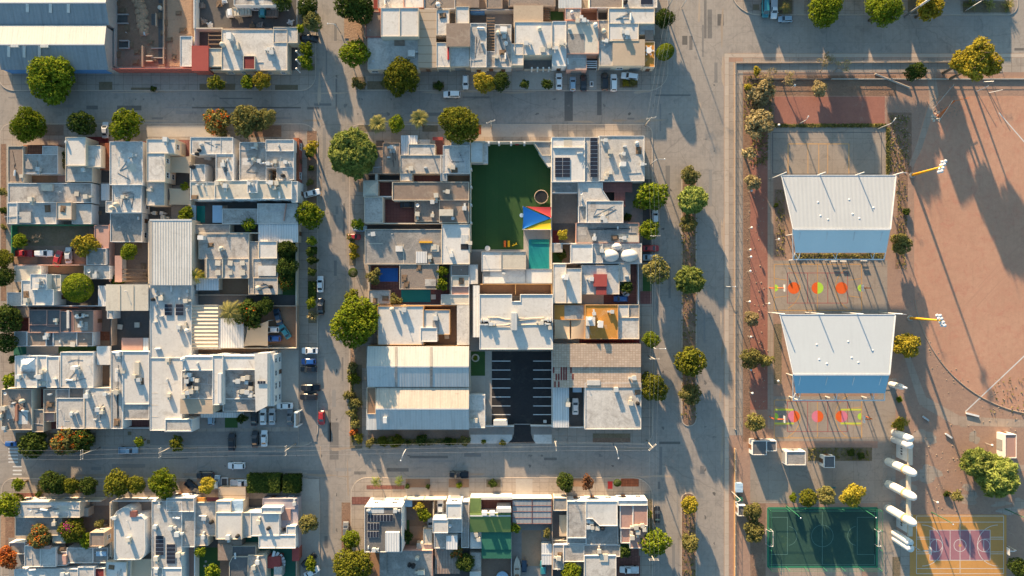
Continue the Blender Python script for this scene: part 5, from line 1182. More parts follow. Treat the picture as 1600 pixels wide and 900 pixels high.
H('symmetrical white office roof with tan cable runs from a central blue-grey box', [([(749, 460), (800, 460), (800, 471), (813, 471), (813, 460), (864, 460), (864, 546), (749, 546)], 8.3, 'clean_roof', '0S')], fl=[(750, 444, 862, 462, 'brown_floor'), (735, 444, 750, 548, 'court_floor')], wl=[(750, 444, 862, 444, 3.0, 'orange_wall'), (805.5, 445, 805.5, 460, 3.0, 'orange_wall'), (862, 444, 862, 460, 3.0, 'orange_wall')], clut=0, name='office_building', cat='office',
  ex=[('slab', 799, 489, 808, 516, 8.0, 10.0, 'metal_grey_shade', 'plant_room'), ('slab', 739, 446, 749, 527, 0.2, 4.4, 'metal_white', 'lean_to')] + [(k, x, y, 8.3) for k, x, y in (('split', 752, 501), ('split', 756, 501), ('split', 760, 501), ('split', 764, 502), ('split', 752, 507), ('split', 756, 507), ('split', 760, 507), ('cool', 767, 506), ('split', 848, 500), ('split', 852, 500), ('split', 856, 500), ('split', 860, 500), ('split', 852, 506), ('split', 856, 506), ('cool', 846, 504), ('cool', 859, 512))] +
  [('slab', 752, 502.5, 766, 505.5, 8.0, 8.7, 'black_plastic', 'duct_hub'), ('slab', 848, 501.5, 862, 504.5, 8.0, 8.7, 'black_plastic', 'duct_hub')])
offroot = [o for o in COL.objects if o.get('label', '').startswith('symmetrical white office')][0]
for pts in (((762, 496), (778, 496), (790, 499), (797, 499)), ((765, 511), (797, 511)), ((768, 509), (790, 508), (797, 506)), ((809, 497), (822, 498), (838, 497), (850, 496)), ((809, 508), (835, 507), (845, 508)), ((809, 501), (825, 499.5), (850, 497))):
    q = MB(); q.tube([(*U(x, y, 8.3), 8.18) for x, y in pts], 0.13, 6); q.build('cable_run', 'cream_wall', offroot)
H('asphalt car park with white bay lines, a lawn square with round planter and a gatehouse', [(733, 617, 758, 669, 3.4, 'white_roof', 'E0')], fl=[(768, 549, 862.5, 664, 'asphalt_new'), (757, 548, 768.5, 664, 'pale_floor'), (736, 549, 758, 588, 'lawn'), (735, 587, 758, 618, 'pale_floor')], wl=[(757, 666, 803, 666, 1.8), (829, 665.5, 862, 665.5, 1.8), (863, 548, 863, 668, 2.6), (803, 663, 829, 663, 0.5, 'gate_metal'), (734, 548, 734, 617, 2.4, 'cream_wall')], clut=0, name='car_park', cat='car park', group=None,
  ex=[('slab', 771, 657, 793, 665, 0.2, 2.8, 'clean_roof', 'gatehouse'), ('slab', 849, 657, 854, 661, 0.2, 1.2, 'clean_roof', 'utility_box'), ('cool', 743, 656, 3.4)])
cp = [o for o in COL.objects if o.get('label', '').startswith('asphalt car park')][0]
for y in (564, 578, 592, 606, 620, 634, 647.5):
    for x0, x1 in ((768.5, 797.5), (833, 862)):
        q = MB(); q.add([(x, yy, KZ + 0.16) for x, yy in prect(x0, y - 0.6, x1, y + 0.6)], [(0, 1, 2, 3)]); q.build('bay_line', 'paint_white', cp)
c = U(743, 559); q = MB(); q.lathe((c[0], c[1], KZ), [(1.1, 0), (1.1, 0.45), (0.85, 0.46), (0.85, 0.3), (0.02, 0.3)], 20); tag(q.build('round_planter', 'cream_roof', origin=(c[0], c[1], KZ)), 'round stone planter on the small lawn beside the black car park', 'planter')
# east column of the middle block
H('big white house with two solar arrays and many rooftop fittings, on the northeast corner', [(862, 214, 914, 284, 4.6, 'clean_roof', 'N0'), (913, 214, 937, 284, 4.4, 'white_roof', 'N0'), (936, 212, 1007, 283, 4.8, 'white_roof', 'NE0')],
  ex=[('solar', 867, 246, 891, 277, 2, 5, 4.7), ('solar', 922, 215, 934, 277, 1, 10, 4.7), ('slab', 881, 217, 894, 230, 4.2, 4.5, 'cream_roof', 'light_well'), ('slab', 864, 230, 912, 231, 4.3, 4.9, 'white_wall', 'roof_rib'), ('slab', 987, 215, 1004, 258, 4.48, 4.62, 'pink_roof', 'terrace'), ('cool', 946, 220, 4.8), ('cool', 953, 238, 4.8), ('cool', 974, 241, 4.8), ('stair', 972, 258, 4.8), ('cool', 953, 270, 4.8), ('cool', 946, 278, 4.8), ('cool', 1003, 257, 4.8), ('split', 976, 229, 4.8), ('line', 905, 224, 4.6), ('gas', 906, 240, 4.6), ('vent', 917, 262, 4.4), ('pipe', 990, 270, 4.8), ('tank', 995, 224, 4.8), ('junk', 998, 235, 4.8)], clut=0.4)
H('white house with a diagonal terrace edge and a brown tiled upper terrace', [([(904, 285), (942, 285), (942, 297), (958, 322), (905, 322)], 4.2, 'white_roof', '0'), (916, 314, 974, 348, 4.4, 'white_roof', ''), (904, 321, 917, 348, 3.6, 'worn_roof', '0'), (862, 284, 903, 301, 3.2, 'grey_roof', '0')], fl=[(863, 300, 904, 349, 'brown_roof'), (974, 283, 1003, 349, 'court_floor'), (942, 296, 960, 325, 'dark_floor')],
  ex=[('slab', 942, 285, 988, 300, 2.8, 3.4, 'maroon_floor', 'terrace'), ('slab', 960, 300, 977, 323, 2.8, 3.38, 'maroon_floor', 'terrace'), ('cool', 941, 341, 4.4), ('cool', 945, 345, 4.4), ('split', 909, 311, 4.2), ('dish', 908, 302, 4.2)])
H('mottled grey concrete roof beside a small dark walled patio', [(900, 348, 999, 380, 3.5, 'grey_roof', 'E')], fl=[(863, 349, 901, 380, 'dark_floor'), (863, 360, 874, 380, 'red_tile')], ex=[('slab', 934, 371, 958, 379, 3.05, 3.3, 'black_plastic', 'light_well'), ('cool', 928, 373, 3.5), ('cool', 975, 372, 3.5), ('slab', 978, 368, 998, 378, 3.0, 3.5, 'cream_roof', 'roof_slab')])
H('white house with two bulging white roof domes and a terrace end', [(892, 382, 926, 411, 4.4, 'clean_roof', '0'), (925, 381, 942, 411, 3.9, 'white_roof', '0'), (941, 381, 1003, 411, 3.4, 'white_roof', 'E')], fl=[(863, 380, 893, 412, 'brown_floor'), (864, 394, 878, 411, 'lawn')], wl=[(863, 411.5, 1003, 411.5, 3.2), (862, 380.5, 1003, 380.5, 3.0)], clut=0.3,
  ex=[('dome', 956, 399, 13, 10, 3.05, 2.4, 'clean_roof', 'roof_dome'), ('dome', 985, 399, 14, 10, 3.05, 2.4, 'clean_roof', 'roof_dome'), ('dome', 964, 385, 9, 6, 3.05, 1.6, 'clean_roof', 'roof_dome'), ('slab', 863, 381, 879, 394, 0.2, 3.0, 'worn_roof', 'lean_to'), ('cool', 940, 392, 3.9)])
H('white house with a stepped red roof patch and a herringbone brick forecourt', [(864, 412, 885, 474, 4.6, 'clean_roof', '0'), (884, 419, 909, 474, 4.6, 'clean_roof', '0'), (908, 414, 968, 460, 3.8, 'white_roof', '0'), (967, 412, 985, 440, 3.8, 'white_roof', 'E0'), (928, 429, 948, 447, 4.6, 'red_roof', '.', 'red_wall'), (932, 446.5, 947, 460, 4.4, 'red_roof', '.', 'red_wall')],
  fl=[(943, 460, 998, 475, 'maroon_floor'), (967, 412, 998, 461, 'brick_paving'), (908, 460, 943, 475, 'cream_roof')], wl=[(997.5, 412, 997.5, 475, 2.2, 'white_wall')], ex=[('stair', 884, 433, 4.6), ('tank', 881, 434, 4.6), ('cool', 924, 436, 3.8), ('split', 979, 431, 3.8)])
H('house with a bright orange stained roof and white tank frames', [(914, 476, 966, 530, 4.6, 'orange_roof', '0', 'orange_wall'), (866, 476, 915, 500, 4.0, 'orange_roof', '0', 'orange_wall'), (965.5, 476, 983, 496, 3.8, 'clean_roof', '0'), (982, 476, 999, 496, 3.6, 'grey_roof', 'E0'), (965.5, 496, 999, 530, 4.0, 'white_roof', 'E0')], fl=[(866, 500, 915, 540, 'pale_floor'), (905, 530, 999, 538, 'red_tile')],
  ex=[('slab', 916, 495, 930, 509, 4.2, 5.6, 'clean_roof', 'tank_stand'), ('tank', 921, 499, 4.6, 5.6), ('tank', 936, 504, 4.6), ('stair', 937, 506, 4.6), ('cool', 928, 490, 4.6), ('cool', 956, 487, 4.6), ('slab', 914.5, 510, 921, 529, 4.25, 4.6, 'white_roof', 'roof_slab'), ('slab', 882, 477, 912, 499, 3.7, 3.86, 'worn_roof', 'roof_slab')], clut=0)
H('low house roofed in beige tiles with a bare red tiled corner', [(864, 538, 1001, 573, 5.2, 'beige_tile', '.E', 'cream_wall'), (864, 572, 1001, 605, 4.8, 'beige_tile', '.E', 'cream_wall')], ex=[('slab', x, y, x + 2.3, y + l, 4.86, 4.9, 'red_tile', 'bare_tiles') for x, y, l in ((864, 573, 10), (868, 584, 10), (872, 584, 10), (876, 573, 21), (880, 573, 21), (883.5, 573, 21), (891, 573, 10), (894, 584, 9), (866, 596, 9), (872, 596, 9))] + [('slab', 917, 594, 938, 602, 4.8, 4.98, 'clean_roof', 'roof_slab'), ('cool', 990, 590, 5.0, 4.88)])
H('large square white roof with a pale metal carport and a parked white car', [(914, 598, 1002, 671, 4.8, 'white_roof', 'ES0')], fl=[(889, 604, 914, 668, 'dark_floor')], clut=0.25, ex=[('slab', 864, 605, 889, 668, 3.4, 3.7, 'metal_white', 'carport_roof'), ('slab', 895, 605, 909, 613, 2.3, 2.6, 'tarp_light', 'awning'), ('cool', 887, 631, 3.7, 3.7), ('cool', 962, 608, 4.8), ('cool', 985, 629, 4.8), ('junk', 997, 613, 4.8), ('btank', 996, 630, 4.8), ('vent', 918, 601, 4.8), ('columns', 866, 610, 866, 664, 3, 3.4, 'white_wall'), ('columns', 887, 610, 887, 664, 3, 3.4, 'white_wall')], wl=[(890, 668, 913, 668, 1.6)])
# ------------------------------------------------------------ block in the bottom left corner
H('long white front roof and grey back roof around a leafy court, bottom left', [(23, 784, 125, 809, 4.6, 'white_roof', 'NW'), (24, 808.5, 96, 837, 4.0, 'grey_roof', '0', 'cream_wall'), (82, 836, 101, 849, 3.8, 'cream_roof', '0')], fl=[(95, 790, 172, 858, 'yard_dirt'), (124, 784, 145, 808, 'court_floor')], wl=[(125, 783, 158, 783, 3.4), (172, 785, 172, 870, 3.2, 'cream_wall')], ex=[('cool', 87, 817, 4.0), ('slab', 128, 794, 138, 807, 0.2, 2.8, 'pale_floor', 'lean_to')])
H('small free standing cube tower with a dark roof and sunlit tan walls', [(140, 832, 163, 854, 6.8, 'brown_roof', 'NE', 'tan_wall')], clut=0, group=None)
H('white house with broken terrace pieces, a pink step and a red bush beside it', [(38, 853, 63, 886, 4.2, 'white_roof', 'W'), (62.5, 856, 87, 886, 4.4, 'white_roof', '0'), (86, 862, 104, 884, 3.6, 'worn_roof', '0'), (104, 856, 145, 880, 3.6, 'worn_roof', '0'), (145, 856, 168, 880, 3.2, 'grey_roof'), (14, 848, 39, 866, 3.0, 'grey_roof', 'W0')], ex=[('slab', 97, 868, 103, 882, 3.3, 4.2, 'pink_wall', 'stair'), ('junk', 92, 862, 3.6), ('junk', 98, 858, 3.6), ('slab', 63, 853, 78, 858, 4.0, 4.8, 'pink_wall', 'stair_head'), ('slab', 150, 862, 166, 869, 2.9, 3.3, 'tarp_light', 'awning')], fl=[(14, 840, 172, 900, 'court_floor')])
H('long grey-white roof along the bottom frame edge, left, with red roof slats', [(22, 889, 122, 960, 3.8, 'white_roof', '0'), (121, 886, 147, 960, 4.0, 'white_roof', '0'), (147, 888, 163, 960, 3.4, 'red_tile', '0')], ex=[('cool', 100, 896, 3.8), ('gas', 52, 890, 3.8)])
rp = [(178, 806), (182, 799), (190, 794), (200, 793), (205, 797), (206, 807), (221, 806), (226, 812), (227, 858), (225, 868), (220, 874), (212, 875), (178, 875)]
H('white house with smoothly rounded corners and a small red skylight', [(rp, 5.2, 'clean_roof', '0E')], fl=[(172, 783, 237, 878, 'court_floor')], wl=[(174.5, 783, 174.5, 872, 3.0, 'cream_wall'), (176, 783, 237, 783, 3.2, 'white_wall')], ex=[('slab', 203, 799, 213, 808, 4.6, 5.35, 'maroon_floor', 'skylight'), ('cool', 203, 841, 5.2), ('cool', 181, 808, 5.2), ('vent', 199, 813, 5.2)], clut=0)
H('white roof running out of the bottom edge below the rounded house', [(165, 878, 198, 960, 4.6, 'clean_roof', ''), (197, 876, 204, 960, 4.0, 'white_roof', '0')], fl=[(204, 873, 240, 960, 'cream_roof')])
H('long white house with two slanting rows of solar panels, bottom left', [(237, 783, 284, 888, 4.4, 'white_roof', 'N0'), (260, 778, 303, 800, 4.6, 'worn_roof', 'N'), (283, 799, 304, 855, 4.2, 'worn_roof', '0'), (253, 888, 284, 960, 4.6, 'clean_roof'), (236.5, 887, 254, 960, 4.2, 'white_roof', '0')], fl=[(284, 855, 304, 960, 'pink_roof')], wl=[(304, 800, 304, 960, 2.8)],
  ex=[('solar', 243, 837, 256, 868, 1, 5, 4.5), ('solar', 260, 850, 274, 881, 1, 5, 4.5), ('cool', 244, 822, 4.4), ('cool', 268, 824, 4.4), ('gas', 276, 809, 4.4), ('cool', 279, 833, 4.4), ('cool', 281, 865, 4.4), ('cool', 246, 871, 4.4), ('cool', 246, 890, 4.4), ('cool', 250, 790, 4.4)], clut=0.3)
H('mottled concrete roof behind an orange and a red street awning', [(303.5, 785, 337, 838, 3.6, 'worn_roof', '0'), (304, 835, 325, 853, 3.6, 'white_roof', '0')], fl=[(324, 838, 341, 855, 'dark_floor')], ex=[('slab', 303, 778, 322, 783, 2.6, 3.0, 'orange_roof', 'awning'), ('slab', 323, 777.5, 342, 783, 2.6, 2.9, 'red_roof', 'awning'), ('gas', 316, 806, 3.6), ('cool', 321, 808, 3.6), ('tank', 331, 815, 3.6), ('cool', 319, 838, 3.6)])
H('clean white house with a blue roofed corner room and black water tank', [(337, 801, 378, 843, 5.6, 'clean_roof', '0'), (337, 783, 361, 802, 5.2, 'clean_roof', 'N'), (361, 783, 379, 801, 4.6, 'tarp_light', '.N'), (377.5, 801, 393, 840, 4.8, 'white_roof', '0')], ex=[('btank', 372, 837, 5.6), ('cool', 358, 838, 5.6), ('slab', 341, 844, 378, 852, 0.2, 3.0, 'brown_roof', 'lean_to')], clut=0.3)
H('white corner house with a grey terrace, V shaped roof beam and a lilac east edge', [(391, 801, 436, 838, 5.0, 'clean_roof', '0'), (408, 793, 440, 803, 5.4, 'clean_roof', 'N0'), (404, 836, 462, 857, 5.0, 'clean_roof', '0E'), (447, 822, 462, 838, 4.8, 'clean_roof', 'E'), (410, 779, 466, 795, 3.2, 'lilac_wall', 'N0', 'lilac_wall'), (439, 795, 466, 824, 3.2, 'lilac_wall', 'E0', 'lilac_wall')], fl=[(383, 779, 412, 802, 'dark_floor'), (383, 838, 405, 852, 'dark_green')],
  ex=[('cool', 405, 815, 5.0), ('btank', 420, 825, 5.0), ('slab', 429, 844, 430, 856, 4.65, 5.0, 'white_wall', 'roof_beam'), ('slab', 440, 795, 454, 813, 2.9, 3.4, 'pink_roof', 'roof_slab'), ('cool', 461, 786, 3.2)], wl=[(466, 780, 466, 860, 2.8, 'lilac_wall')], clut=0.3)
H('lawn garden with stepping stones, brown lean-to and dark roofs, bottom edge', [(341, 851, 362, 875, 3.2, 'brown_roof', '.'), (362, 853, 400, 871, 3.2, 'dark_roof', '0'), ([(358, 880), (363, 870), (388, 870), (388, 960), (358, 960)], 3.6, 'dark_roof', '0'), (387, 868, 416, 960, 3.8, 'worn_roof', '0')], fl=[(305, 855, 345, 960, 'lawn'), (344, 874, 360, 960, 'yard_dirt'), (395, 853, 462, 960, 'dark_green')], wl=[(396, 853, 396, 869, 3.0), (396, 869, 416, 865, 3.0)],
  ex=[('gas', 368, 868, 3.2), ('cool', 404, 877, 3.8), ('cool', 398, 885, 3.8), ('slab', 415, 870, 438, 888, 0.2, 3.0, 'red_roof', 'porch_roof'), ('slab', 428, 886, 440, 902, 0.2, 3.2, 'white_roof', 'porch_roof')] + [('slab', x, y, x + 3, y + 3, 0.2, 0.32, 'pale_floor', 'stepping_stone') for x, y in ((320, 876), (325, 882), (331, 884), (318, 883))])
q = MB()
for k in range(9):
    a0 = math.radians(-70 + k * 18); c = U(424, 880, 2.5); q.bar((c[0] + 1.6 * math.cos(a0), c[1] + 1.6 * math.sin(a0), 0.4 + k * 0.3), (c[0] + 3.6 * math.cos(a0), c[1] + 3.6 * math.sin(a0), 0.4 + k * 0.3), 0.7, 0.2)
tag(q.build('curved_stair', 'paint_white'), 'curving white outdoor stair beside a red porch roof', 'stair')
H('brick red canopy roof on the east fence of the green court', [(457, 857, 467, 876, 3.0, 'red_roof', '.', 'red_wall')], wl=[(463, 876, 463, 960, 2.6, 'tan_wall')], name='gate_canopy', cat='canopy', group=None, clut=0)
H('beige flat carport roof in front of the clean white house', [(342, 762, 383, 780, 2.8, 'slab_roof', '.', 'tan_wall')], name='carport', cat='carport', group=None, clut=0)
# ------------------------------------------------------------ block at the bottom, middle
H('tall house with a roof full of dark solar panels and glaring white north wall', [(569.5, 792, 628, 863, 8.2, 'dark_roof', 'NW0')], fl=[(575, 863, 594, 960, 'brown_floor')], clut=0, ex=[('solar', 574, 804, 614, 815, 8, 1, 8.4), ('solar', 574, 817, 593, 828, 4, 1, 8.4), ('solar', 574, 830, 592, 840, 4, 1, 8.4), ('slab', 602, 832, 624, 862, 7.8, 9.0, 'metal_white', 'stair_room'), ('slab', 575, 793, 600, 802, 7.85, 8.1, 'metal_grey_shade', 'roof_slab'), ('cool', 618, 797, 8.2), ('split', 576, 797, 8.2), ('split', 576, 855, 8.2), ('cool', 585, 858, 8.2), ('slab', 600, 793, 614, 802, 7.85, 8.05, 'maroon_floor', 'roof_slab')])
H('walled brown garden patio with a flower bed, beside the tall solar panelled house', [(661, 827, 675, 851, 3.0, 'cream_roof', '0')], fl=[(629, 782, 678, 853, 'brown_floor'), (632, 795, 650, 812, 'yard_dirt'), (640, 822, 660, 841, 'bare_soil'), (630, 812, 640, 850, 'lawn')], wl=[(630, 781, 697, 781, 3.2), (677, 785, 677, 827, 2.6)], ex=[('slab', 630, 782, 644, 792, 2.2, 2.5, 'tarp_light', 'awning'), ('slab', 651, 849, 676, 858, 0.2, 2.6, 'cream_roof', 'lean_to')], name='garden_patio', cat='patio', group=None)
H('bright white house of stacked cubes with a grey side passage', [(697, 787, 721, 811, 7.4, 'clean_roof', 'NE0'), (676, 812, 700, 833, 6.4, 'clean_roof', '0W'), (700, 811, 722, 832, 5.4, 'white_roof', ''), (678, 832, 700, 857, 4.4, 'worn_roof', '0'), (698, 838, 714, 858, 5.8, 'metal_white', '.'), (721, 784, 733, 856, 3.8, 'grey_roof', 'N')], fl=[(699, 832, 722, 858, 'court_floor')], ex=[('dish', 703, 820, 5.4), ('split', 719, 838, 1, 0.3), ('cool', 718, 836, 1, 0.3)], clut=0.3)
H('mottled grey concrete roof with a pot and small tanks, bottom edge', [(593, 860, 676, 960, 3.8, 'grey_roof', '0')], fl=[(676, 858, 734, 960, 'dark_floor')], ex=[('tank', 652, 871, 3.8), ('btank', 640, 882, 3.8), ('btank', 646, 883, 3.8), ('cool', 656, 893, 3.8), ('cool', 661, 893, 3.8), ('slab', 593, 864, 604, 900, 3.4, 4.0, 'grey_roof', 'roof_slab')], clut=0.2)
H('patched rusty sheet metal shed roof beside a dark leafy yard', [(680, 859, 718, 896, 3.0, 'rust_metal', '.')], name='shed', cat='shed', group=None, clut=0)
g = empty('green_house', (*U(766, 826), KZ)); tag(g, 'house with green pitched roofs, white dormer wall and teal lower roof', 'house', HOUSE_GROUP)
gable(g, 734, 802, 798, 831.5, 806, 4.9, 5.0, 4.35, 'green_roof', 'green_roof', 'white_wall')
shell(g, prect(753, 831.7, 798.2, 858, 3.9), 3.9, 'dark_green', 'cream_wall', '.'); shell(g, prect(753, 858.3, 798.2, 872, 3.7), 3.7, 'dark_green', 'cream_wall', '.'); shell(g, prect(735, 832, 753, 857, 3.7), 3.7, 'clean_roof', 'white_wall', '0')
shell(g, prect(735, 779, 751, 802, 4.6), 4.6, 'green_roof', 'white_wall', '.'); shell(g, prect(776, 795, 798, 800, 5.6), 5.6, 'clean_roof', 'white_wall', '.'); shell(g, prect(735, 777.5, 800, 780, 4.0), 4.0, 'clean_roof', 'white_wall', '.N')
for x, y in ((757, 801), (769, 801)): a = U(x, y, 5.4); q = MB(); q.box(a[0] - 0.7, a[1] - 0.5, 4.5, a[0] + 0.7, a[1] + 0.4, 6.3); q.build('dormer', 'white_wall', g)
for x, y in ((744, 834), (748, 841)): a = U(x, y, 3.5); place(g, 'cool', a[0], a[1], 3.4)
q = MB(); q.prism(prect(752, 781, 800, 803), 0, KZ + 0.1); q.build('patio', 'maroon_floor', g); q = MB(); q.prism(prect(736, 858, 752, 886), 0, 2.6); q.build('lean_to', 'worn_roof', g); q = MB(); q.prism(prect(735, 886, 752, 960), 0, 3.2); q.build('lean_to', 'clean_roof', g)
q = MB(); q.prism(prect(753, 872, 799, 960), 0, KZ + 0.09); q.build('patio', 'yard_dirt', g)
a = U(785, 901); q = MB(); q.lathe((a[0], a[1], KZ), [(1.7, 0), (1.75, 0.7), (1.5, 0.72), (1.5, 0.5), (0.02, 0.5)], 24); tag(q.build('paddling_pool', 'tarp_light', origin=(a[0], a[1], KZ)), 'round pale blue paddling pool cut by the bottom frame edge', 'paddling pool')
H('dirt yard with a translucent pergola roof on dark red beams', [], fl=[(799, 818, 863, 960, 'court_floor'), (815, 828, 846, 884, 'bare_soil')], wl=[(799, 779, 862, 779, 3.4, 'white_wall'), (799, 818, 799, 960, 2.4, 'grey_wall'), (863, 779, 863, 960, 2.8, 'tan_wall')], name='dirt_yard', cat='yard', group=None,
  ex=[('slab', 801, 782, 831, 818, 3.1, 3.2, 'metal_dull_shade', 'pergola_roof'), ('slab', 832, 782, 862, 818, 3.1, 3.2, 'metal_dull_shade', 'pergola_roof')] + [('slab', 800, y, 862, y + 0.6, 3.05, 3.3, 'maroon_floor', 'pergola_beam') for y in (790, 799, 809, 818)] + [('slab', x, 781, x + 0.7, 819, 3.02, 3.35, 'maroon_floor', 'pergola_beam') for x in (800, 831, 861.5)])
H('big white house with a notched deck of air coolers and a mottled west roof', [(886, 783, 916, 841, 4.4, 'worn_roof', '0N'), ([(915.5, 783), (965, 783), (965, 822), (937, 822), (926, 811), (915.5, 811)], 4.9, 'clean_roof', 'N0'), (915, 811, 966, 851, 3.6, 'grey_roof', '0'), (886, 841, 917, 850, 3.6, 'grey_roof', '0'), (865, 778, 886, 798, 4.0, 'grey_roof', 'N', 'cream_wall')], fl=[(864, 798, 887, 850, 'court_floor')], wl=[(864, 798, 886, 798, 2.6), (864, 845, 886, 845, 2.4, 'cream_wall')],
  ex=[('cool', 919, 813, 3.6), ('cool', 924, 816, 3.6), ('cool', 925, 823, 3.6), ('cool', 919, 822, 3.6), ('cool', 933, 824, 3.6), ('tank', 941, 824, 3.6), ('slab', 955, 825, 964, 848, 3.2, 3.45, 'dark_floor', 'light_well'), ('slab', 874, 805, 886, 838, 2.2, 2.5, 'sail_tan', 'awning')], clut=0)
H('white corner house with lilac-brown roof decks and angled coolers, by the avenue', [(966, 782, 1012, 790, 5.2, 'clean_roof', 'N'), (969, 788, 989, 826, 4.8, 'pink_roof', ''), (989, 789, 1012, 822, 5.0, 'pink_roof', 'E'), (970, 825, 985, 849, 4.4, 'pink_roof'), (984, 821, 1012, 857, 4.6, 'pink_roof', 'E')], fl=[(984, 857, 998, 960, 'brick_paving'), (970, 850, 985, 880, 'lawn')], ex=[('cool', 993, 822, 4.6), ('cool', 996, 830, 4.6), ('cool', 1003, 820, 4.6), ('cool', 1006, 826, 4.6), ('slab', 982, 796, 988, 825, 4.4, 4.6, 'maroon_floor', 'roof_slab'), ('cool', 987, 838, 4.6)], clut=0)
H('stained grey-white concrete roofs along the bottom edge, right of the dirt yard', [(864, 851, 881, 890, 3.4, 'worn_roof', '0'), (880.5, 851, 913, 878, 3.6, 'worn_roof', '0'), (912, 852, 969, 870, 3.4, 'grey_roof', '0'), (913, 868, 963, 960, 3.8, 'white_roof', '0')], fl=[(864, 889, 914, 960, 'dark_floor'), (963, 868, 1000, 960, 'brick_paving')], ex=[('cool', 936, 860, 3.4), ('slab', 938, 866, 950, 878, 3.5, 3.9, 'cream_roof', 'roof_slab'), ('junk', 875, 868, 3.4), ('cool', 873, 871, 3.4), ('line', 870, 880, 3.4)], clut=0.4)
# ------------------------------------------------------------ houses out of frame whose shadows fall into it
for x0, x1, h in ((1168, 1185, 4.2), (1200, 1258, 4.4), (1270, 1330, 4.6), (1342, 1400, 4.4), (1415, 1470, 4.6), (1480, 1560, 4.2)):
    H('pale flat roofed house just north of the top frame edge on the far right', [(x0, -90, x1, -14, h, 'white_roof', 'S')], clut=0.3, group='houses north of the frame')
for y0, y1, h in ((215, 285, 4.2), (300, 360, 4.4), (380, 450, 4.0), (470, 540, 4.4), (560, 650, 4.0), (770, 850, 4.2), (20, 110, 4.2)):
    H('pale flat roofed house beyond the left frame edge across the west street', [(-170, y0, -78, y1, h, 'worn_roof', 'E')], clut=0.3, group='houses west of the frame')
H('added pale house beyond the top frame edge, shading the building site', [(160, -100, 236, -34, 5.0, 'worn_roof', 'S')], clut=0.3, group='houses north of the frame')  # unseen block added to throw partial shade over the site
# ------------------------------------------------------------ trees and shrubs
def leaf_quads(P, N, size, rg, aspect=1.5, droop=0.0):
    """leaf-sized diamonds at points P, facing N"""
    n = len(P)
    N = N + rg.normal(0, 0.35, (n, 3)); N /= np.linalg.norm(N, axis=1)[:, None] + 1e-9
    a = rg.normal(0, 1, (n, 3)); T = np.cross(N, a); T /= np.linalg.norm(T, axis=1)[:, None] + 1e-9
    B = np.cross(N, T)
    s = size * rg.uniform(0.6, 1.35, (n, 1))
    t = T * s * aspect * 0.5; b = B * s * 0.5
    V = np.stack([P - t, P + b * 0.9 - N * s * 0.12, P + t, P - b * 0.9 - N * s * 0.12], 1).reshape(-1, 3)
    F = np.arange(4 * n).reshape(n, 4)
    return V, F


def mesh_vf(name, V, F, mat):
    me = bpy.data.meshes.new(name)
    me.from_pydata(V.tolist(), [], F.tolist()); me.materials.append(MATS[mat]); me.update()
    return me


def crown_points(rg, Rd, zr, nlobe, n, lr=(0.34, 0.52), flat_bottom=0.35, spread=0.62):
    C = []; tries = 0
    while len(C) < nlobe and tries < 4000:
        tries += 1
        d = rg.normal(0, 1, 3); d /= np.linalg.norm(d)
        if d[2] < -flat_bottom: continue
        r = spread * rg.uniform(0.75, 1.05)
        c = d * r; q = rg.uniform(*lr)
        if all(np.linalg.norm(c - e[0]) > 0.55 * (q + e[1]) * 0.72 for e in C): C.append((c, q))
    C.append((np.zeros(3), 0.55))
    w = np.array([q * q for _, q in C]); w /= w.sum()
    P = []; N = []
    for (c, q), k in zip(C, (w * n * 1.7).astype(int)):
        d = rg.normal(0, 1, (k, 3)); d /= np.linalg.norm(d, axis=1)[:, None]
        rad = q * (1 - 0.28 * rg.random((k, 1)) ** 1.6)
        # clumps: pull points towards twig ends
        p = c + d * rad + rg.normal(0, 0.025, (k, 3))
        keep = np.ones(k, bool)
        for e, er in C:
            if e is c: continue
            keep &= np.linalg.norm(p - e, axis=1) > er * 0.72
        P.append(p[keep]); N.append(d[keep])
    P = np.concatenate(P); N = np.concatenate(N)
    P[:, 2] *= zr
    P = P * Rd
    # twig tips: thin the points to a spacing, then hang a tuft of leaves on each
    rt = 0.30 + 0.045 * Rd; cell = rt * 1.15
    key = np.floor(P / cell).astype(int); _, ix = np.unique(key, axis=0, return_index=True)
    T, TN = P[ix], N[ix]
    k = max(6, int(n * 1.15 / max(1, len(T))))
    Q = np.repeat(T, k, 0); D = np.repeat(TN, k, 0) * 0.75 + rg.normal(0, 0.75, (len(T) * k, 3)) + [0, 0, 0.25]
    D /= np.linalg.norm(D, axis=1)[:, None] + 1e-9
    Q = Q + D * rt * rg.uniform(0.45, 1.0, (len(Q), 1)) * np.repeat(rg.uniform(0.6, 1.25, (len(T), 1)), k, 0)
    f = rg.choice(len(P), min(len(P), int(n * 0.22))); I = P[f] * rg.uniform(0.55, 0.86, (len(f), 1))
    return np.concatenate([Q, I]), np.concatenate([D, N[f]])


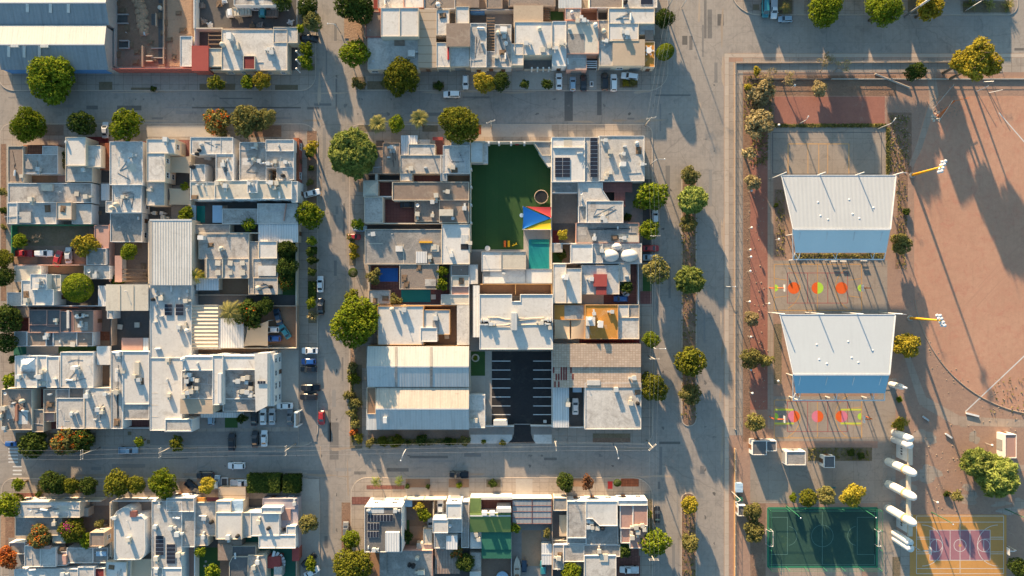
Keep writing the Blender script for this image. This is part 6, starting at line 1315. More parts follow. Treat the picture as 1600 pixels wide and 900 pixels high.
CR = {}
SPEC = {   # kind: (leaf material, z ratio, lobes per size, density, leaf aspect, lobe radii, spread)
    'ficus': ('leaf_ficus', 0.80, 24, 1.0, 1.4, (0.20, 0.42), 0.70),
    'dark': ('leaf_dark', 0.80, 21, 1.0, 1.4, (0.20, 0.42), 0.70),
    'bright': ('leaf_bright', 0.80, 21, 0.95, 1.5, (0.19, 0.42), 0.71),
    'olive': ('leaf_olive', 0.75, 15, 0.75, 1.6, (0.24, 0.38), 0.72),
    'yellow': ('leaf_yellow', 0.80, 10, 0.85, 1.7, (0.28, 0.42), 0.70),
    'willow': ('leaf_willow', 0.78, 60, 1.5, 3.4, (0.15, 0.24), 0.80),
    'dry': ('leaf_dry', 0.60, 13, 0.30, 2.4, (0.22, 0.36), 0.74),
    'maroon': ('leaf_maroon', 0.80, 14, 0.9, 1.4, (0.22, 0.4), 0.70),
    'rust': ('leaf_rust', 0.70, 11, 0.8, 1.6, (0.26, 0.4), 0.70),
    'flame': ('leaf_olive', 0.62, 12, 0.85, 1.6, (0.26, 0.42), 0.70),
    'darkflame': ('leaf_dark', 0.70, 12, 0.9, 1.6, (0.26, 0.42), 0.70),
}
SIZES = {'s': (1.5, 0.26, 900), 'm': (3.2, 0.31, 3000), 'l': (6.0, 0.37, 9000)}


def crown_mesh(kind, sz, var):
    key = (kind, sz, var)
    if key in CR: return CR[key]
    rg = np.random.default_rng(abs(hash_(key)))
    Rd, ls, n = SIZES[sz]
    mt, zr, nl, den, asp, lr, spread = SPEC[kind]
    if sz == 's': nl = max(5, nl // 2)
    if sz == 'l': nl = int(nl * 1.5); lr = (lr[0] * 0.8, lr[1] * 0.85)
    P, N = crown_points(rg, Rd, zr, nl, int(n * den), lr, 0.35, spread)
    V, F = leaf_quads(P, N, ls, rg, asp)
    me = mesh_vf('crown', V, F, mt)
    fl = None
    if kind in ('flame', 'darkflame'):
        up = P[:, 2] > 0.1 * Rd
        k = rg.random(len(P)) < (0.55 if kind == 'flame' else 0.12)
        cl = np.sin(P[:, 0] * 1.9 / Rd * 4 + var) + np.sin(P[:, 1] * 2.3 / Rd * 4 + var * 2)
        s = up & k & (cl > 0.1)
        V, F = leaf_quads(P[s] + N[s] * 0.14, N[s], ls * 0.85, rg, 1.1)
        fl = mesh_vf('blossom', V, F, 'leaf_flower')
    CR[key] = (me, fl, Rd, zr)
    return CR[key]


def hash_(k):
    h = 7
    for ch in repr(k): h = (h * 131 + ord(ch)) % 1000003
    return h


def dome_mesh(var, mat='leaf_bright'):
    key = ('dome', mat, var)
    if key in CR: return CR[key]
    rg = np.random.default_rng(50 + var)
    n = 5200; d = rg.normal(0, 1, (n, 3)); d /= np.linalg.norm(d, axis=1)[:, None]
    d = d[d[:, 2] > -0.75]
    P = d * 3.0 * (1 - 0.07 * rg.random((len(d), 1))); P[:, 2] *= 0.85
    V, F = leaf_quads(P, d, 0.26, rg, 1.3)
    CR[key] = (mesh_vf('crown', V, F, mat), None, 3.0, 0.85)
    return CR[key]


def trunk_mesh(seed, h, r, spread, limbs=4):
    rr = random.Random(seed)
    m = MB()
    top = h
    m.tube([(0, 0, -0.05), (r * 0.2, 0, h * 0.5), (0, r * 0.3, top)], [r * 1.35, r, r * 0.7], 8)
    for k in range(limbs):
        a = 2 * math.pi * k / limbs + rr.uniform(-0.4, 0.4); e = spread * rr.uniform(0.55, 0.8)
        m.tube([(0, 0, top * 0.82), (e * 0.45 * math.cos(a), e * 0.45 * math.sin(a), top + spread * 0.2), (e * math.cos(a), e * math.sin(a), top + spread * rr.uniform(0.3, 0.6))], [r * 0.6, r * 0.4, r * 0.12], 6)
    return m.mesh('trunk', 'bark', True)


TR = {}
NT = [0]


def tree(kind, x, y, rpx, label, h=None, group=None, cat='tree', name=None):
    """crown seen at pixel (x, y) with radius rpx pixels"""
    NT[0] += 1
    r = rpx * S * 0.97
    sz = 's' if r < 2.2 else 'm' if r < 4.6 else 'l'
    if h is None: h = 1.35 * r + 2.3
    zr = 0.85 if kind in ('dome', 'darkdome') else SPEC[kind][1]
    hc = max(h - r * zr, r * zr * 0.75)
    wx, wy = U(x, y, hc + r * zr * 0.3)
    nm = name or 'tree'
    root = empty(nm, (wx, wy, KZ - 0.02)); tag(root, label, cat, group)
    if kind == 'dome': me, fl, Rd, _ = dome_mesh(NT[0] % 2)
    elif kind == 'darkdome': me, fl, Rd, _ = dome_mesh(NT[0] % 2, 'leaf_dark')
    else: me, fl, Rd, _ = crown_mesh(kind, sz, NT[0] % (3 if sz != 'l' else 4))
    k = r / Rd; rz = R.uniform(0, 6.28)
    c = inst('crown', me, root, (0, 0, hc - KZ), rz, (k * R.uniform(0.88, 1.12), k * R.uniform(0.88, 1.12), k * R.uniform(0.88, 1.15)))
    if fl: inst('blossom', fl, c, (0, 0, 0))
    tk = (sz, NT[0] % 3)
    if tk not in TR: TR[tk] = trunk_mesh(hash_(tk), 3.0, 0.12 + 0.05 * Rd, Rd * 0.75, 5)
    th = hc - KZ - r * zr * 0.15
    inst('trunk', TR[tk], root, (0, 0, 0), R.uniform(0, 6), (k, k, max(0.25, th / 3.0)))
    return root


def shrub(kind, x, y, rpx, label, group=None, cat='shrub'):
    NT[0] += 1
    r = rpx * S; wx, wy = U(x, y, r * 0.6)
    me, fl, Rd, zr = crown_mesh(kind, 's', NT[0] % 3)
    o = inst('shrub', me, None, (wx, wy, KZ + r * zr * 0.72), R.uniform(0, 6), (r / Rd,) * 3)
    if fl: inst('blossom', fl, o, (0, 0, 0))
    tag(o, label, cat, group); return o


def palm_mesh(seed, n, L, mat, fan=False):
    rg = np.random.default_rng(seed); V = []; F = []
    for i in range(n):
        a = 2 * math.pi * i / n * (1 if not fan else 2.4) + rg.uniform(-0.2, 0.2)
        el = rg.uniform(0.15, 1.15) if fan else rg.uniform(0.1, 0.8)
        ln = L * rg.uniform(0.8, 1.08); d = np.array([math.cos(a), math.sin(a), 0]); s = np.array([-math.sin(a), math.cos(a), 0])
        k = 12; pts = []
        for j in range(k + 1):
            t = j / k; pts.append(d * ln * t * math.cos(el) + np.array([0, 0, ln * (t * math.sin(el) - (0.75 if not fan else 0.35) * t * t)]))
        for j in range(1, k + 1):
            p, q = pts[j - 1], pts[j]
            wd = ln * (0.30 if not fan else 0.26) * math.sin(math.pi * min(1, (j + 0.6) / (k + 1.5))) ** 0.7
            for sg in (1, -1):
                e = p + s * sg * wd + (q - p) * 1.7 - np.array([0, 0, wd * 0.45])
                o = len(V); V += [p, p + (q - p) * 0.55, e]; F.append((o, o + 1, o + 2))
        o = len(V); w = 0.05
        for p in pts: V += [p - s * w, p + s * w]
        for j in range(k): F.append((o + 2 * j, o + 2 * j + 1, o + 2 * j + 3, o + 2 * j + 2))
    me = bpy.data.meshes.new('crown'); me.from_pydata([tuple(map(float, v)) for v in V], [], F); me.materials.append(MATS[mat]); me.update()
    return me


_pt = MB(); _pt.tube([(0, 0, -0.05), (0.06, 0, 0.35), (0.05, 0.03, 1.0)], [0.26, 0.17, 0.15], 9); ME_PALMT = _pt.mesh('trunk', 'bark', True)
PM = {'palm': palm_mesh(1, 17, 3.2, 'leaf_olive'), 'greenpalm': palm_mesh(2, 11, 2.6, 'leaf_bright'), 'fanpalm': palm_mesh(3, 90, 2.6, 'leaf_palm', True), 'agave': palm_mesh(4, 22, 1.6, 'leaf_palm', True), 'yellowpalm': palm_mesh(5, 10, 2.6, 'leaf_yellow')}
PL = {'palm': 3.0, 'greenpalm': 2.4, 'fanpalm': 2.3, 'agave': 1.45, 'yellowpalm': 2.4}


def palm(kind, x, y, rpx, h, label, group=None, cat='palm'):
    wx, wy = U(x, y, h); k = rpx * S / PL[kind]
    root = empty('palm' if kind != 'agave' else 'agave', (wx, wy, KZ - 0.02)); tag(root, label, cat, group)
    inst('crown', PM[kind], root, (0, 0, h - 0.1), R.uniform(0, 6), (k, k, k))
    inst('trunk', ME_PALMT, root, (0, 0, 0), 0, (max(0.7, k), max(0.7, k), h))
    return root


def twig_tree(seed, h, r, leaf=0.0, mat='dry_twig', label='', x=0, y=0, group=None):
    """leafless tree: branches that fork three times"""
    rr = random.Random(seed); m = MB(); tips = []

    def grow(p, d, ln, rad, lev):
        q = p + d * ln
        m.tube([p, p + d * ln * 0.5 + Vector((rr.uniform(-.1, .1), rr.uniform(-.1, .1), 0)) * ln, q], [rad, rad * 0.85, rad * 0.65], 5 if lev > 1 else 7, cap=lev == 3)
        if lev >= 4: tips.append(q); return
        for k in range(3 if lev < 3 else 4):
            a = rr.uniform(0, 6.28); s = rr.uniform(0.45, 0.95)
            nd = (d + Vector((math.cos(a) * s, math.sin(a) * s, rr.uniform(-0.1, 0.35)))).normalized()
            grow(q, nd, ln * rr.uniform(0.6, 0.8), rad * 0.62, lev + 1)
    wx, wy = U(x, y, 0)
    root = empty('bare_tree', (wx, wy, KZ - 0.02)); tag(root, label, 'tree', group)
    grow(Vector((0, 0, -0.05)), Vector((rr.uniform(-.2, .2), rr.uniform(-.2, .2), 1)).normalized(), h * 0.36, 0.16, 0)
    COLs = m.mesh('branches', mat, True)
    xs = max(1e-3, max(math.hypot(t.x, t.y) for t in tips))
    inst('branches', COLs, root, (0, 0, 0), 0, (r / xs, r / xs, 1))
    if leaf > 0:
        rg = np.random.default_rng(seed); P = []
        for t in tips:
            for _ in range(int(6 * leaf) + 1):
                P.append([t.x * r / xs + rg.normal(0, 0.25), t.y * r / xs + rg.normal(0, 0.25), t.z + rg.normal(0, 0.2)])
        P = np.array(P); V, F = leaf_quads(P, rg.normal(0, 1, P.shape) + [0, 0, 1], 0.22, rg, 1.8)
        inst('crown', mesh_vf('crown', V, F, 'leaf_dry'), root, (0, 0, 0))
    return root


def hedge(x0, y0, x1, y1, h, label, mat='leaf_dark'):
    p = prect(x0, y0, x1, y1, h); rg = np.random.default_rng(int(x0))
    cx, cy = (p[0][0] + p[2][0]) / 2, (p[0][1] + p[2][1]) / 2; hw, hd = (p[2][0] - p[0][0]) / 2, (p[2][1] - p[0][1]) / 2
    P = []; N = []
    den = 26
    for ax, sg, A in (('z', 1, hw * hd * 4), ('x', 1, hd * 2 * h), ('x', -1, hd * 2 * h), ('y', 1, hw * 2 * h), ('y', -1, hw * 2 * h)):
        n = int(A * den); u = rg.uniform(-1, 1, n); v = rg.uniform(-1, 1, n); j = rg.normal(0, 0.07, n) + 0.10 * np.sin(u * 7) * np.cos(v * 5)
        if ax == 'z': P.append(np.stack([u * hw, v * hd, h + j], 1)); N.append(np.tile([0, 0, 1.0], (n, 1)))
        if ax == 'x': P.append(np.stack([sg * hw + j, u * hd, (v + 1) / 2 * h], 1)); N.append(np.tile([sg, 0, 0.0], (n, 1)))
        if ax == 'y': P.append(np.stack([u * hw, sg * hd + j, (v + 1) / 2 * h], 1)); N.append(np.tile([0, sg, 0.0], (n, 1)))
    P = np.concatenate(P); N = np.concatenate(N)
    V, F = leaf_quads(P, N, 0.34, rg, 1.3)
    me = mesh_vf('hedge', V, F, mat); me.materials.append(MATS['bark'])
    o = inst('hedge', me, None, (cx, cy, KZ - 0.02)); tag(o, label, 'hedge', None)
    m = MB(); m.box(cx - hw + 0.3, cy - hd + 0.3, KZ, cx + hw - 0.3, cy + hd - 0.3, h - 0.25); m.build('hedge_core', 'leaf_dark', o)
    return o


ST = 'street trees'
TREES = [
 ('bright', 78, 122, 37, 'largest round bright green tree in front of the big ribbed warehouse', 9.5), ('bright', 41, 195, 27, 'rounded green tree by the upper left street corner, below the large warehouse tree'), ('dark', 125, 193, 21, 'dark green tree left of the silver car on the upper left street'),
 ('bright', 193, 196, 25, 'rounded bright green tree just right of the silver parked car'), ('flame', 338, 191, 24, 'orange flowering tree at the kerb above the white court house', 5.5), ('olive', 383, 189, 25, 'dusty green tree touching the orange flowering tree'), ('olive', 414, 184, 15, 'small dusty tree at the right end of the orange flowering row'),
 ('ficus', 337, 129, 12, 'small dark leafy tree on the pavement below the red roof square'), ('bright', 387, 128, 12, 'fresh green small tree paired with a yellow one below the white corner house'), ('yellow', 408, 126, 13, 'yellowing small tree beside a fresh green one on the pavement'),
 ('bright', 479, 77, 11, 'round street tree just below the black car by the white portico'), ('bright', 477, 97, 11, 'lower street tree beside the white columned portico'), ('olive', 487, 32, 16, 'pale loose tree at the kerb beside the truck yard'), ('bright', 468, 44, 7, 'small bright tree at the corner wall of the truck yard'), ('dark', 481, 10, 16, 'dark tree by the top frame edge beside the truck yard'), ('dark', 440, 2, 14, 'dark tree hanging over the top wall of the truck yard'),
 ('dark', 552, 5, 32, 'big dark tree at the top edge on the corner of the middle street', 9), ('bright', 553, 82, 22, 'green street tree beside the brown roofed corner house'), ('ficus', 627, 119, 28, 'big olive green tree overhanging the white stained front roof', 7.8), ('yellow', 757, 128, 17, 'yellow green tree beside a dark round one in front of the pergola house'), ('dark', 783, 126, 15, 'dark round tree to the right of the yellow green one'),
 ('dark', 820, 131, 7, 'left of two small shrubby trees in the pale paved forecourt'), ('dark', 854, 130, 9, 'right of two small shrubby trees in the pale paved forecourt'), ('dark', 1040, 28, 17, 'dark square-topped street tree at the upper avenue corner'), ('dome', 1040, 80, 14, 'clipped ball tree at the avenue beside the tiled roof terrace'),
 ('willow', 548, 237, 38, 'huge feathery light green spreading tree on the middle street corner', 10.0), ('bright', 619, 193, 13, 'narrow green tree between two fan palms'), ('ficus', 716, 193, 33, 'big dense round tree between the last fan palm and the green playing yard', 10.0), ('yellow', 486, 231, 12, 'thin orange tinged tree beside the brick red house corner', 5.5),
 ('bright', 482, 336, 20, 'rounded bright green street tree next to the parked white car at the side street', 6.5), ('bright', 487, 377, 9, 'small green tree on the pavement, next below the bright round one'), ('dark', 487, 393, 8, 'small dark tree near the upper end of the pavement hedge'), ('dark', 487, 408, 8, 'small dark tree in the middle of the pavement hedge'), ('dark', 487, 425, 8, 'small dark tree near the lower end of the pavement hedge'), ('bright', 485, 474, 9, 'small bright tree above the black car on the side street'), ('dry', 488, 494, 9, 'thin grey brown tree beside the black parked car', 3.5),
 ('bright', 558, 350, 10, 'small bright tree over the pale parked vehicle at the maroon court house'), ('darkdome', 551, 426, 8, 'small clipped dark ball tree on the sunlit pavement'), ('olive', 583, 432, 12, 'grey green tree in the maroon court beside the blue pool cover'), ('bright', 692, 424, 9, 'upper of two vivid green trees beside the brown stony roof'), ('bright', 690, 443, 10, 'lower of two vivid green trees beside the brown stony roof'), ('olive', 616, 468, 11, 'olive bushy tree between the rubble roof and the green pool cover', 3.6), ('ficus', 549, 462, 10, 'small dark tree tucked above the giant clumped street tree'),
 ('bright', 556, 502, 42, 'giant tree of leafy clumps on the side street beside the white tub house', 10.5),
 ('bright', 1019, 306, 24, 'squarish bright tree on the avenue beside the tiled terrace house', 6.5), ('bright', 1016, 359, 17, 'bright tree above the red car on the avenue'), ('olive', 1026, 421, 22, 'light green spreading tree on the avenue beside the red patch roof', 7.5), ('bright', 1018, 531, 14, 'small round tree on the avenue beside the white end of the orange roofed house'), ('ficus', 1023, 605, 22, 'rounded tree on the avenue beside the beige tiled house', 6.8),
 ('olive', 1080, 273, 15, 'first tree at the top tip of the avenue median', 5.0), ('willow', 1084, 312, 20, 'feathery tree second from the top tip of the avenue median', 6.5), ('olive', 1076, 349, 13, 'thin leafy tree third from the top of the avenue median', 4.5), ('willow', 1079, 437, 22, 'grey green feathery tree halfway down the avenue median', 7.0), ('ficus', 1081, 567, 25, 'dense round tree near the lower end of the upper median', 8.0), ('olive', 1080, 617, 17, 'smaller tree just above the rounded lower tip of the upper median', 5.5), ('yellow', 1079, 790, 14, 'yellow feathery tree at the top of the lower median', 5.0), ('olive', 1080, 849, 15, 'round green tree on the lower median below the yellow one', 5.0),
 ('bright', 31, 376, 12, 'small bright tree in the corner of the overgrown garden lot'), ('yellow', 134, 382, 20, 'yellow green tree at the right end of the overgrown garden lot', 5.5), ('bright', 200, 393, 13, 'light green tree in the cluttered timber yard'), ('dome', 118, 450, 22, 'large clipped drum shaped bright green tree in the stepped white house'),
 ('bright', 289, 292, 8, 'small tree at the wall between two shaded side courts'), ('bright', 291, 336, 12, 'leafy bright tree left of the green covered pool'), ('bright', 390, 351, 12, 'bushy tree in the small dark court south of the blue tarpaulin house', 4.6), ('dark', 447, 390, 15, 'upper dark tree in the walled garden strip'), ('dark', 448, 418, 16, 'middle dark tree in the walled garden strip'), ('darkflame', 446, 440, 13, 'lower dark tree with a few orange flowers in the walled garden strip'), ('darkflame', 391, 491, 24, 'dark tree dotted with orange flowers beside the tan shade sail', 6.0), ('dark', 412, 478, 14, 'dark tree at the back wall of the walled car yard'),
 ('dark', 49, 697, 23, 'dark wide tree at the bottom left street below the brown gravel roof', 6.0), ('flame', 100, 692, 24, 'left half of the red flowering pair below the white roofs', 6.0), ('darkflame', 131, 688, 20, 'greener right half of the red flowering pair below the white roofs', 5.5), ('bright', 217, 691, 8, 'tiny bright tree left of the street pole by the long white block'), ('ficus', 275, 693, 11, 'little tree tangled around the street pole below the long white block'), ('dark', 377, 656, 9, 'dark tree squeezed between the office canopy and the parked cars'),
 ('bright', 28, 757, 11, 'small light tree at the lower left street corner'), ('dark', 80, 755, 19, 'dark tree, first in the row along the lower left pavement'), ('ficus', 108, 759, 14, 'second tree in the dark row along the lower left pavement'), ('dark', 136, 760, 14, 'third and smallest dark tree of the lower left row'), ('ficus', 181, 757, 23, 'large yellowish green tree above the rounded white house', 7.0), ('ficus', 211, 757, 14, 'smaller companion right of the large tree above the rounded white house'), ('bright', 254, 758, 22, 'round bright tree in front of the two slanting solar rows', 6.6), ('yellow', 323, 760, 14, 'yellow green tree over the driveway with the pale cars'),
 ('bright', 11, 790, 20, 'bushy green tree at the left frame edge by the long white front roof'), ('ficus', 111, 830, 18, 'leafy court tree with magenta flowers in the bottom left house'), ('bright', 134, 846, 12, 'bright court tree beside the cube tower'), ('olive', 155, 819, 8, 'little olive tree behind the cube tower'), ('flame', 61, 839, 19, 'red orange bush tree on the grey roof edge'), ('rust', 10, 872, 18, 'red leaved tree at the left frame edge near the bottom'), ('bright', 330, 893, 12, 'bright tree in the lawn garden at the bottom edge'), ('bright', 312, 862, 9, 'small tree in the top corner of the lawn garden'),
 ('olive', 481, 820, 15, 'faint grey green tree on the pavement beside the lilac wall'), ('bright', 486, 882, 10, 'small tree between the dark and white cars near the bottom street corner'), ('bright', 548, 843, 15, 'round bright tree above the very large corner tree, bottom street', 5.5), ('ficus', 549, 886, 31, 'very large tree at the bottom edge on the side street', 8.5), ('bright', 663, 804, 11, 'vivid small tree in the walled brown patio'), ('yellow', 656, 791, 9, 'yellowish small tree at the top of the walled brown patio'), ('dark', 636, 836, 9, 'dark bushy tree along the wall of the tall solar house'), ('dark', 726, 880, 14, 'dark leafy tree beside the rusty metal shed'), ('flame', 713, 864, 9, 'small red flecked bush tree at the foot of the stacked cubes'),
 ('dark', 884, 755, 15, 'dark round tree left of the reddish one on the lower pavement', 4.6), ('maroon', 917, 753, 11, 'reddish brown round tree on the lower pavement'), ('darkdome', 965, 755, 6, 'tiny clipped tree beside the red mat'), ('bright', 1024, 850, 22, 'large tree on the avenue beside the lilac-brown corner decks', 6.8), ('yellow', 1014, 803, 8, 'little tree above the black car at the lower avenue'), ('bright', 805, 826, 9, 'tree in the dirt yard corner below the pergola'), ('olive', 855, 834, 7, 'little pale tree at the right wall of the dirt yard'), ('bright', 893, 895, 14, 'bright tree cut by the bottom edge in the stained roof yard'), ('yellow', 880, 369, 9, 'yellow green tree in the dark walled patio of the mottled roof'), ('dark', 980, 450, 10, 'dark leafy tree in the herringbone brick forecourt', 4.2), ('dark', 975, 864, 10, 'dark tree in the small garden below the lilac-brown decks'),
 ('ficus', 3, 405, 14, 'tree on the left frame edge beside the garden lot'), ('dark', 4, 432, 16, 'dark tree on the left frame edge beside the stepped white house'), ('dark', 6, 500, 22, 'big dark tree on the left frame edge beside the maroon patio'), ('dark', 8, 535, 16, 'dark tree just below the big one on the left frame edge'), ('bright', 13, 595, 11, 'bright tree at the left edge beside the pyramid glass house'), ('dark', 20, 563, 8, 'little dark tree at the corner of the pyramid glass house'), ('olive', 3, 300, 8, 'thin tree on the left edge pavement beside the skylight box house'),
 # park side
 ('bright', 1293, 10, 31, 'big green tree at the top edge over the pale driveway', 10.5), ('bright', 1385, 12, 27, 'dark green tree at the top edge, centre of the upper right row', 11.5), ('yellow', 1453, 12, 20, 'orange yellow tree at the top edge, right of the dark one', 8.5), ('yellow', 1506, 98, 20, 'left part of the tall golden tree cluster on the park edge', 11.0), ('yellow', 1532, 78, 20, 'top part of the tall golden tree cluster on the park edge', 13.5), ('yellow', 1524, 104, 22, 'middle of the tall golden tree cluster on the park edge', 13.0), ('yellow', 1551, 101, 17, 'right part of the tall golden tree cluster on the park edge', 11.0), ('dark', 1433, 112, 16, 'dark round tree alone on the shaded park edge', 5.5),
 ('dry', 1188, 194, 24, 'large straw coloured bushy tree at the corner of the volleyball court', 5.5), ('yellow', 1183, 110, 7, 'upper of two small yellow shrubby trees in the park corner', 3.2), ('yellow', 1168, 136, 7, 'lower of two small yellow shrubby trees in the park corner', 3.2), ('olive', 1410, 381, 16, 'thin dark tree right of the upper pavilion roof', 6.0), ('yellow', 1417, 541, 22, 'golden green tree touching the lower pavilion roof', 6.5), ('olive', 1174, 560, 18, 'dusty tree on the red track beside the lower pavilion', 5.5), ('olive', 1199, 564, 12, 'small dusty tree between track and lower pavilion', 4.2), ('dry', 1176, 498, 13, 'dry brown tree on the red track above the dusty pair', 4.5), ('olive', 1181, 660, 17, 'dusty tree above the small white double kiosk', 5.2), ('olive', 1177, 801, 15, 'upper dusty tree left of the green pitch', 5.2), ('olive', 1178, 831, 18, 'lower dusty tree left of the green pitch', 5.5),
 ('ficus', 1264, 779, 15, 'dark green tree, first of the row above the green pitch', 5.5), ('olive', 1292, 775, 15, 'second tree of the row above the green pitch', 5.5), ('yellow', 1333, 773, 19, 'golden tree at the right end of the row above the green pitch', 6.0), ('bright', 1240, 778, 7, 'small tree in a square bed left of the row above the green pitch', 3.0), ('willow', 1562, 745, 34, 'largest park tree, light green and spreading beside the white kiosk', 9.0), ('willow', 1530, 725, 22, 'left flank of the largest light green park tree', 7.0), ('olive', 1497, 775, 9, 'young thin tree above the orange court', 4.2), ('dark', 1594, 888, 16, 'dark tree at the lower right frame corner', 6), ('yellow', 1407, 664, 11, 'yellowing feathery tree above the white gateway', 3.2),
 ('dry', 1170, 240, 12, 'dry pale tree on the red track beside the volleyball court', 4.5), ('dry', 1176, 285, 14, 'dry brown thicket tree on the red track left of the upper pavilion', 4.5), ('dry', 1282, 138, 13, 'low dry tree left of the pair of bare trees on the park edge', 3.5), ('dry', 1190, 145, 22, 'grey dry tangled tree in the top left park corner', 4.0),
]
for t in TREES:
    tree(t[0], t[1], t[2], t[3], t[4], t[5] if len(t) > 5 else None, ST if t[1] < 1120 else 'park trees')
# magenta flowers on the court tree
rg = np.random.default_rng(9); c = U(107, 822, 5.2); P = np.array([c[0], c[1], 5.6]) + rg.normal(0, 0.55, (90, 3)) * [1, 1, 0.4]
V, F = leaf_quads(P, np.tile([0, 0, 1.0], (90, 1)), 0.28, rg, 1.1)
ct = [o for o in COL.objects if o.get('label', '').startswith('leafy court tree with magenta')][0]
inst('blossom', mesh_vf('blossom', V - np.array(ct.location), F, 'leaf_magenta'), ct, (0, 0, 0))
palm('fanpalm', 591, 194, 14, 6.0, 'left fan palm of two on the middle street, yellow topped', 'fan palms'); palm('fanpalm', 655, 186, 14, 8.0, 'right fan palm of two on the middle street, tall with pale trunk', 'fan palms')
palm('palm', 360, 488, 21, 6.5, 'grey green palm behind the white sheet roof beside the orange flowered tree'); palm('yellowpalm', 306, 430, 17, 5.0, 'bright yellow palm at the corner of the ribbed shed')
palm('greenpalm', 587, 753, 10, 4.2, 'left of two young palms on the pavement by the tall solar house', 'young palms'); palm('greenpalm', 623, 753, 9, 4.2, 'right of two young palms on the pavement by the tall solar house', 'young palms')
palm('palm', 1228, 10, 10, 3.6, 'small yellow palm in the bed beside the dark parked van'); palm('yellowpalm', 1417, 660, 9, 2.0, 'low yellow palm above the end of the white gateway')
for x, lb in ((1516, 'left of three spiky agaves in a bed at the top right edge'), (1545, 'middle of three spiky agaves in a bed at the top right edge'), (1574, 'right of three spiky agaves in a bed at the top right edge')): palm('agave', x, 8, 11, 0.6, lb, 'agaves', 'agave')
twig_tree(1, 6.5, 3.6, 0.4, label='leafless grey tree leaning out over the park kerb', x=1281, y=112, group='bare trees'); twig_tree(2, 5.5, 3.0, 0.3, label='second leafless tree right of the leaning one', x=1302, y=112, group='bare trees'); twig_tree(3, 5.0, 2.6, 0.2, label='spindly bare tree near the corner bed of the park', x=1196, y=120, group='bare trees')
twig_tree(4, 3.6, 2.4, 0.5, label='low bare bush tree behind the dark rail in the park', x=1222, y=128, group='bare trees'); twig_tree(5, 3.5, 1.6, 0, label='bare branched tree in the middle of the garden lot', x=68, y=373)
hedge(386, 742, 437, 770, 2.6, 'long rectangular dark hedge in front of the grey terrace corner house'); hedge(442, 743, 468, 770, 2.5, 'short square dark hedge right of the long rectangular one')
hedge(481, 386, 494, 396, 1.0, 'low clipped hedge piece at the top of the side street strip'); hedge(482, 440, 493, 466, 1.0, 'low clipped hedge piece at the bottom of the side street strip')
shrub('bright', 743, 559, 4, 'yellow green shrub growing in the round planter'); shrub('yellow', 978, 130, 6, 'left bush in the bed below the slanted white car', 'bushes below the slanted car'); shrub('olive', 988, 129, 7, 'right bush in the bed below the slanted white car', 'bushes below the slanted car')
shrub('bright', 756, 690, 4, 'left of two tiny plants at the pale car park forecourt'); shrub('yellow', 785, 692, 5, 'right of two tiny plants at the pale car park forecourt'); shrub('bright', 37, 456, 7, 'bright bush at the corner of the stepped white house'); shrub('dark', 181, 438, 9, 'dark bush in the timber yard corner'); shrub('bright', 191, 439, 5, 'pale bush beside the dark one in the timber yard')
shrub('dark', 980, 338, 7, 'dark bush in the shaded court of the diagonal terrace house'); shrub('dark', 878, 398, 8, 'dark bush in the small court beside the roof domes house'); shrub('dark', 95, 240, 8, 'upper dry bush in the strip beside the tan roofed house'); shrub('olive', 95, 256, 8, 'lower dry bush in the strip beside the tan roofed house'); shrub('dark', 770, 755, 7, 'round dark shrub in an oval bed on the lower pavement')
shrub('dark', 636, 760, 4, 'left little round shrub in the brown bed above the patio wall'); shrub('dark', 668, 760, 4, 'right little round shrub in the brown bed above the patio wall'); shrub('bright', 718, 758, 5, 'small bush in the brown bed under the black pickup'); shrub('bright', 1405, 624, 5, 'bright little bush by the lone white column', None); shrub('darkflame', 1480, 772, 5, 'low dark bush by the white marker posts')
for k in range(16):
    x = R.uniform(585, 728); shrub(R.choice(('dark', 'olive', 'ficus')), x, R.uniform(686, 693), R.uniform(4, 9), 'scruffy bush on the dirt strip below the old warehouse', 'scruffy bushes below the old warehouse')
for (x, y, r_, kd) in ((549, 372, 7, 'olive'), (551, 385, 8, 'yellow'), (552, 400, 8, 'yellow'), (550, 575, 10, 'olive'), (553, 590, 10, 'ficus'), (545, 618, 9, 'olive'), (554, 630, 10, 'olive'), (550, 645, 9, 'olive'), (555, 660, 10, 'olive'), (560, 684, 8, 'yellow'), (552, 675, 7, 'rust'), (578, 692, 8, 'olive')):
    shrub(kd, x, y, r_, 'straggly bush on the kerb strip along the warehouses and grey roof', 'straggly bushes on the kerb strip')
for (x, y, r_) in ((484, 240, 6), (486, 262, 5), (484, 285, 6), (7, 355, 5), (6, 330, 6), (90, 756, 6), (60, 772, 5), (556, 130, 8), (565, 134, 7), (600, 132, 6), (686, 133, 8), (240, 139, 5), (1245, 710, 6), (1330, 708, 6), (1345, 712, 6), (1415, 330, 6), (1212, 320, 4)):
    shrub(R.choice(('dark', 'olive')), x, y, r_, 'low dusty bush in a pavement or park bed', 'low dusty bushes in beds')
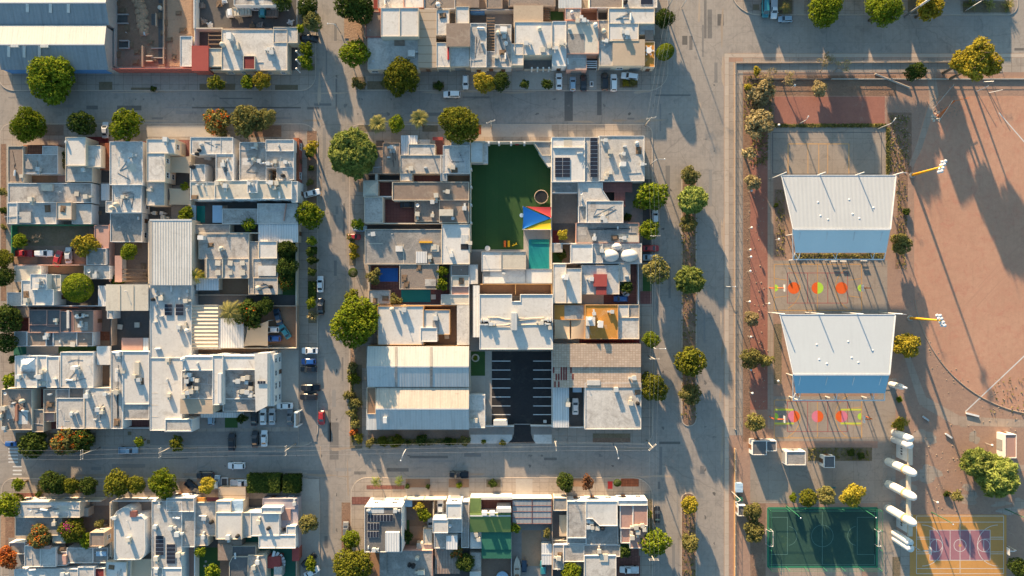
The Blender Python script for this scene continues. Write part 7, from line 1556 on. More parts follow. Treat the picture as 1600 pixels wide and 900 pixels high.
# weeds along the court edges: too small and many to count
rg = np.random.default_rng(4); P = []
for x0, y0, x1, y1, n in ((1202, 194, 1384, 199, 1400), (1384, 200, 1389, 276, 500), (1172, 205, 1200, 260, 260), (1161, 120, 1208, 200, 500), (1212, 298, 1225, 400, 90), (1242, 396, 1380, 404, 500), (1262, 700, 1362, 719, 300), (1400, 280, 1416, 420, 160), (549, 580, 552, 690, 300), (580, 686, 732, 694, 900), (1064, 300, 1088, 655, 500), (1066, 775, 1086, 900, 200), (20, 690, 150, 697, 300), (60, 750, 150, 770, 400), (1388, 180, 1420, 268, 300), (1545, 590, 1600, 655, 60)):
    for _ in range(n):
        a = U(rg.uniform(x0, x1), rg.uniform(y0, y1)); P.append([a[0], a[1], KZ + 0.1 + rg.random() * 0.2])
P = np.array(P); V, F = leaf_quads(P, rg.normal(0, 0.6, P.shape) + [0, 0, 1], 0.34, rg, 1.8)
o = inst('weeds', mesh_vf('weeds', V, F, 'leaf_olive'), None, (0, 0, 0)); tag(o, 'scattered weeds along court edges and beds', 'weeds', None, 'stuff')
# ------------------------------------------------------------ vehicles
CARM = {}


def loft(m, secs):
    """secs: list of (x, half width bottom, half width top, z bottom, z top); rounded-shouldered body"""
    n = 10; o = len(m.v)
    for x, wb, wt, zb, zt in secs:
        h = zt - zb
        ring = [(wb * 0.92, zb), (wb, zb + h * 0.25), (wb, zb + h * 0.6), (wt, zb + h * 0.88), (wt * 0.86, zt)]
        for y, z in ring: m.v.append((x, y, z))
        for y, z in reversed(ring): m.v.append((x, -y, z))
    for i in range(len(secs) - 1):
        for k in range(n):
            a, b = o + i * n + k, o + i * n + (k + 1) % n
            m.f.append((a, b, b + n, a + n))
    m.f.append(tuple(o + k for k in range(n - 1, -1, -1))); e = o + (len(secs) - 1) * n; m.f.append(tuple(e + k for k in range(n)))


CARS = {  # length, width, hood z, belt z, roof z, rear glass base x, roof rear x, roof front x, windscreen base x, (fractions of L from centre)
    'sedan': (4.6, 1.80, 0.86, 0.98, 1.45, -0.36, -0.22, 0.08, 0.25), 'hatch': (4.0, 1.72, 0.88, 1.0, 1.50, -0.47, -0.38, 0.08, 0.26), 'suv': (4.8, 1.90, 1.02, 1.14, 1.75, -0.48, -0.43, 0.07, 0.23),
    'pickup': (5.3, 1.90, 1.02, 1.12, 1.72, -0.09, -0.06, 0.12, 0.24), 'van': (5.0, 1.95, 1.1, 1.2, 2.05, -0.49, -0.47, 0.22, 0.36),
}


def car_parts(kind, colour):
    key = (kind, colour)
    if key in CARM: return CARM[key]
    L, W, hz, bz, rz, xr, xrr, xrf, xf = CARS[kind]
    w = W / 2; m = MB(); g = 0.28
    pk = kind == 'pickup'
    secs = [(-L / 2, w * 0.84, w * 0.78, g + 0.12, bz * 0.86), (-L / 2 + 0.12, w * 0.95, w * 0.88, g, bz * 0.97), (-L * 0.3, w, w * 0.93, g - 0.04, bz), (0, w, w * 0.94, g - 0.04, bz), (L * xf, w, w * 0.93, g - 0.04, bz), (L * 0.36, w * 0.98, w * 0.88, g - 0.02, hz + 0.02), (L / 2 - 0.14, w * 0.92, w * 0.8, g, hz - 0.08), (L / 2, w * 0.8, w * 0.7, g + 0.1, hz - 0.2)]
    if pk: secs[0] = (-L / 2, w * 0.95, w * 0.93, g + 0.05, bz)
    if pk:
        secs = [s for s in secs if s[0] > L * xr - 0.1] ; secs.insert(0, (L * xr - 0.1, w, w * 0.94, g - 0.04, bz))
    loft(m, secs)
    if pk:  # open bed
        x0, x1 = -L / 2, L * xr - 0.08
        m.box(x0, -w * 0.96, g, x1, w * 0.96, 0.66)
        m.box(x0, -w * 0.96, 0.66, x1, -w * 0.86, bz); m.box(x0, w * 0.86, 0.66, x1, w * 0.96, bz); m.box(x0, -w * 0.86, 0.66, x0 + 0.09, w * 0.86, bz)
    # cabin: bottom ring, top ring
    wb, wt = w * 0.90, w * 0.74
    B = [(L * xr, -wb * 0.9), (L * xf, -wb * 0.92), (L * xf, wb * 0.92), (L * xr, wb * 0.9)]
    T = [(L * xrr, -wt * 0.93), (L * xrf, -wt), (L * xrf, wt), (L * xrr, wt * 0.93)]
    z0 = bz - 0.04
    m.add([(x, y, z0) for x, y in B] + [(x, y, rz - 0.03) for x, y in T], [(0, 1, 5, 4), (1, 2, 6, 5), (2, 3, 7, 6), (3, 0, 4, 7), (4, 5, 6, 7)])
    i = inset(ccw(T), 0.12); m.add([(x, y, rz - 0.03) for x, y in ccw(T)] + [(x, y, rz + 0.02) for x, y in i], [(0, 1, 5, 4), (1, 2, 6, 5), (2, 3, 7, 6), (3, 0, 4, 7), (4, 5, 6, 7)])
    for sy in (-1, 1): m.box(L * xf - 0.25, sy * w * 0.98, bz - 0.06, L * xf - 0.1, sy * (w + 0.16), bz + 0.1)
    body = m.mesh('body', 'car_' + colour)
    for p in body.polygons: p.use_smooth = False

    def face(a, b, c, d, s=0.86, push=0.012):
        a, b, c, d = (Vector(q) for q in (a, b, c, d)); ce = (a + b + c + d) / 4
        n = (b - a).cross(d - a).normalized()
        if n.dot(ce - Vector((0, 0, 0.6))) < 0: n = -n
        q = [ce + (p - ce) * s + n * push for p in (a, b, c, d)]; r_ = [ce + (p - ce) * s - n * 0.02 for p in (a, b, c, d)]
        mm = MB(); mm.add(q + r_, [(0, 1, 2, 3), (7, 6, 5, 4), (0, 4, 5, 1), (1, 5, 6, 2), (2, 6, 7, 3), (3, 7, 4, 0)]); return mm
    b3 = [(x, y, z0 + 0.04) for x, y in B]; t3 = [(x, y, rz - 0.05) for x, y in T]
    parts = [('windscreen', face(b3[1], b3[2], t3[2], t3[1]).mesh('windscreen', 'glass_dark')), ('rear_window', face(b3[3], b3[0], t3[0], t3[3]).mesh('rear_window', 'glass_dark')),
             ('side_window', face(b3[0], b3[1], t3[1], t3[0], 0.84).mesh('side_window', 'glass_dark')), ('side_window', face(b3[2], b3[3], t3[3], t3[2], 0.84).mesh('side_window', 'glass_dark'))]
    wl = MB()
    wl.tube([(0, -0.11, 0), (0, 0.11, 0)], 0.33, 14); me = wl.mesh('wheel', 'tyre')
    hl = MB(); hl.box(-0.06, -0.2, -0.07, 0.03, 0.2, 0.07); mh = hl.mesh('headlight', 'headlight'); mt = hl.mesh('tail_light', 'tail_light')
    where = [('wheel', me, (sx * L * 0.31, sy * (w - 0.1), 0.33)) for sx in (1, -1) for sy in (1, -1)] + [('headlight', mh, (L / 2 - 0.06, sy * w * 0.62, hz - 0.26)) for sy in (1, -1)] + [('tail_light', mt, (-L / 2 - 0.0, sy * w * 0.62, bz - 0.25)) for sy in (1, -1)]
    CARM[key] = (body, parts, where)
    return CARM[key]


def car(kind, colour, x, y, ang, label, z=0.0, sc=1.0, group='parked cars'):
    """ang: direction of the bonnet in the photo, degrees (0 right, 90 up)"""
    body, parts, where = car_parts(kind, colour)
    wx, wy = U(x, y, 1.0)
    nm = {'pickup': 'pickup_truck', 'van': 'van'}.get(kind, 'car')
    root = empty(nm, (wx, wy, z), math.radians(ang)); root.scale = (sc, sc, sc)
    tag(root, label, {'pickup': 'pickup', 'van': 'van'}.get(kind, 'car'), group)
    inst('body', body, root, (0, 0, 0))
    for n_, me in parts: inst(n_, me, root, (0, 0, 0))
    for n_, me, p in where: inst(n_, me, root, p)
    return root


K = KZ + 0.02
P2 = KZ + 0.14
car('sedan', 'silver', 164, 203, 90, 'silver car parked end-on between two round trees on the upper left street', K)
car('suv', 'black', 484, 60, 0, 'black car under the kerb trees beside the white portico', K); car('sedan', 'paleblue', 477, 9, 0, 'pale car half hidden by dark trees at the top edge', K)
car('suv', 'white', 706, 147, 180, 'white car parked along the street below the big olive green tree'); car('hatch', 'white', 727.5, 128, 270, 'small white car on the forecourt of the red stair house', K)
car('sedan', 'white', 873.5, 127, 90, 'white sedan, first in the forecourt row left of the pale blue one', K); car('hatch', 'paleblue', 895, 131, 90, 'pale blue hatchback between the white sedan and a black car', K); car('sedan', 'black', 912, 129, 90, 'black car beside the pale blue hatchback', K); car('suv', 'black', 945, 127, 90, 'black car directly left of the white car with dark roof glass', K); car('suv', 'white', 959, 129, 90, 'white car with a dark glass roof right of a black car', K); car('suv', 'white', 984, 119, 172, 'white car parked askew above two bushes', K)
car('sedan', 'white', 487, 302, 14, 'white car turned across the pavement beside the windowed white house end', K); car('sedan', 'white', 500, 444, 90, 'white car parked along the side street above the black one'); car('sedan', 'black', 501, 479, 90, 'black car parked along the side street below the white one')
car('hatch', 'paleblue', 562, 357, 0, 'pale vehicle peeping out under the small tree by the maroon court', K); car('hatch', 'red', 553, 370, 0, 'red small car at the pavement strip by the maroon court', K, 0.9); car('sedan', 'black', 638, 320, 0, 'black car parked inside the maroon courtyard', P2)
car('pickup', 'red', 37, 396, 180, 'red old pickup rusting in the overgrown garden lot', P2); car('suv', 'white', 69, 396, 0, 'white vehicle in the overgrown garden lot between red and crimson cars', P2); car('sedan', 'red', 90, 404, 75, 'crimson car standing at an angle in the overgrown garden lot', P2); car('sedan', 'silver', 107, 399, 92, 'silver car at the right end of the overgrown garden lot', P2)
car('sedan', 'navy', 434, 495, 105, 'dark car at the back of the walled brown yard', P2); car('sedan', 'teal', 445, 518, 125, 'grey teal car slanted behind the dark one in the brown yard', P2); car('hatch', 'white', 425, 515, 180, 'white car half under the tan shade sail', P2); car('hatch', 'blue', 428, 529, 180, 'bright blue car half under the tan shade sail', P2)
car('sedan', 'white', 484, 548, 180, 'white sedan at the top of the row outside the office forecourt', K); car('hatch', 'blue', 482, 565, 180, 'blue car second in the row outside the office forecourt', K); car('sedan', 'black', 482, 577, 180, 'dark car just below the blue one outside the office', K); car('pickup', 'black', 485, 606, 180, 'black pickup with a loaded bed outside the office forecourt', K); car('suv', 'black', 482, 620, 180, 'black car below the loaded pickup, last of the office row', K)
car('sedan', 'white', 445, 634, 180, 'white car parked crosswise inside the office forecourt', P2); car('sedan', 'black', 397, 652, 90, 'black car tucked beside the dark tree under the office', P2); car('sedan', 'white', 411, 651, 90, 'white car between the black and silver ones under the office', P2); car('sedan', 'silver', 425, 651, 90, 'silver car second from the right under the office', P2); car('sedan', 'grey', 453, 652, 90, 'dark grey car beside the white sign wall', P2); car('hatch', 'paleblue', 330, 653, 90, 'pale car sheltered under the office canopy', P2)
car('suv', 'black', 362, 690, 90, 'large black car parked outside the office entrance by the street', K); car('sedan', 'black', 398, 686, 90, 'black car left of the white one on the street side of the office', K); car('sedan', 'white', 412.5, 685, 90, 'white car right of a black one on the street side of the office', K)
car('suv', 'white', 369, 728, 180, 'white vehicle driving along the lower left street'); car('hatch', 'red', 502, 653, 270, 'red car in the side street at the kerb corner'); car('pickup', 'paleblue', 200, 704, 0, 'pale blue pickup at the kerb below the gravelly white house'); car('hatch', 'blue', 16, 694, 0, 'blue small vehicle at the far left by the dark wide tree', K, 0.8)
car('sedan', 'white', 899, 635, 90, 'white car in the narrow drive beside the square white roof', P2); car('hatch', 'blue', 970, 467, 180, 'bright blue car on the maroon drive of the red patch house', P2); car('sedan', 'silver', 974, 452, 118, 'silver car slanted on the herringbone bricks', P2)
car('sedan', 'red', 1017, 388, 0, 'red car parked on the avenue pavement between two bright trees', K); car('sedan', 'paleblue', 1017, 402, 0, 'pale blue car next to the red one on the avenue pavement', K); car('hatch', 'white', 1024, 339, 90, 'white car hidden between two trees on the avenue', 0.0); car('sedan', 'black', 1027, 804, 90, 'black car parked on the avenue beside the lilac-brown decks')
car('suv', 'black', 320, 743, 180, 'black car at the kerb left of the long dark hedge'); car('hatch', 'paleblue', 339, 754, 90, 'pale teal car beside the small walled planter', K); car('pickup', 'white', 375, 755, 0, 'white pickup next to the long dark hedge', K); car('suv', 'black', 483, 876, 40, 'black car parked askew below the lilac wall', K); car('sedan', 'white', 487, 894, 30, 'white and black car at the bottom edge of the side street', K)
car('pickup', 'black', 302, 762, 320, 'old dark pickup with scrap load on the brown forecourt', K)
car('hatch', 'grey', 540, 827, 90, 'small grey car at the kerb above a round tree'); car('pickup', 'black', 717, 742, 180, 'black pickup with a covered bed on the lower street'); car('sedan', 'white', 688, 793, 90, 'white car in the walled brown garden patio', P2); car('sedan', 'silver', 673, 822, 90, 'silver car nosed against the cube house', P2)
car('pickup', 'white', 983, 890, 180, 'white pickup with black bed in the bottom yard beside the avenue', P2); car('hatch', 'teal', 849, 887, 90, 'bright blue vehicle behind the white shed roof in the dirt yard', P2)
car('van', 'teal', 1196, 13, 270, 'dark teal van in the drive at the top edge, left of the white pickup', K); car('pickup', 'white', 1209.5, 14, 270, 'white pickup in the drive at the top edge, right of the teal van', K); car('hatch', 'paleblue', 1228, 29, 180, 'grey blue car parked along the shaded top right road')


def truck(x, y, ang, cab, box, L, label, loads=0):
    wx, wy = U(x, y, 1.5); root = empty('truck', (wx, wy, KZ + 0.1), math.radians(ang)); tag(root, label, 'truck', 'trucks in the yard')

    def put(nm, mb, mt, sm=False): inst(nm, mb.mesh(nm, mt, sm), root, (0, 0, 0))
    m = MB(); loft(m, [(L / 2 - 1.9, 1.05, 1.0, 0.5, 2.1), (L / 2 - 1.5, 1.1, 0.98, 0.45, 2.25), (L / 2 - 0.7, 1.1, 0.95, 0.45, 2.2), (L / 2 - 0.25, 1.08, 0.9, 0.5, 1.4), (L / 2, 1.0, 0.85, 0.6, 1.25)]); put('cab', m, cab)
    m = MB(); m.bar((L / 2 - 0.72, 0, 2.14), (L / 2 - 0.24, 0, 1.47), 1.5, 0.06); put('windscreen', m, 'glass_dark')
    m = MB(); m.box(-L / 2, -1.15, 0.75, L / 2 - 2.1, 1.15, 1.0)
    for s in (-1, 1):
        for k in range(7): m.box(-L / 2 + k * (L - 2.1) / 7, s * 1.15 - 0.05, 1.0, -L / 2 + k * (L - 2.1) / 7 + 0.12, s * 1.15 + 0.05, 2.1)
        for z in (1.2, 1.6, 2.0): m.box(-L / 2, s * 1.15 - 0.04, z, L / 2 - 2.1, s * 1.15 + 0.04, z + 0.14)
    put('cargo_bed', m, box)
    if loads:
        m = MB()
        for k in range(loads): m.box(-L / 2 + 0.2 + k * (L - 2.5) / loads, -1.0, 1.0, -L / 2 + 0.1 + (k + 1) * (L - 2.5) / loads, 1.0, 1.75 + 0.1 * (k % 3))
        put('load', m, 'cream_roof')
    w = MB(); w.tube([(0, -0.16, 0), (0, 0.16, 0)], 0.45, 14); me = w.mesh('wheel', 'tyre')
    for px in (L / 2 - 0.9, -L / 2 + 0.9):
        for s in (-1, 1): inst('wheel', me, root, (px, s * 0.98, 0.45))
    for s in (-1, 1):
        h = MB(); h.box(L / 2 - 0.02, s * 0.75 - 0.15, 0.8, L / 2 + 0.04, s * 0.75 + 0.15, 1.0); put('headlight', h, 'headlight')


truck(373, 19.5, 185, 'car_white', 'cooler_beige', 7.0, 'white stake truck with a pale load in the dark yard', 6); truck(419, 20.5, 180, 'car_teal', 'rust_metal', 5.4, 'smaller teal truck with a brown bed in the dark yard')
# boat and shed in the dirt yard
b = empty('boat', (*U(808, 886, 0.8), KZ + 0.2)); tag(b, 'long white boat hull laid up in the dirt yard', 'boat')
m = MB(); o0 = 0
secs = [(-2.9, 0.75), (-1.5, 0.95), (0.5, 0.95), (2.0, 0.62), (3.1, 0.06)]
for i, (yy, w) in enumerate(secs):
    m.v += [(-w, yy, 0.75), (-w * 0.7, yy, 0.2), (0, yy, 0.0 if i < 4 else 0.4), (w * 0.7, yy, 0.2), (w, yy, 0.75), (w * 0.8, yy, 0.72), (0, yy, 0.62), (-w * 0.8, yy, 0.72)]
for i in range(4):
    for k in range(8): a, c = i * 8 + k, i * 8 + (k + 1) % 8; m.f.append((a, c, c + 8, a + 8))
m.f += [tuple(range(7, -1, -1)), tuple(range(32, 40))]
inst('hull', m.mesh('hull', 'cream_roof'), b, (0, 0, 0)); m = MB(); m.box(-0.6, -2.4, 0.6, 0.6, -2.0, 0.95); m.box(-0.6, -0.6, 0.6, 0.6, -0.3, 0.85); inst('seat', m.mesh('seat', 'wood'), b, (0, 0, 0))
t = empty('trailer', (*U(819, 884, 0.6), KZ + 0.1)); tag(t, 'small blue-grey trailer parked beside the white boat hull', 'trailer')
m = MB(); m.box(-0.7, -1.6, 0.5, 0.7, 1.6, 0.62); m.box(-0.7, -1.6, 0.62, -0.62, 1.6, 1.0); m.box(0.62, -1.6, 0.62, 0.7, 1.6, 1.0); m.box(-0.62, -1.6, 0.62, 0.62, -1.52, 1.0); m.bar((0, 1.6, 0.5), (0, 2.6, 0.45), 0.1); inst('cargo_bed', m.mesh('cargo_bed', 'car_navy'), t, (0, 0, 0))
w = MB(); w.tube([(-0.1, 0, 0), (0.1, 0, 0)], 0.32, 12); me = w.mesh('wheel', 'tyre'); inst('wheel', me, t, (-0.82, 0, 0.32)); inst('wheel', me, t, (0.82, 0, 0.32))
s = empty('shed', (*U(854, 866, 2.6), KZ)); tag(s, 'white gabled long tent shed against the right wall of the dirt yard', 'shed')
gable(s, 846, 850, 862.5, 882.5, 866, 2.5, 2.55, 2.5, 'metal_white', 'metal_white', 'paint_white', 0.1)
# ------------------------------------------------------------ sports pavilions
def pavilion(label, x0, x1, xr0, xr1, y0, yr, y1, yb, xb0, xb1, white, blue):
    HN, HR, HS, HB = 8.3, 9.8, 7.4, 6.4
    root = empty('pavilion', (*U((x0 + x1) / 2, (y0 + yb) / 2), KZ)); tag(root, label, 'pavilion', 'roofed sports pavilions')
    A = [U(x0, y0, HN), U(x1, y0, HN), U(xr1, yr, HR), U(xr0, yr, HR)]
    B = [U(xr0, yr, HR), U(xr1, yr, HR), U(xr1 - 7, y1, HS), U(xr0 + 4, y1, HS)]
    for P, hs, mt in ((A, (HN, HN, HR, HR), white), (B, (HR - 0.05, HR - 0.05, HS, HS), blue)):
        m = MB(); v = [(p[0], p[1], h) for p, h in zip(P, hs)]
        m.add(v + [(a, b, c - 0.12) for a, b, c in v], [(3, 2, 1, 0), (4, 5, 6, 7), (0, 1, 5, 4), (1, 2, 6, 5), (2, 3, 7, 6), (3, 0, 4, 7)]); m.build('roof', mt, root)
    m = MB(); m.bar((*A[3], HR + 0.03), (*A[2], HR + 0.03), 0.5, 0.1); m.build('ridge_cap', 'paint_white', root)
    m = MB(); m.bar((*A[0], HN + 0.05), (*A[3], HR + 0.05), 0.22); m.bar((*A[1], HN + 0.05), (*A[2], HR + 0.05), 0.22); m.bar((A[0][0], A[0][1] + 0.1, HN), (A[1][0], A[1][1] + 0.1, HN), 0.2); m.build('fascia', 'paint_white', root)
    # masts along the north edge
    for k in range(4):
        t = k / 3; px = A[0][0] + (A[1][0] - A[0][0]) * t; py = A[0][1] + 0.35
        m = MB(); m.tube([(px, py, 0), (px, py, 11.6)], 0.15, 8); m.build('mast', 'paint_white', root, True)
        m = MB(); m.bar((px, py, 11.4), (px + (1.2 if k == 3 else 0.0), py - 0.1, 11.4), 0.1); 
        rx = A[3][0] + (A[2][0] - A[3][0]) * (0.08 + 0.84 * t)
        m.build('mast_cap', 'paint_white', root)
        m = MB(); m.tube([(rx, A[3][1] - 1, 0), (rx, A[3][1] - 1, HR - 0.5)], 0.16, 8); m.build('column', 'paint_white', root, True)
        m = MB(); m.bar((px, py, HN - 0.3), (rx, A[3][1] - 1, HR - 0.5), 0.18, 0.4); m.bar((rx, A[3][1] - 1, HR - 0.5), (rx, B[2][1] + 0.2, HS - 0.35), 0.18, 0.4); m.build('truss', 'paint_white', root)
    # white beam frame beyond the south eave
    b0, b1 = U(xb0, yb, HB), U(xb1, yb, HB)
    m = MB(); m.bar((*b0, HB), (*b1, HB), 0.3); m.bar((*b0, HB), (B[3][0], B[3][1] - 0.05, HS - 0.3), 0.22); m.bar((*b1, HB), (B[2][0], B[2][1] - 0.05, HS - 0.3), 0.22); m.bar((*b0, HB), (*A[3], HR - 0.2), 0.18); m.build('frame_beam', 'paint_white', root)
    n = 3
    for k in range(n):
        t = (0.06, 0.47, 0.88)[k]; bx = b0[0] + (b1[0] - b0[0]) * t; ex = B[3][0] + (B[2][0] - B[3][0]) * t
        m = MB(); m.bar((bx, b0[1], HB), (ex, B[3][1] + 0.3, HS - 0.25), 0.16); m.bar((bx, b0[1] + 0.1, 0.1), (bx, b0[1] + 0.1, HB - 0.15), 0.22); m.bar((bx - 0.9, b0[1] + 1.3, HS - 0.4), (bx, b0[1], HB), 0.12); m.build('strut', 'paint_white', root)
    for i, (u, v) in enumerate(((0.26, 0.5), (0.28, 0.75), (0.36, 0.82), (0.6, 0.45), (0.63, 0.72), (0.7, 0.8), (0.86, 0.6))):
        px = A[0][0] + (A[1][0] - A[0][0]) * (0.1 + 0.8 * u); py = A[0][1] + (A[3][1] - A[0][1]) * v; z = HN + (HR - HN) * v
        m = MB(); m.lathe((px, py, z - 0.05), [(0.28, 0), (0.3, 0.08), (0.12, 0.2), (0.02, 0.22)], 10); m.build('roof_vent', 'paint_white', root)
    return root


pavilion('upper sports pavilion with white ribbed roof and shaded white south slope', 1221, 1400, 1239, 1391.5, 274.5, 358, 395, 405.5, 1239, 1381, 'pavilion_white', 'pavilion_white_shade')
pavilion('lower sports pavilion with smooth off-white roof and strong blue south slope', 1218.5, 1399, 1239.5, 1390, 492, 585, 614.5, 625.5, 1239, 1382, 'pavilion_plain', 'pavilion_blue')

# ------------------------------------------------------------ gateway of white columns
def column_mesh(h, r, pointed=True):
    m = MB(); pr = [(r * 0.96, 0), (r, 0.1), (r, h * 0.76), (r * 0.98, h * 0.78)]
    pr += [(r * 0.97, h * 0.86), (r * 0.82, h * 0.93), (r * 0.5, h * 0.98), (r * 0.12, h)] if pointed else [(r * 0.98, h)]
    m.lathe((0, 0, 0), pr, 20); return m
gw = empty('gateway', (*U(1388, 770), KZ)); tag(gw, 'tall white park gateway of round tipped columns with beams and slotted panels', 'gateway')
cols = [(1387.5, 721, 13.0, 1.15, True), (1387.5, 756, 13.0, 1.15, True), (1387.5, 794, 13.0, 1.15, True)]
gp = []
for x, y, h, r, pt in cols:
    c = U(x, y); gp.append(c); m = column_mesh(h, r, pt); m.v = [(p[0] + c[0], p[1] + c[1], p[2] + KZ) for p in m.v]; m.build('column', 'white_wall', gw, True)
    m = MB(); m.lathe((c[0], c[1], KZ + h * 0.64), [(r + 0.02, 0), (r + 0.22, 0.08), (r + 0.22, 0.5), (r + 0.02, 0.58)], 20); m.build('collar', 'orange_wall', gw, True)
    m = MB(); m.box(c[0] - 1.7, c[1] - 1.7, KZ, c[0] + 1.7, c[1] + 1.7, KZ + 0.12); m.build('plinth', 'sidewalk', gw)
for (x, y, h) in ((1397, 676, 7.8), (1396, 686, 7.8), (1397, 832, 7.6), (1398, 841, 7.6)):
    c = U(x, y); m = column_mesh(h, 1.0, False); m.v = [(p[0] + c[0], p[1] + c[1], p[2] + KZ) for p in m.v]; m.build('column', 'paint_white', gw, True)
for a, b in ((gp[0], gp[1]), (gp[1], gp[2])):
    m = MB(); m.bar((a[0] + 0.2, a[1] - 1.0, 9.6), (b[0] + 0.2, b[1] + 1.0, 9.6), 0.9, 0.8); m.build('beam', 'cream_wall', gw)
for ya, yb in ((684, 714), (798, 822)):
    a = U(1400, ya); b = U(1400, yb); zt = 5.2
    m = MB(); m.box(a[0], b[1], KZ, a[0] + 0.45, a[1], zt); m.build('panel', 'paint_white', gw)
    m = MB(); m.box(a[0] + 0.1, b[1] - 0.8, zt + 0.02, a[0] + 1.3, a[1] + 0.8, zt + 0.6); m.build('beam', 'cream_wall', gw)
    for k in range(4):
        y = a[1] + (b[1] - a[1]) * (0.3 + 0.14 * k)
        m = MB(); m.box(a[0] - 0.03, y - 0.2, 2.3, a[0] - 0.004, y + 0.2, 3.1); m.build('slot', 'black_plastic', gw)
lc = empty('column_monument', (*U(1391, 600), KZ)); tag(lc, 'lone white tapered column on a square pad right of the lower pavilion', 'monument')
c = U(1391, 600); m = MB(); m.lathe((c[0], c[1], KZ), [(0.75, 0), (0.8, 0.2), (0.8, 5.0), (0.7, 5.8), (0.35, 6.2), (0.28, 7.8), (0.05, 8.0)], 16); m.build('column', 'paint_white', lc, True)
m = MB(); m.box(c[0] - 1.6, c[1] - 1.6, KZ, c[0] + 1.6, c[1] + 1.6, KZ + 0.1); m.build('plinth', 'sidewalk', lc)


# ------------------------------------------------------------ kiosks
def kiosk(label, parts, extra=None):
    xs = parts[0]; root = empty('kiosk', (*U((xs[0] + xs[2]) / 2, (xs[1] + xs[3]) / 2), KZ)); tag(root, label, 'kiosk', 'small park buildings')
    for x0, y0, x1, y1, h, mt in parts:
        P = prect(x0, y0, x1, y1, h); shell(root, P, h, mt, 'white_wall', '')
    add_windows(root, None, ccw(prect(*parts[0][:4], parts[0][4])), parts[0][4], ['W', 'N'])
    return root


kiosk('double white kiosk with dark leaf-littered flat roofs beside the avenue walk', [(1176, 689, 1198, 711, 3.2, 'dark_roof'), (1198, 689, 1213.5, 705, 2.9, 'dark_roof')])
kiosk('single white kiosk with a plain pale roof and sunlit north wall', [(1229, 705.5, 1259, 727, 3.4, 'grey_roof')])
kiosk('tiny white booth with a black roof on the plaza', [(1288, 713, 1304.5, 731, 3.0, 'dark_roof')])
kiosk('white kiosk with parapets above the largest light green park tree', [(1571, 679, 1588.5, 716, 3.6, 'pink_roof')])
kiosk('narrow white booth by the avenue walk with brown roof', [(1153.5, 790, 1166, 806.5, 2.8, 'dark_roof')])
def bench(x, y, ang, label, mat, group):
    root = empty('bench', (*U(x, y), KZ + 0.02), math.radians(ang)); tag(root, label, 'bench', group)
    m = MB(); m.box(-0.9, -0.22, 0.42, 0.9, 0.22, 0.48); inst('seat', m.mesh('seat', mat), root, (0, 0, 0)); m = MB(); m.box(-0.9, 0.2, 0.55, 0.9, 0.26, 0.9); m.box(-0.7, 0.2, 0.4, -0.62, 0.26, 0.55); m.box(0.62, 0.2, 0.4, 0.7, 0.26, 0.55); inst('backrest', m.mesh('backrest', mat), root, (0, 0, 0))
    m = MB(); m.box(-0.04, -0.2, 0, 0.04, 0.2, 0.42); me = m.mesh('leg', 'steel')
    for sx in (-0.7, 0.7): inst('leg', me, root, (sx, 0, 0))
bench(1286, 761, 0, 'left teal bench above the tree row on the plaza', 'car_teal', 'plaza benches'); bench(1299, 761, 0, 'right teal bench above the tree row on the plaza', 'car_teal', 'plaza benches')
for i, (x, y) in enumerate(((1302, 408), (1316, 408), (1348, 407))): bench(x, y, 180, ('left bench', 'middle bench', 'right bench')[i] + ' under the south beam of the upper pavilion', 'galvanised', 'pavilion benches')
for i, (x, y, w, d, lb) in enumerate(((1155, 762, 10, 13, 'pale square service cabinet with a flat top by the avenue walk'), (1156, 780, 8, 5, 'teal low cabinet below the pale one by the avenue walk'))):
    q = MB(); p = prect(x - w / 2, y - d / 2, x + w / 2, y + d / 2, 1.6); q.prism(p, KZ, 1.6); q.prism(inset(p, -0.1), 1.6, 1.72); tag(q.build('cabinet', 'tarp_light' if i == 0 else 'dark_green'), lb, 'cabinet')
# ------------------------------------------------------------ floodlights, hoops, goals
def floodlight(x, y, h, label, ang):
    root = empty('floodlight', (*U(x, y), KZ)); tag(root, label, 'floodlight', 'yellow ball field floodlights')
    px, py = U(x, y)
    m = MB(); m.tube([(px, py, KZ), (px, py, h)], [0.42, 0.2], 10); m.build('pole', 'yellow_paint', root, True)
    m = MB(); m.lathe((px, py, KZ), [(0.8, 0), (0.8, 0.5), (0.6, 0.55)], 12); m.build('footing', 'concrete_pole', root)
    d = Vector((math.cos(ang), math.sin(ang), 0))
    for j, z in enumerate((h - 0.4, h - 1.7)):
        m = MB(); m.bar(Vector((px, py, z)) - d * 1.6, Vector((px, py, z)) + d * 1.6, 0.14); m.build('crossarm', 'galvanised', root)
        for k in (-1.4, -0.5, 0.5, 1.4):
            c = Vector((px, py, z + 0.25)) + d * k; m = MB(); m.lathe(tuple(c), [(0.18, -0.25), (0.42, 0.0), (0.45, 0.2), (0.05, 0.24)], 12); m.build('lamp', 'headlight', root, True)


floodlight(1424, 274, 14.4, 'upper yellow ball field floodlight right of the upper pavilion', math.radians(70)); floodlight(1421, 497, 14.8, 'lower yellow ball field floodlight right of the lower pavilion', math.radians(-65))


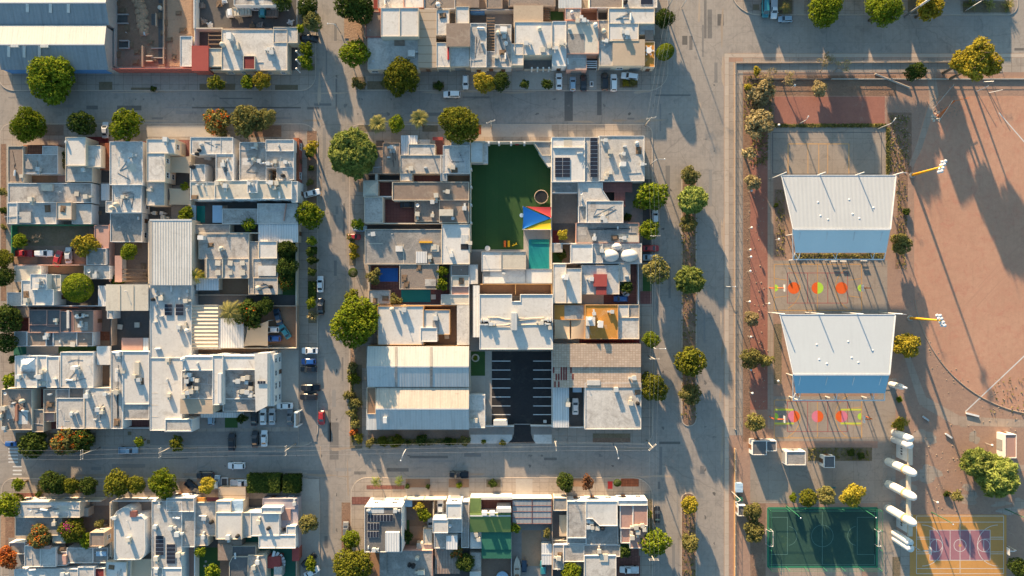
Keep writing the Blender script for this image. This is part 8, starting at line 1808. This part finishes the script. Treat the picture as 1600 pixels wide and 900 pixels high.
def hoop(x, y, d, label, col, h=3.9, group='orange basketball hoops'):
    root = empty('basketball_hoop', (*U(x, y), KZ)); tag(root, label, 'basketball hoop', group); px, py = U(x, y)
    m = MB(); m.tube([(px, py, KZ), (px, py, h - 0.6), (px + d * 1.0, py, h), (px + d * 2.6, py, h)], 0.14, 8); m.build('post', col, root, True)
    m = MB(); m.box(px + d * 2.6, py - 0.95, h - 0.5, px + d * 2.68, py + 0.95, h + 0.7); m.build('backboard', 'paint_white', root)
    m = MB(); c = Vector((px + d * 3.1, py, h - 0.25)); m.tube([c + Vector((math.cos(a), math.sin(a), 0)) * 0.25 for a in [k * math.pi / 6 for k in range(13)]], 0.03, 5, False); m.bar((px + d * 2.7, py, h - 0.25), c, 0.05); m.build('rim', 'orange_paint', root)


hoop(1202, 450, 1, 'left orange hoop of the court between the pavilions', 'orange_paint'); hoop(1351, 450, -1, 'right orange hoop of the court between the pavilions', 'orange_paint'); hoop(1202, 651, 1, 'left orange hoop of the court with pink discs', 'orange_paint'); hoop(1353, 651, -1, 'right orange hoop of the court with pink discs', 'orange_paint')
hoop(1425, 852, 1, 'white hoop at the left end of the orange and purple court', 'paint_white', 3.9, 'white basketball hoops'); hoop(1574, 853, -1, 'white hoop at the right end of the orange and purple court', 'paint_white', 3.9, 'white basketball hoops')


def goal(x, y, d, label):
    root = empty('football_goal', (*U(x, y), KZ)); tag(root, label, 'goal', 'white football goals'); px, py = U(x, y)
    m = MB(); h = 2.1; w = 2.1
    for s in (-1, 1): m.tube([(px, py + s * w, KZ), (px, py + s * w, h), (px - d * 0.9, py + s * w, h * 0.9), (px - d * 1.3, py + s * w, KZ)], 0.07, 6)
    m.tube([(px, py - w, h), (px, py + w, h)], 0.07, 6); m.tube([(px - d * 1.3, py - w, KZ + 0.05), (px - d * 1.3, py + w, KZ + 0.05)], 0.05, 6); m.build('frame', 'paint_white', root)


goal(1203.5, 838, 1, 'white goal at the left end of the green pitch'); goal(1366, 838, -1, 'white goal at the right end of the green pitch')


def lamp(x, y, ang, label, h=8.0, arm=1.8, mat='galvanised', group='street lamps'):
    root = empty('street_lamp', (*U(x, y), KZ)); tag(root, label, 'street lamp', group); px, py = U(x, y); c, s = math.cos(math.radians(ang)), math.sin(math.radians(ang))
    m = MB(); m.tube([(px, py, KZ), (px, py, h - 0.5), (px + c * arm * 0.4, py + s * arm * 0.4, h), (px + c * arm, py + s * arm, h + 0.1)], [0.14, 0.1, 0.08, 0.06], 8); m.build('pole', mat, root, True)
    m = MB(); m.lathe((px + c * (arm + 0.25), py + s * (arm + 0.25), h), [(0.08, -0.05), (0.19, 0.0), (0.2, 0.1), (0.05, 0.16)], 12); m.build('lamp_head', 'headlight', root, True)


lamp(1065, 12, 0, 'street lamp at the top of the avenue beside the wire pole'); lamp(1017, 257, 0, 'street lamp on the avenue beside the solar corner house'); lamp(1016, 541, 0, 'street lamp on the avenue beside the small round tree', 8, 2.2); lamp(1133, 448, 0, 'short lamp at the park walk beside the two-tone disc court', 5, 1.0); lamp(1371, 202, 55, 'lamp at the right corner of the volleyball court', 7.5, 1.2, group='park lamps'); lamp(1248, 194, 60, 'lamp at the top edge of the volleyball court', 5, 0.8, group='park lamps')
lamp(1228, 790, 310, 'thin green lamp at the top left of the green pitch', 8.5, 0.6, 'green_wall', 'park lamps'); lamp(1340, 790, 320, 'thin green lamp at the top right of the green pitch', 8.5, 0.6, 'green_wall', 'park lamps'); lamp(1455, 800, 320, 'thin green lamp above the orange court', 8.5, 0.6, 'green_wall', 'park lamps'); lamp(1570, 795, 320, 'thin green lamp above the right end of the orange court', 8.5, 0.6, 'green_wall', 'park lamps')
lamp(637, 698, 250, 'leaning pale street lamp below the old warehouse', 7, 2.0); lamp(958, 693, 280, 'pale street lamp below the square white roof', 7, 2.2); lamp(533, 52, 180, 'street lamp at the corner of the brown roofed house', 7, 1.6); lamp(1508, 17, 20, 'street lamp in front of the agave bed', 7, 2.0); lamp(1143, 768, 200, 'leaning lamp by the avenue walk near the cabinets', 8, 1.2)
# ball lamps and bollards along the red track
for i, (x, y) in enumerate(((1169, 300), (1169, 357), (1167, 391), (1168, 402), (1167, 424), (1166, 471), (1168, 525), (1168, 576), (1170, 612), (1196, 474), (1211, 375), (1210, 593), (1211, 199), (1235, 138), (1168, 655), (1539, 692), (1455, 780))):
    q = MB(); a = U(x, y); q.tube([(a[0], a[1], KZ), (a[0], a[1], 2.6)], 0.07, 7); root = empty('globe_lamp', (a[0], a[1], KZ)); tag(root, 'knee to head high post lamp with a pale globe in the park', 'post lamp', 'globe lamps in the park'); q.build('post', 'concrete_pole', root)
    q = MB(); q.lathe((a[0], a[1], 2.6), [(0.1, 0), (0.28, 0.1), (0.34, 0.3), (0.26, 0.5), (0.05, 0.6)], 12); q.build('globe', 'paint_white', root, True)
# ------------------------------------------------------------ low fence round the park
def fence(pts, label, h, posts, rail, post_gap, closed=False, base=True):
    P = [Vector(U(*p)) for p in pts]; root = empty('fence', (P[0].x, P[0].y, KZ)); tag(root, label, 'fence')
    m = MB(); m2 = MB()
    for a, b in zip(P[:-1], P[1:]):
        if base: m.bar((a.x, a.y, KZ + 0.2), (b.x, b.y, KZ + 0.2), 0.28, 0.45)
        for z in (h * 0.55, h): m2.bar((a.x, a.y, z), (b.x, b.y, z), 0.06)
    if base: m.build('kerb_wall', rail, root)
    m2.build('rail', posts, root)
    me = MB(); me.box(-0.05, -0.05, 0, 0.05, 0.05, h - KZ + 0.05); me = me.mesh('post', posts); k = 0
    for a, b in zip(P[:-1], P[1:]):
        n = max(1, int((b - a).length / post_gap))
        for i in range(n + 1):
            if k > 95: break
            p = a + (b - a) * (i / n); inst('post', me, root, (p.x - P[0].x, p.y - P[0].y, 0)); k += 1


fence([(1147.5, 900), (1147.5, 700)], 'rail fence on an orange kerb wall along the lower avenue walk', 1.5, 'concrete_pole', 'orange_wall', 3.0); fence([(1147.5, 670), (1147.5, 99), (1560, 97)], 'long rail fence on an orange kerb wall around the park corner', 1.5, 'concrete_pole', 'tan_wall', 3.2)
fence([(1173, 124), (1296, 124)], 'dark low rail behind the park corner bed', 0.9, 'black_plastic', 'dark_roof', 4.0)
fence([(1199.5, 793.5), (1370, 793.5), (1370, 885.5), (1199.5, 885.5), (1199.5, 793.5)], 'thin green mesh fence frame around the green pitch', 3.0, 'green_wall', 'green_wall', 4.5, base=False)
fence([(1298, 124), (1600, 124)], 'low concrete rail along the inside of the park edge path', 0.8, 'concrete_pole', 'concrete_pole', 4.5)
# baseball backstop lying frame, log, boards, broken playground frame
q = MB(); a = U(1366, 116); b = U(1420, 138); q.tube([(*a, 0.4), (*b, 0.45)], 0.28, 8); tag(q.build('felled_trunk', 'concrete_pole'), 'pale felled trunk lying on the shaded park soil', 'log')
root = empty('swing_frame', (*U(1470, 180), KZ)); tag(root, 'orange A-frame play structure leaning on the dirt field edge', 'play frame')
p0 = U(1463, 182); p1 = U(1482, 162)
for k in range(5):
    t = k / 4; q = MB(); q.bar((p0[0] + t * 1.0, p0[1] - t * 0.8, KZ), (p1[0] - 0.6 * t, p1[1] + 0.2 * t, 3.0), 0.12); q.build('bar', 'orange_paint' if k < 4 else 'cream_wall', root)
q = MB(); q.bar((*p1, 3.0), (*U(1504, 157), 2.8), 0.12); q.build('top_bar', 'orange_paint', root); q = MB(); q.bar((*U(1458, 170), KZ), (*U(1478, 138), 3.4), 0.14); q.build('prop', 'concrete_pole', root)
root = empty('backstop', (*U(1535, 140), KZ)); tag(root, 'thin pale bar frame of a ball backstop below the golden trees', 'backstop')
for (x, y, x2, y2) in ((1525, 143, 1545, 134), (1545, 145, 1567, 140), (1536, 128, 1553, 127)):
    q = MB(); a = U(x, y); b = U(x2, y2, 2.6); q.bar((*a, KZ), (*b, 2.6), 0.14); q.build('bar', 'paint_white', root)
for (x, y, x2, y2, lb) in ((1476, 677, 1486, 684, 'left white-topped bench slab near the end of the field kerb'), (1508, 645, 1528, 650, 'white painted kerb board at the bottom of the dirt field'), (1440, 650, 1450, 657, 'blue-grey panel lying beside the curved field path'), (1514, 720, 1522, 714, 'short white plank at the left of the largest park tree')):
    q = MB(); a = U(x, y); b = U(x2, y2); q.bar((*a, 0.5), (*b, 0.5), 0.5, 0.12); q.bar((*a, 0.28), (*b, 0.28), 0.2, 0.3); tag(q.build('low_bench' if 'bench' in lb else 'board', 'paint_white' if 'blue' not in lb else 'metal_grey_shade'), lb, 'bench' if 'bench' in lb else 'board')
q = MB(); rr = random.Random(5)
for _ in range(30): a = U(1462 + rr.uniform(-6, 6), 178 + rr.uniform(-3, 12)); s = rr.uniform(0.1, 0.4); q.lathe((a[0], a[1], KZ), [(s, 0), (s * 0.7, s * 0.5), (0.02, s * 0.7)], 6)
tag(q.build('rubble', 'cream_wall'), 'scatter of pale rubble under the orange play frame', 'rubble', None, 'stuff')
# billboard at the top edge whose shadow lies on the field
root = empty('billboard', (*U(1413, 26), KZ)); tag(root, 'tall billboard mast at the top edge between the dark and orange trees', 'billboard'); a = U(1413, 26)
q = MB(); q.tube([(a[0], a[1], KZ), (a[0], a[1], 11.6)], 0.3, 10); q.build('pole', 'steel', root, True)
q = MB(); q.bar((a[0] - 2.6, a[1] - 1.9, 9.7), (a[0] + 2.6, a[1] + 1.9, 9.7), 0.4, 4.2); q.build('panel', 'steel', root)
# ------------------------------------------------------------ poles and wires
PW = {}


def pole(x, y, label, ang=90, h=9.0):
    """utility pole; ang: direction of the crossarms in degrees"""
    px, py = U(x, y); root = empty('utility_pole', (px, py, KZ)); tag(root, label, 'utility pole', 'utility poles'); d = Vector((math.cos(math.radians(ang)), math.sin(math.radians(ang)), 0))
    m = MB(); m.tube([(px, py, KZ), (px, py, h)], [0.19, 0.12], 8); m.build('mast', 'concrete_pole', root, True)
    for j, z in enumerate((h - 0.25, h - 1.1)):
        m = MB(); m.bar(Vector((px, py, z)) - d * 1.3, Vector((px, py, z)) + d * 1.3, 0.1); m.build('crossarm', 'concrete_pole', root)
        for k in (-1.2, 0.0, 1.2):
            c = Vector((px, py, z + 0.07)) + d * k; m = MB(); m.lathe(tuple(c), [(0.06, 0), (0.08, 0.12), (0.03, 0.25)], 8); m.build('insulator', 'paint_white', root)
    return Vector((px, py, 0)), d, h


a0 = pole(1040, 18, 'wire pole at the top of the avenue by the square-topped tree', 10); a1 = pole(1008, 196, 'wire pole at the street corner above the solar corner house', 10); a2 = pole(1014, 372, 'wire pole hidden between bright avenue trees', 0); a3 = pole(1013, 556, 'wire pole on the avenue beside the beige tiled house', 0); a4 = pole(1010, 688, 'wire pole at the lower avenue corner', 40); a5 = pole(1012, 856, 'wire pole inside the large tree at the lower avenue', 0)
b0 = pole(157, 699, 'wire pole on the lower left street right of the red flowering pair', 90); b1 = pole(274, 696, 'wire pole wrapped by the little tree below the long white block', 90); b2 = pole(462, 693, 'wire pole at the lower left block corner near the sign wall', 90); b3 = pole(866, 686, 'wire pole on the pavement beside the pale car park forecourt', 90)
pole(768, 200, 'wire pole on the pavement above the green playing yard', 20, 8.0)
off_n = (Vector((*U(1056, -120), 0)), Vector((1, 0, 0)), 9.0); off_s = (Vector((*U(1014, 1010), 0)), Vector((1, 0, 0)), 9.0); off_w = (Vector((*U(-110, 700), 0)), Vector((0, 1, 0)), 9.0)


def wires(line, label):
    for (pa, da, ha), (pb, db, hb) in zip(line[:-1], line[1:]):
        for k in (-1.2, 0.0, 1.2):
            A = pa + da * k + Vector((0, 0, ha + 0.05)); B = pb + db * k + Vector((0, 0, hb + 0.05)); n = 10
            pts = [A.lerp(B, i / n) - Vector((0, 0, 4 * 0.5 * (i / n) * (1 - i / n))) for i in range(n + 1)]
            m = MB(); m.tube(pts, 0.016, 5); tag(m.build('power_line', 'steel', origin=tuple(pts[0])), label, 'wire', label.split(' strung')[0] + 's')


wires([off_n, a0, a1, a2, a3, a4, a5, off_s], 'thin overhead wire strung along the west side of the avenue'); wires([off_w, b0, b1, b2, b3, a4], 'thin overhead wire strung along the lower street')
# ------------------------------------------------------------ sails, toys, tables
def sail(pts, label, mat, group, cat='shade sail', dip=0.5, n=10):
    """fabric stretched between corner points ((px, py, h), ...)"""
    P = [Vector((*U(x, y, h), h)) for x, y, h in pts]; root = empty('shade_sail', (P[0].x, P[0].y, KZ)); tag(root, label, cat, group); m = MB()
    if len(P) == 3: P4 = [P[0], P[1], P[2], P[2]]
    else: P4 = P
    ce = sum(P, Vector()) / len(P)
    for i in range(n + 1):
        for j in range(n + 1):
            u, v = i / n, j / n; p = (P4[0] * (1 - u) + P4[1] * u) * (1 - v) + (P4[3] * (1 - u) + P4[2] * u) * v
            e = 4 * u * (1 - u); f = 4 * v * (1 - v)
            k = max(e * (1 - f), f * (1 - e)) * 0.06
            q = p + (ce - p) * k; q.z -= dip * (1 - (1 - e * 0.5) * (1 - f * 0.5)) * 0.6
            m.v.append(tuple(q))
    for i in range(n):
        for j in range(n): a = i * (n + 1) + j; m.f.append((a, a + 1, a + n + 2, a + n + 1))
    m.build('canopy', mat, root, True)
    for p in P: q = MB(); q.tube([(p.x, p.y, KZ), (p.x, p.y, p.z)], 0.06, 7); q.build('post', 'galvanised', root)


sail([(817, 322, 4.4), (861, 341, 4.0), (816.5, 358, 3.6)], 'blue triangular shade sail over the green playing yard', 'sail_blue', 'coloured shade sails'); sail([(822, 322.5, 4.2), (861.5, 323.5, 4.0), (861.5, 340, 4.2)], 'red triangular shade sail over the green playing yard', 'sail_red', 'coloured shade sails'); sail([(861.5, 342, 3.8), (861.5, 358.5, 3.9), (820, 358.5, 3.7)], 'yellow triangular shade sail over the green playing yard', 'sail_yellow', 'coloured shade sails')
sail([(386, 511, 3.6), (419.5, 501, 4.4), (418.5, 541, 3.2), (379.5, 541, 3.6)], 'large tan shade sail over the walled car yard', 'sail_tan', 'tan shade sails', dip=1.2); sail([(866, 499, 4.4), (891, 499, 3.4), (890.5, 530, 4.2), (866, 530, 3.2)], 'left tan shade sail beside the orange stained roof', 'sail_tan', 'tan shade sails', dip=0.4); sail([(892, 499, 3.4), (914.5, 499, 4.4), (914, 530, 3.2), (892, 530, 4.2)], 'right tan shade sail beside the orange stained roof', 'sail_tan', 'tan shade sails', dip=0.4)
sail([(264, 244, 3.2), (297, 244, 3.4), (297, 271, 3.0), (264, 270, 3.2)], 'upper beige awning sail in the side court of the L shaped house', 'sail_tan', 'beige court sails', dip=0.3); sail([(264, 294, 3.2), (296, 294, 3.4), (297, 321, 3.0), (264, 320, 3.2)], 'lower beige awning sail in the side court of the L shaped house', 'sail_tan', 'beige court sails', dip=0.3); sail([(402, 271, 3.2), (423, 271, 3.3), (423, 282, 3.1), (402, 282, 3.2)], 'small beige sail in the light court of the brick sided corner house', 'sail_tan', 'beige court sails', dip=0.3); sail([(205, 873, 3.2), (237, 873, 3.6), (237, 905, 3.2), (205, 905, 3.6)], 'tan sail over the drive below the rounded white house', 'sail_tan', 'tan shade sails', dip=0.6)
T0 = KZ + 0.14
root = empty('trampoline', (*U(845.5, 308.5), T0)); tag(root, 'round black trampoline with a pale rim in the green playing yard', 'trampoline'); a = (*U(845.5, 308.5), T0)
q = MB(); q.lathe(a, [(1.62, 0.78), (1.62, 0.8), (0.02, 0.78)], 28); q.build('mat', 'black_plastic', root); q = MB(); q.tube([(a[0] + 1.85 * math.cos(k * math.pi / 14), a[1] + 1.85 * math.sin(k * math.pi / 14), a[2] + 0.82) for k in range(29)], 0.13, 7, False); q.build('rim', 'tan_wall', root, True)
for k in range(6): t = k * math.pi / 3; q = MB(); q.tube([(a[0] + 1.9 * math.cos(t), a[1] + 1.9 * math.sin(t), a[2]), (a[0] + 1.9 * math.cos(t), a[1] + 1.9 * math.sin(t), a[2] + 2.3)], 0.05, 6); q.build('pole', 'galvanised', root)


def round_table(x, y, r, label, mat):
    root = empty('round_table', (*U(x, y), T0)); tag(root, label, 'table', 'round tables on the turf'); a = (*U(x, y), T0)
    q = MB(); q.lathe(a, [(r, 0.7), (r, 0.76), (0.02, 0.77)], 20); q.build('tabletop', mat, root)
    q = MB(); q.lathe(a, [(0.35, 0), (0.3, 0.05), (0.06, 0.1), (0.06, 0.69), (0.2, 0.7)], 12); q.build('pedestal', 'galvanised', root)


round_table(762, 388.5, 0.75, 'round white table at the lower left of the green playing yard', 'paint_white'); round_table(815, 337, 0.6, 'pale blue round table at the tip of the blue sail', 'tarp_light')


def slide(x, y, label, mat):
    root = empty('toy_slide', (*U(x, y), T0)); tag(root, label, 'toy', 'garden toys'); a = Vector((*U(x, y), T0))
    q = MB(); q.bar(a + Vector((0, 0.8, 0.9)), a + Vector((0, -0.9, 0.15)), 0.55, 0.08); q.bar(a + Vector((-0.28, 0.8, 1.0)), a + Vector((-0.28, -0.9, 0.25)), 0.06, 0.2); q.bar(a + Vector((0.28, 0.8, 1.0)), a + Vector((0.28, -0.9, 0.25)), 0.06, 0.2); q.build('chute', mat, root)
    q = MB()
    for s in (-0.25, 0.25): q.bar(a + Vector((s, 0.85, 0)), a + Vector((s, 0.8, 1.0)), 0.08)
    for z in (0.25, 0.5, 0.75): q.bar(a + Vector((-0.25, 0.83, z)), a + Vector((0.25, 0.83, z)), 0.06)
    q.build('ladder', mat, root)


slide(789, 381, 'orange toy slide on the green turf, left of the yellow one', 'orange_paint'); slide(795, 381, 'pale yellow toy slide on the green turf', 'sail_yellow')
root = empty('rocking_toy', (*U(804, 382.5), T0)); tag(root, 'yellow rocking toy beside the two toy slides', 'toy', 'garden toys'); a = Vector((*U(804, 382.5), T0)); q = MB(); q.bar(a + Vector((-0.7, -0.3, 0.35)), a + Vector((0.7, 0.2, 0.45)), 0.3, 0.3); q.bar(a + Vector((0.3, 0, 0.4)), a + Vector((0.5, 0.5, 0.8)), 0.2); q.bar(a + Vector((-0.3, -0.4, 0.1)), a + Vector((-0.3, 0.4, 0.1)), 0.15); q.build('body', 'sail_yellow', root)
root = empty('ride_on_toy', (*U(808, 219), T0)); root.location = (*U(808, 226), T0); tag(root, 'small red toy at the north wall of the green playing yard', 'toy', 'garden toys'); a = Vector((*U(808, 226), T0)); q = MB(); q.box(a.x - 0.5, a.y - 0.22, a.z + 0.12, a.x + 0.5, a.y + 0.22, a.z + 0.5); q.box(a.x - 0.2, a.y - 0.2, a.z + 0.5, a.x + 0.1, a.y + 0.2, a.z + 0.7); q.build('body', 'red_paint', root)
for sx in (-0.32, 0.32): q = MB(); q.tube([(a.x + sx, a.y - 0.28, a.z + 0.15), (a.x + sx, a.y + 0.28, a.z + 0.15)], 0.15, 10); q.build('wheel', 'tyre', root)
# white sign wall and small street things
root = empty('sign_wall', (*U(461, 656), KZ)); tag(root, 'white framed sign wall at the street corner of the office forecourt', 'sign wall'); p = prect(459, 644, 465, 668, 4.5)
q = MB(); (x0, y0), (x1, y1) = p[0], p[2]; q.box(x0, y0, 0.1, x1, y0 + 0.35, 4.5); q.box(x0, y1 - 0.35, 0.1, x1, y1, 4.5); q.box(x0 + 0.02, y0 + 0.35, 0.1, x0 + 0.4, y1 - 0.35, 4.3); q.build('frame', 'paint_white', root); q = MB(); q.box(x0 + 0.4, y0 + 0.4, 1.0, x0 + 0.48, y1 - 0.4, 3.9); q.build('panel', 'pale_floor', root)
for x, y, sz, lb in ((352, 753, 5.2, 'small square walled planter between the pale teal car and white pickup'), (924, 132, 2.7, 'low white square planter between two black cars')):
    a = U(x, y); s = sz * S; q = MB(); poly = [(a[0] - s, a[1] - s * 1.4), (a[0] + s, a[1] - s * 1.4), (a[0] + s, a[1] + s * 1.4), (a[0] - s, a[1] + s * 1.4)]; r2 = inset(poly, 0.18)
    vs = [(u, v, KZ) for u, v in poly] + [(u, v, 0.7) for u, v in poly] + [(u, v, 0.7) for u, v in r2] + [(u, v, 0.5) for u, v in r2]; fs = [(12, 13, 14, 15)]
    for i in range(4): j = (i + 1) % 4; fs += [(i, j, 4 + j, 4 + i), (4 + i, 4 + j, 8 + j, 8 + i), (8 + i, 8 + j, 12 + j, 12 + i)]
    q.add(vs, fs); o = q.build('square_planter', 'paint_white'); tag(o, lb, 'planter'); q = MB(); q.prism(inset(poly, 0.19), 0.4, 0.55); q.build('soil', 'dark_floor', o)
q = MB(); q.prism(prect(949.5, 752, 957, 763.5), KZ, KZ + 0.07); tag(q.build('mat', 'red_paint'), 'bright red rectangular mat on the lower pavement', 'mat')
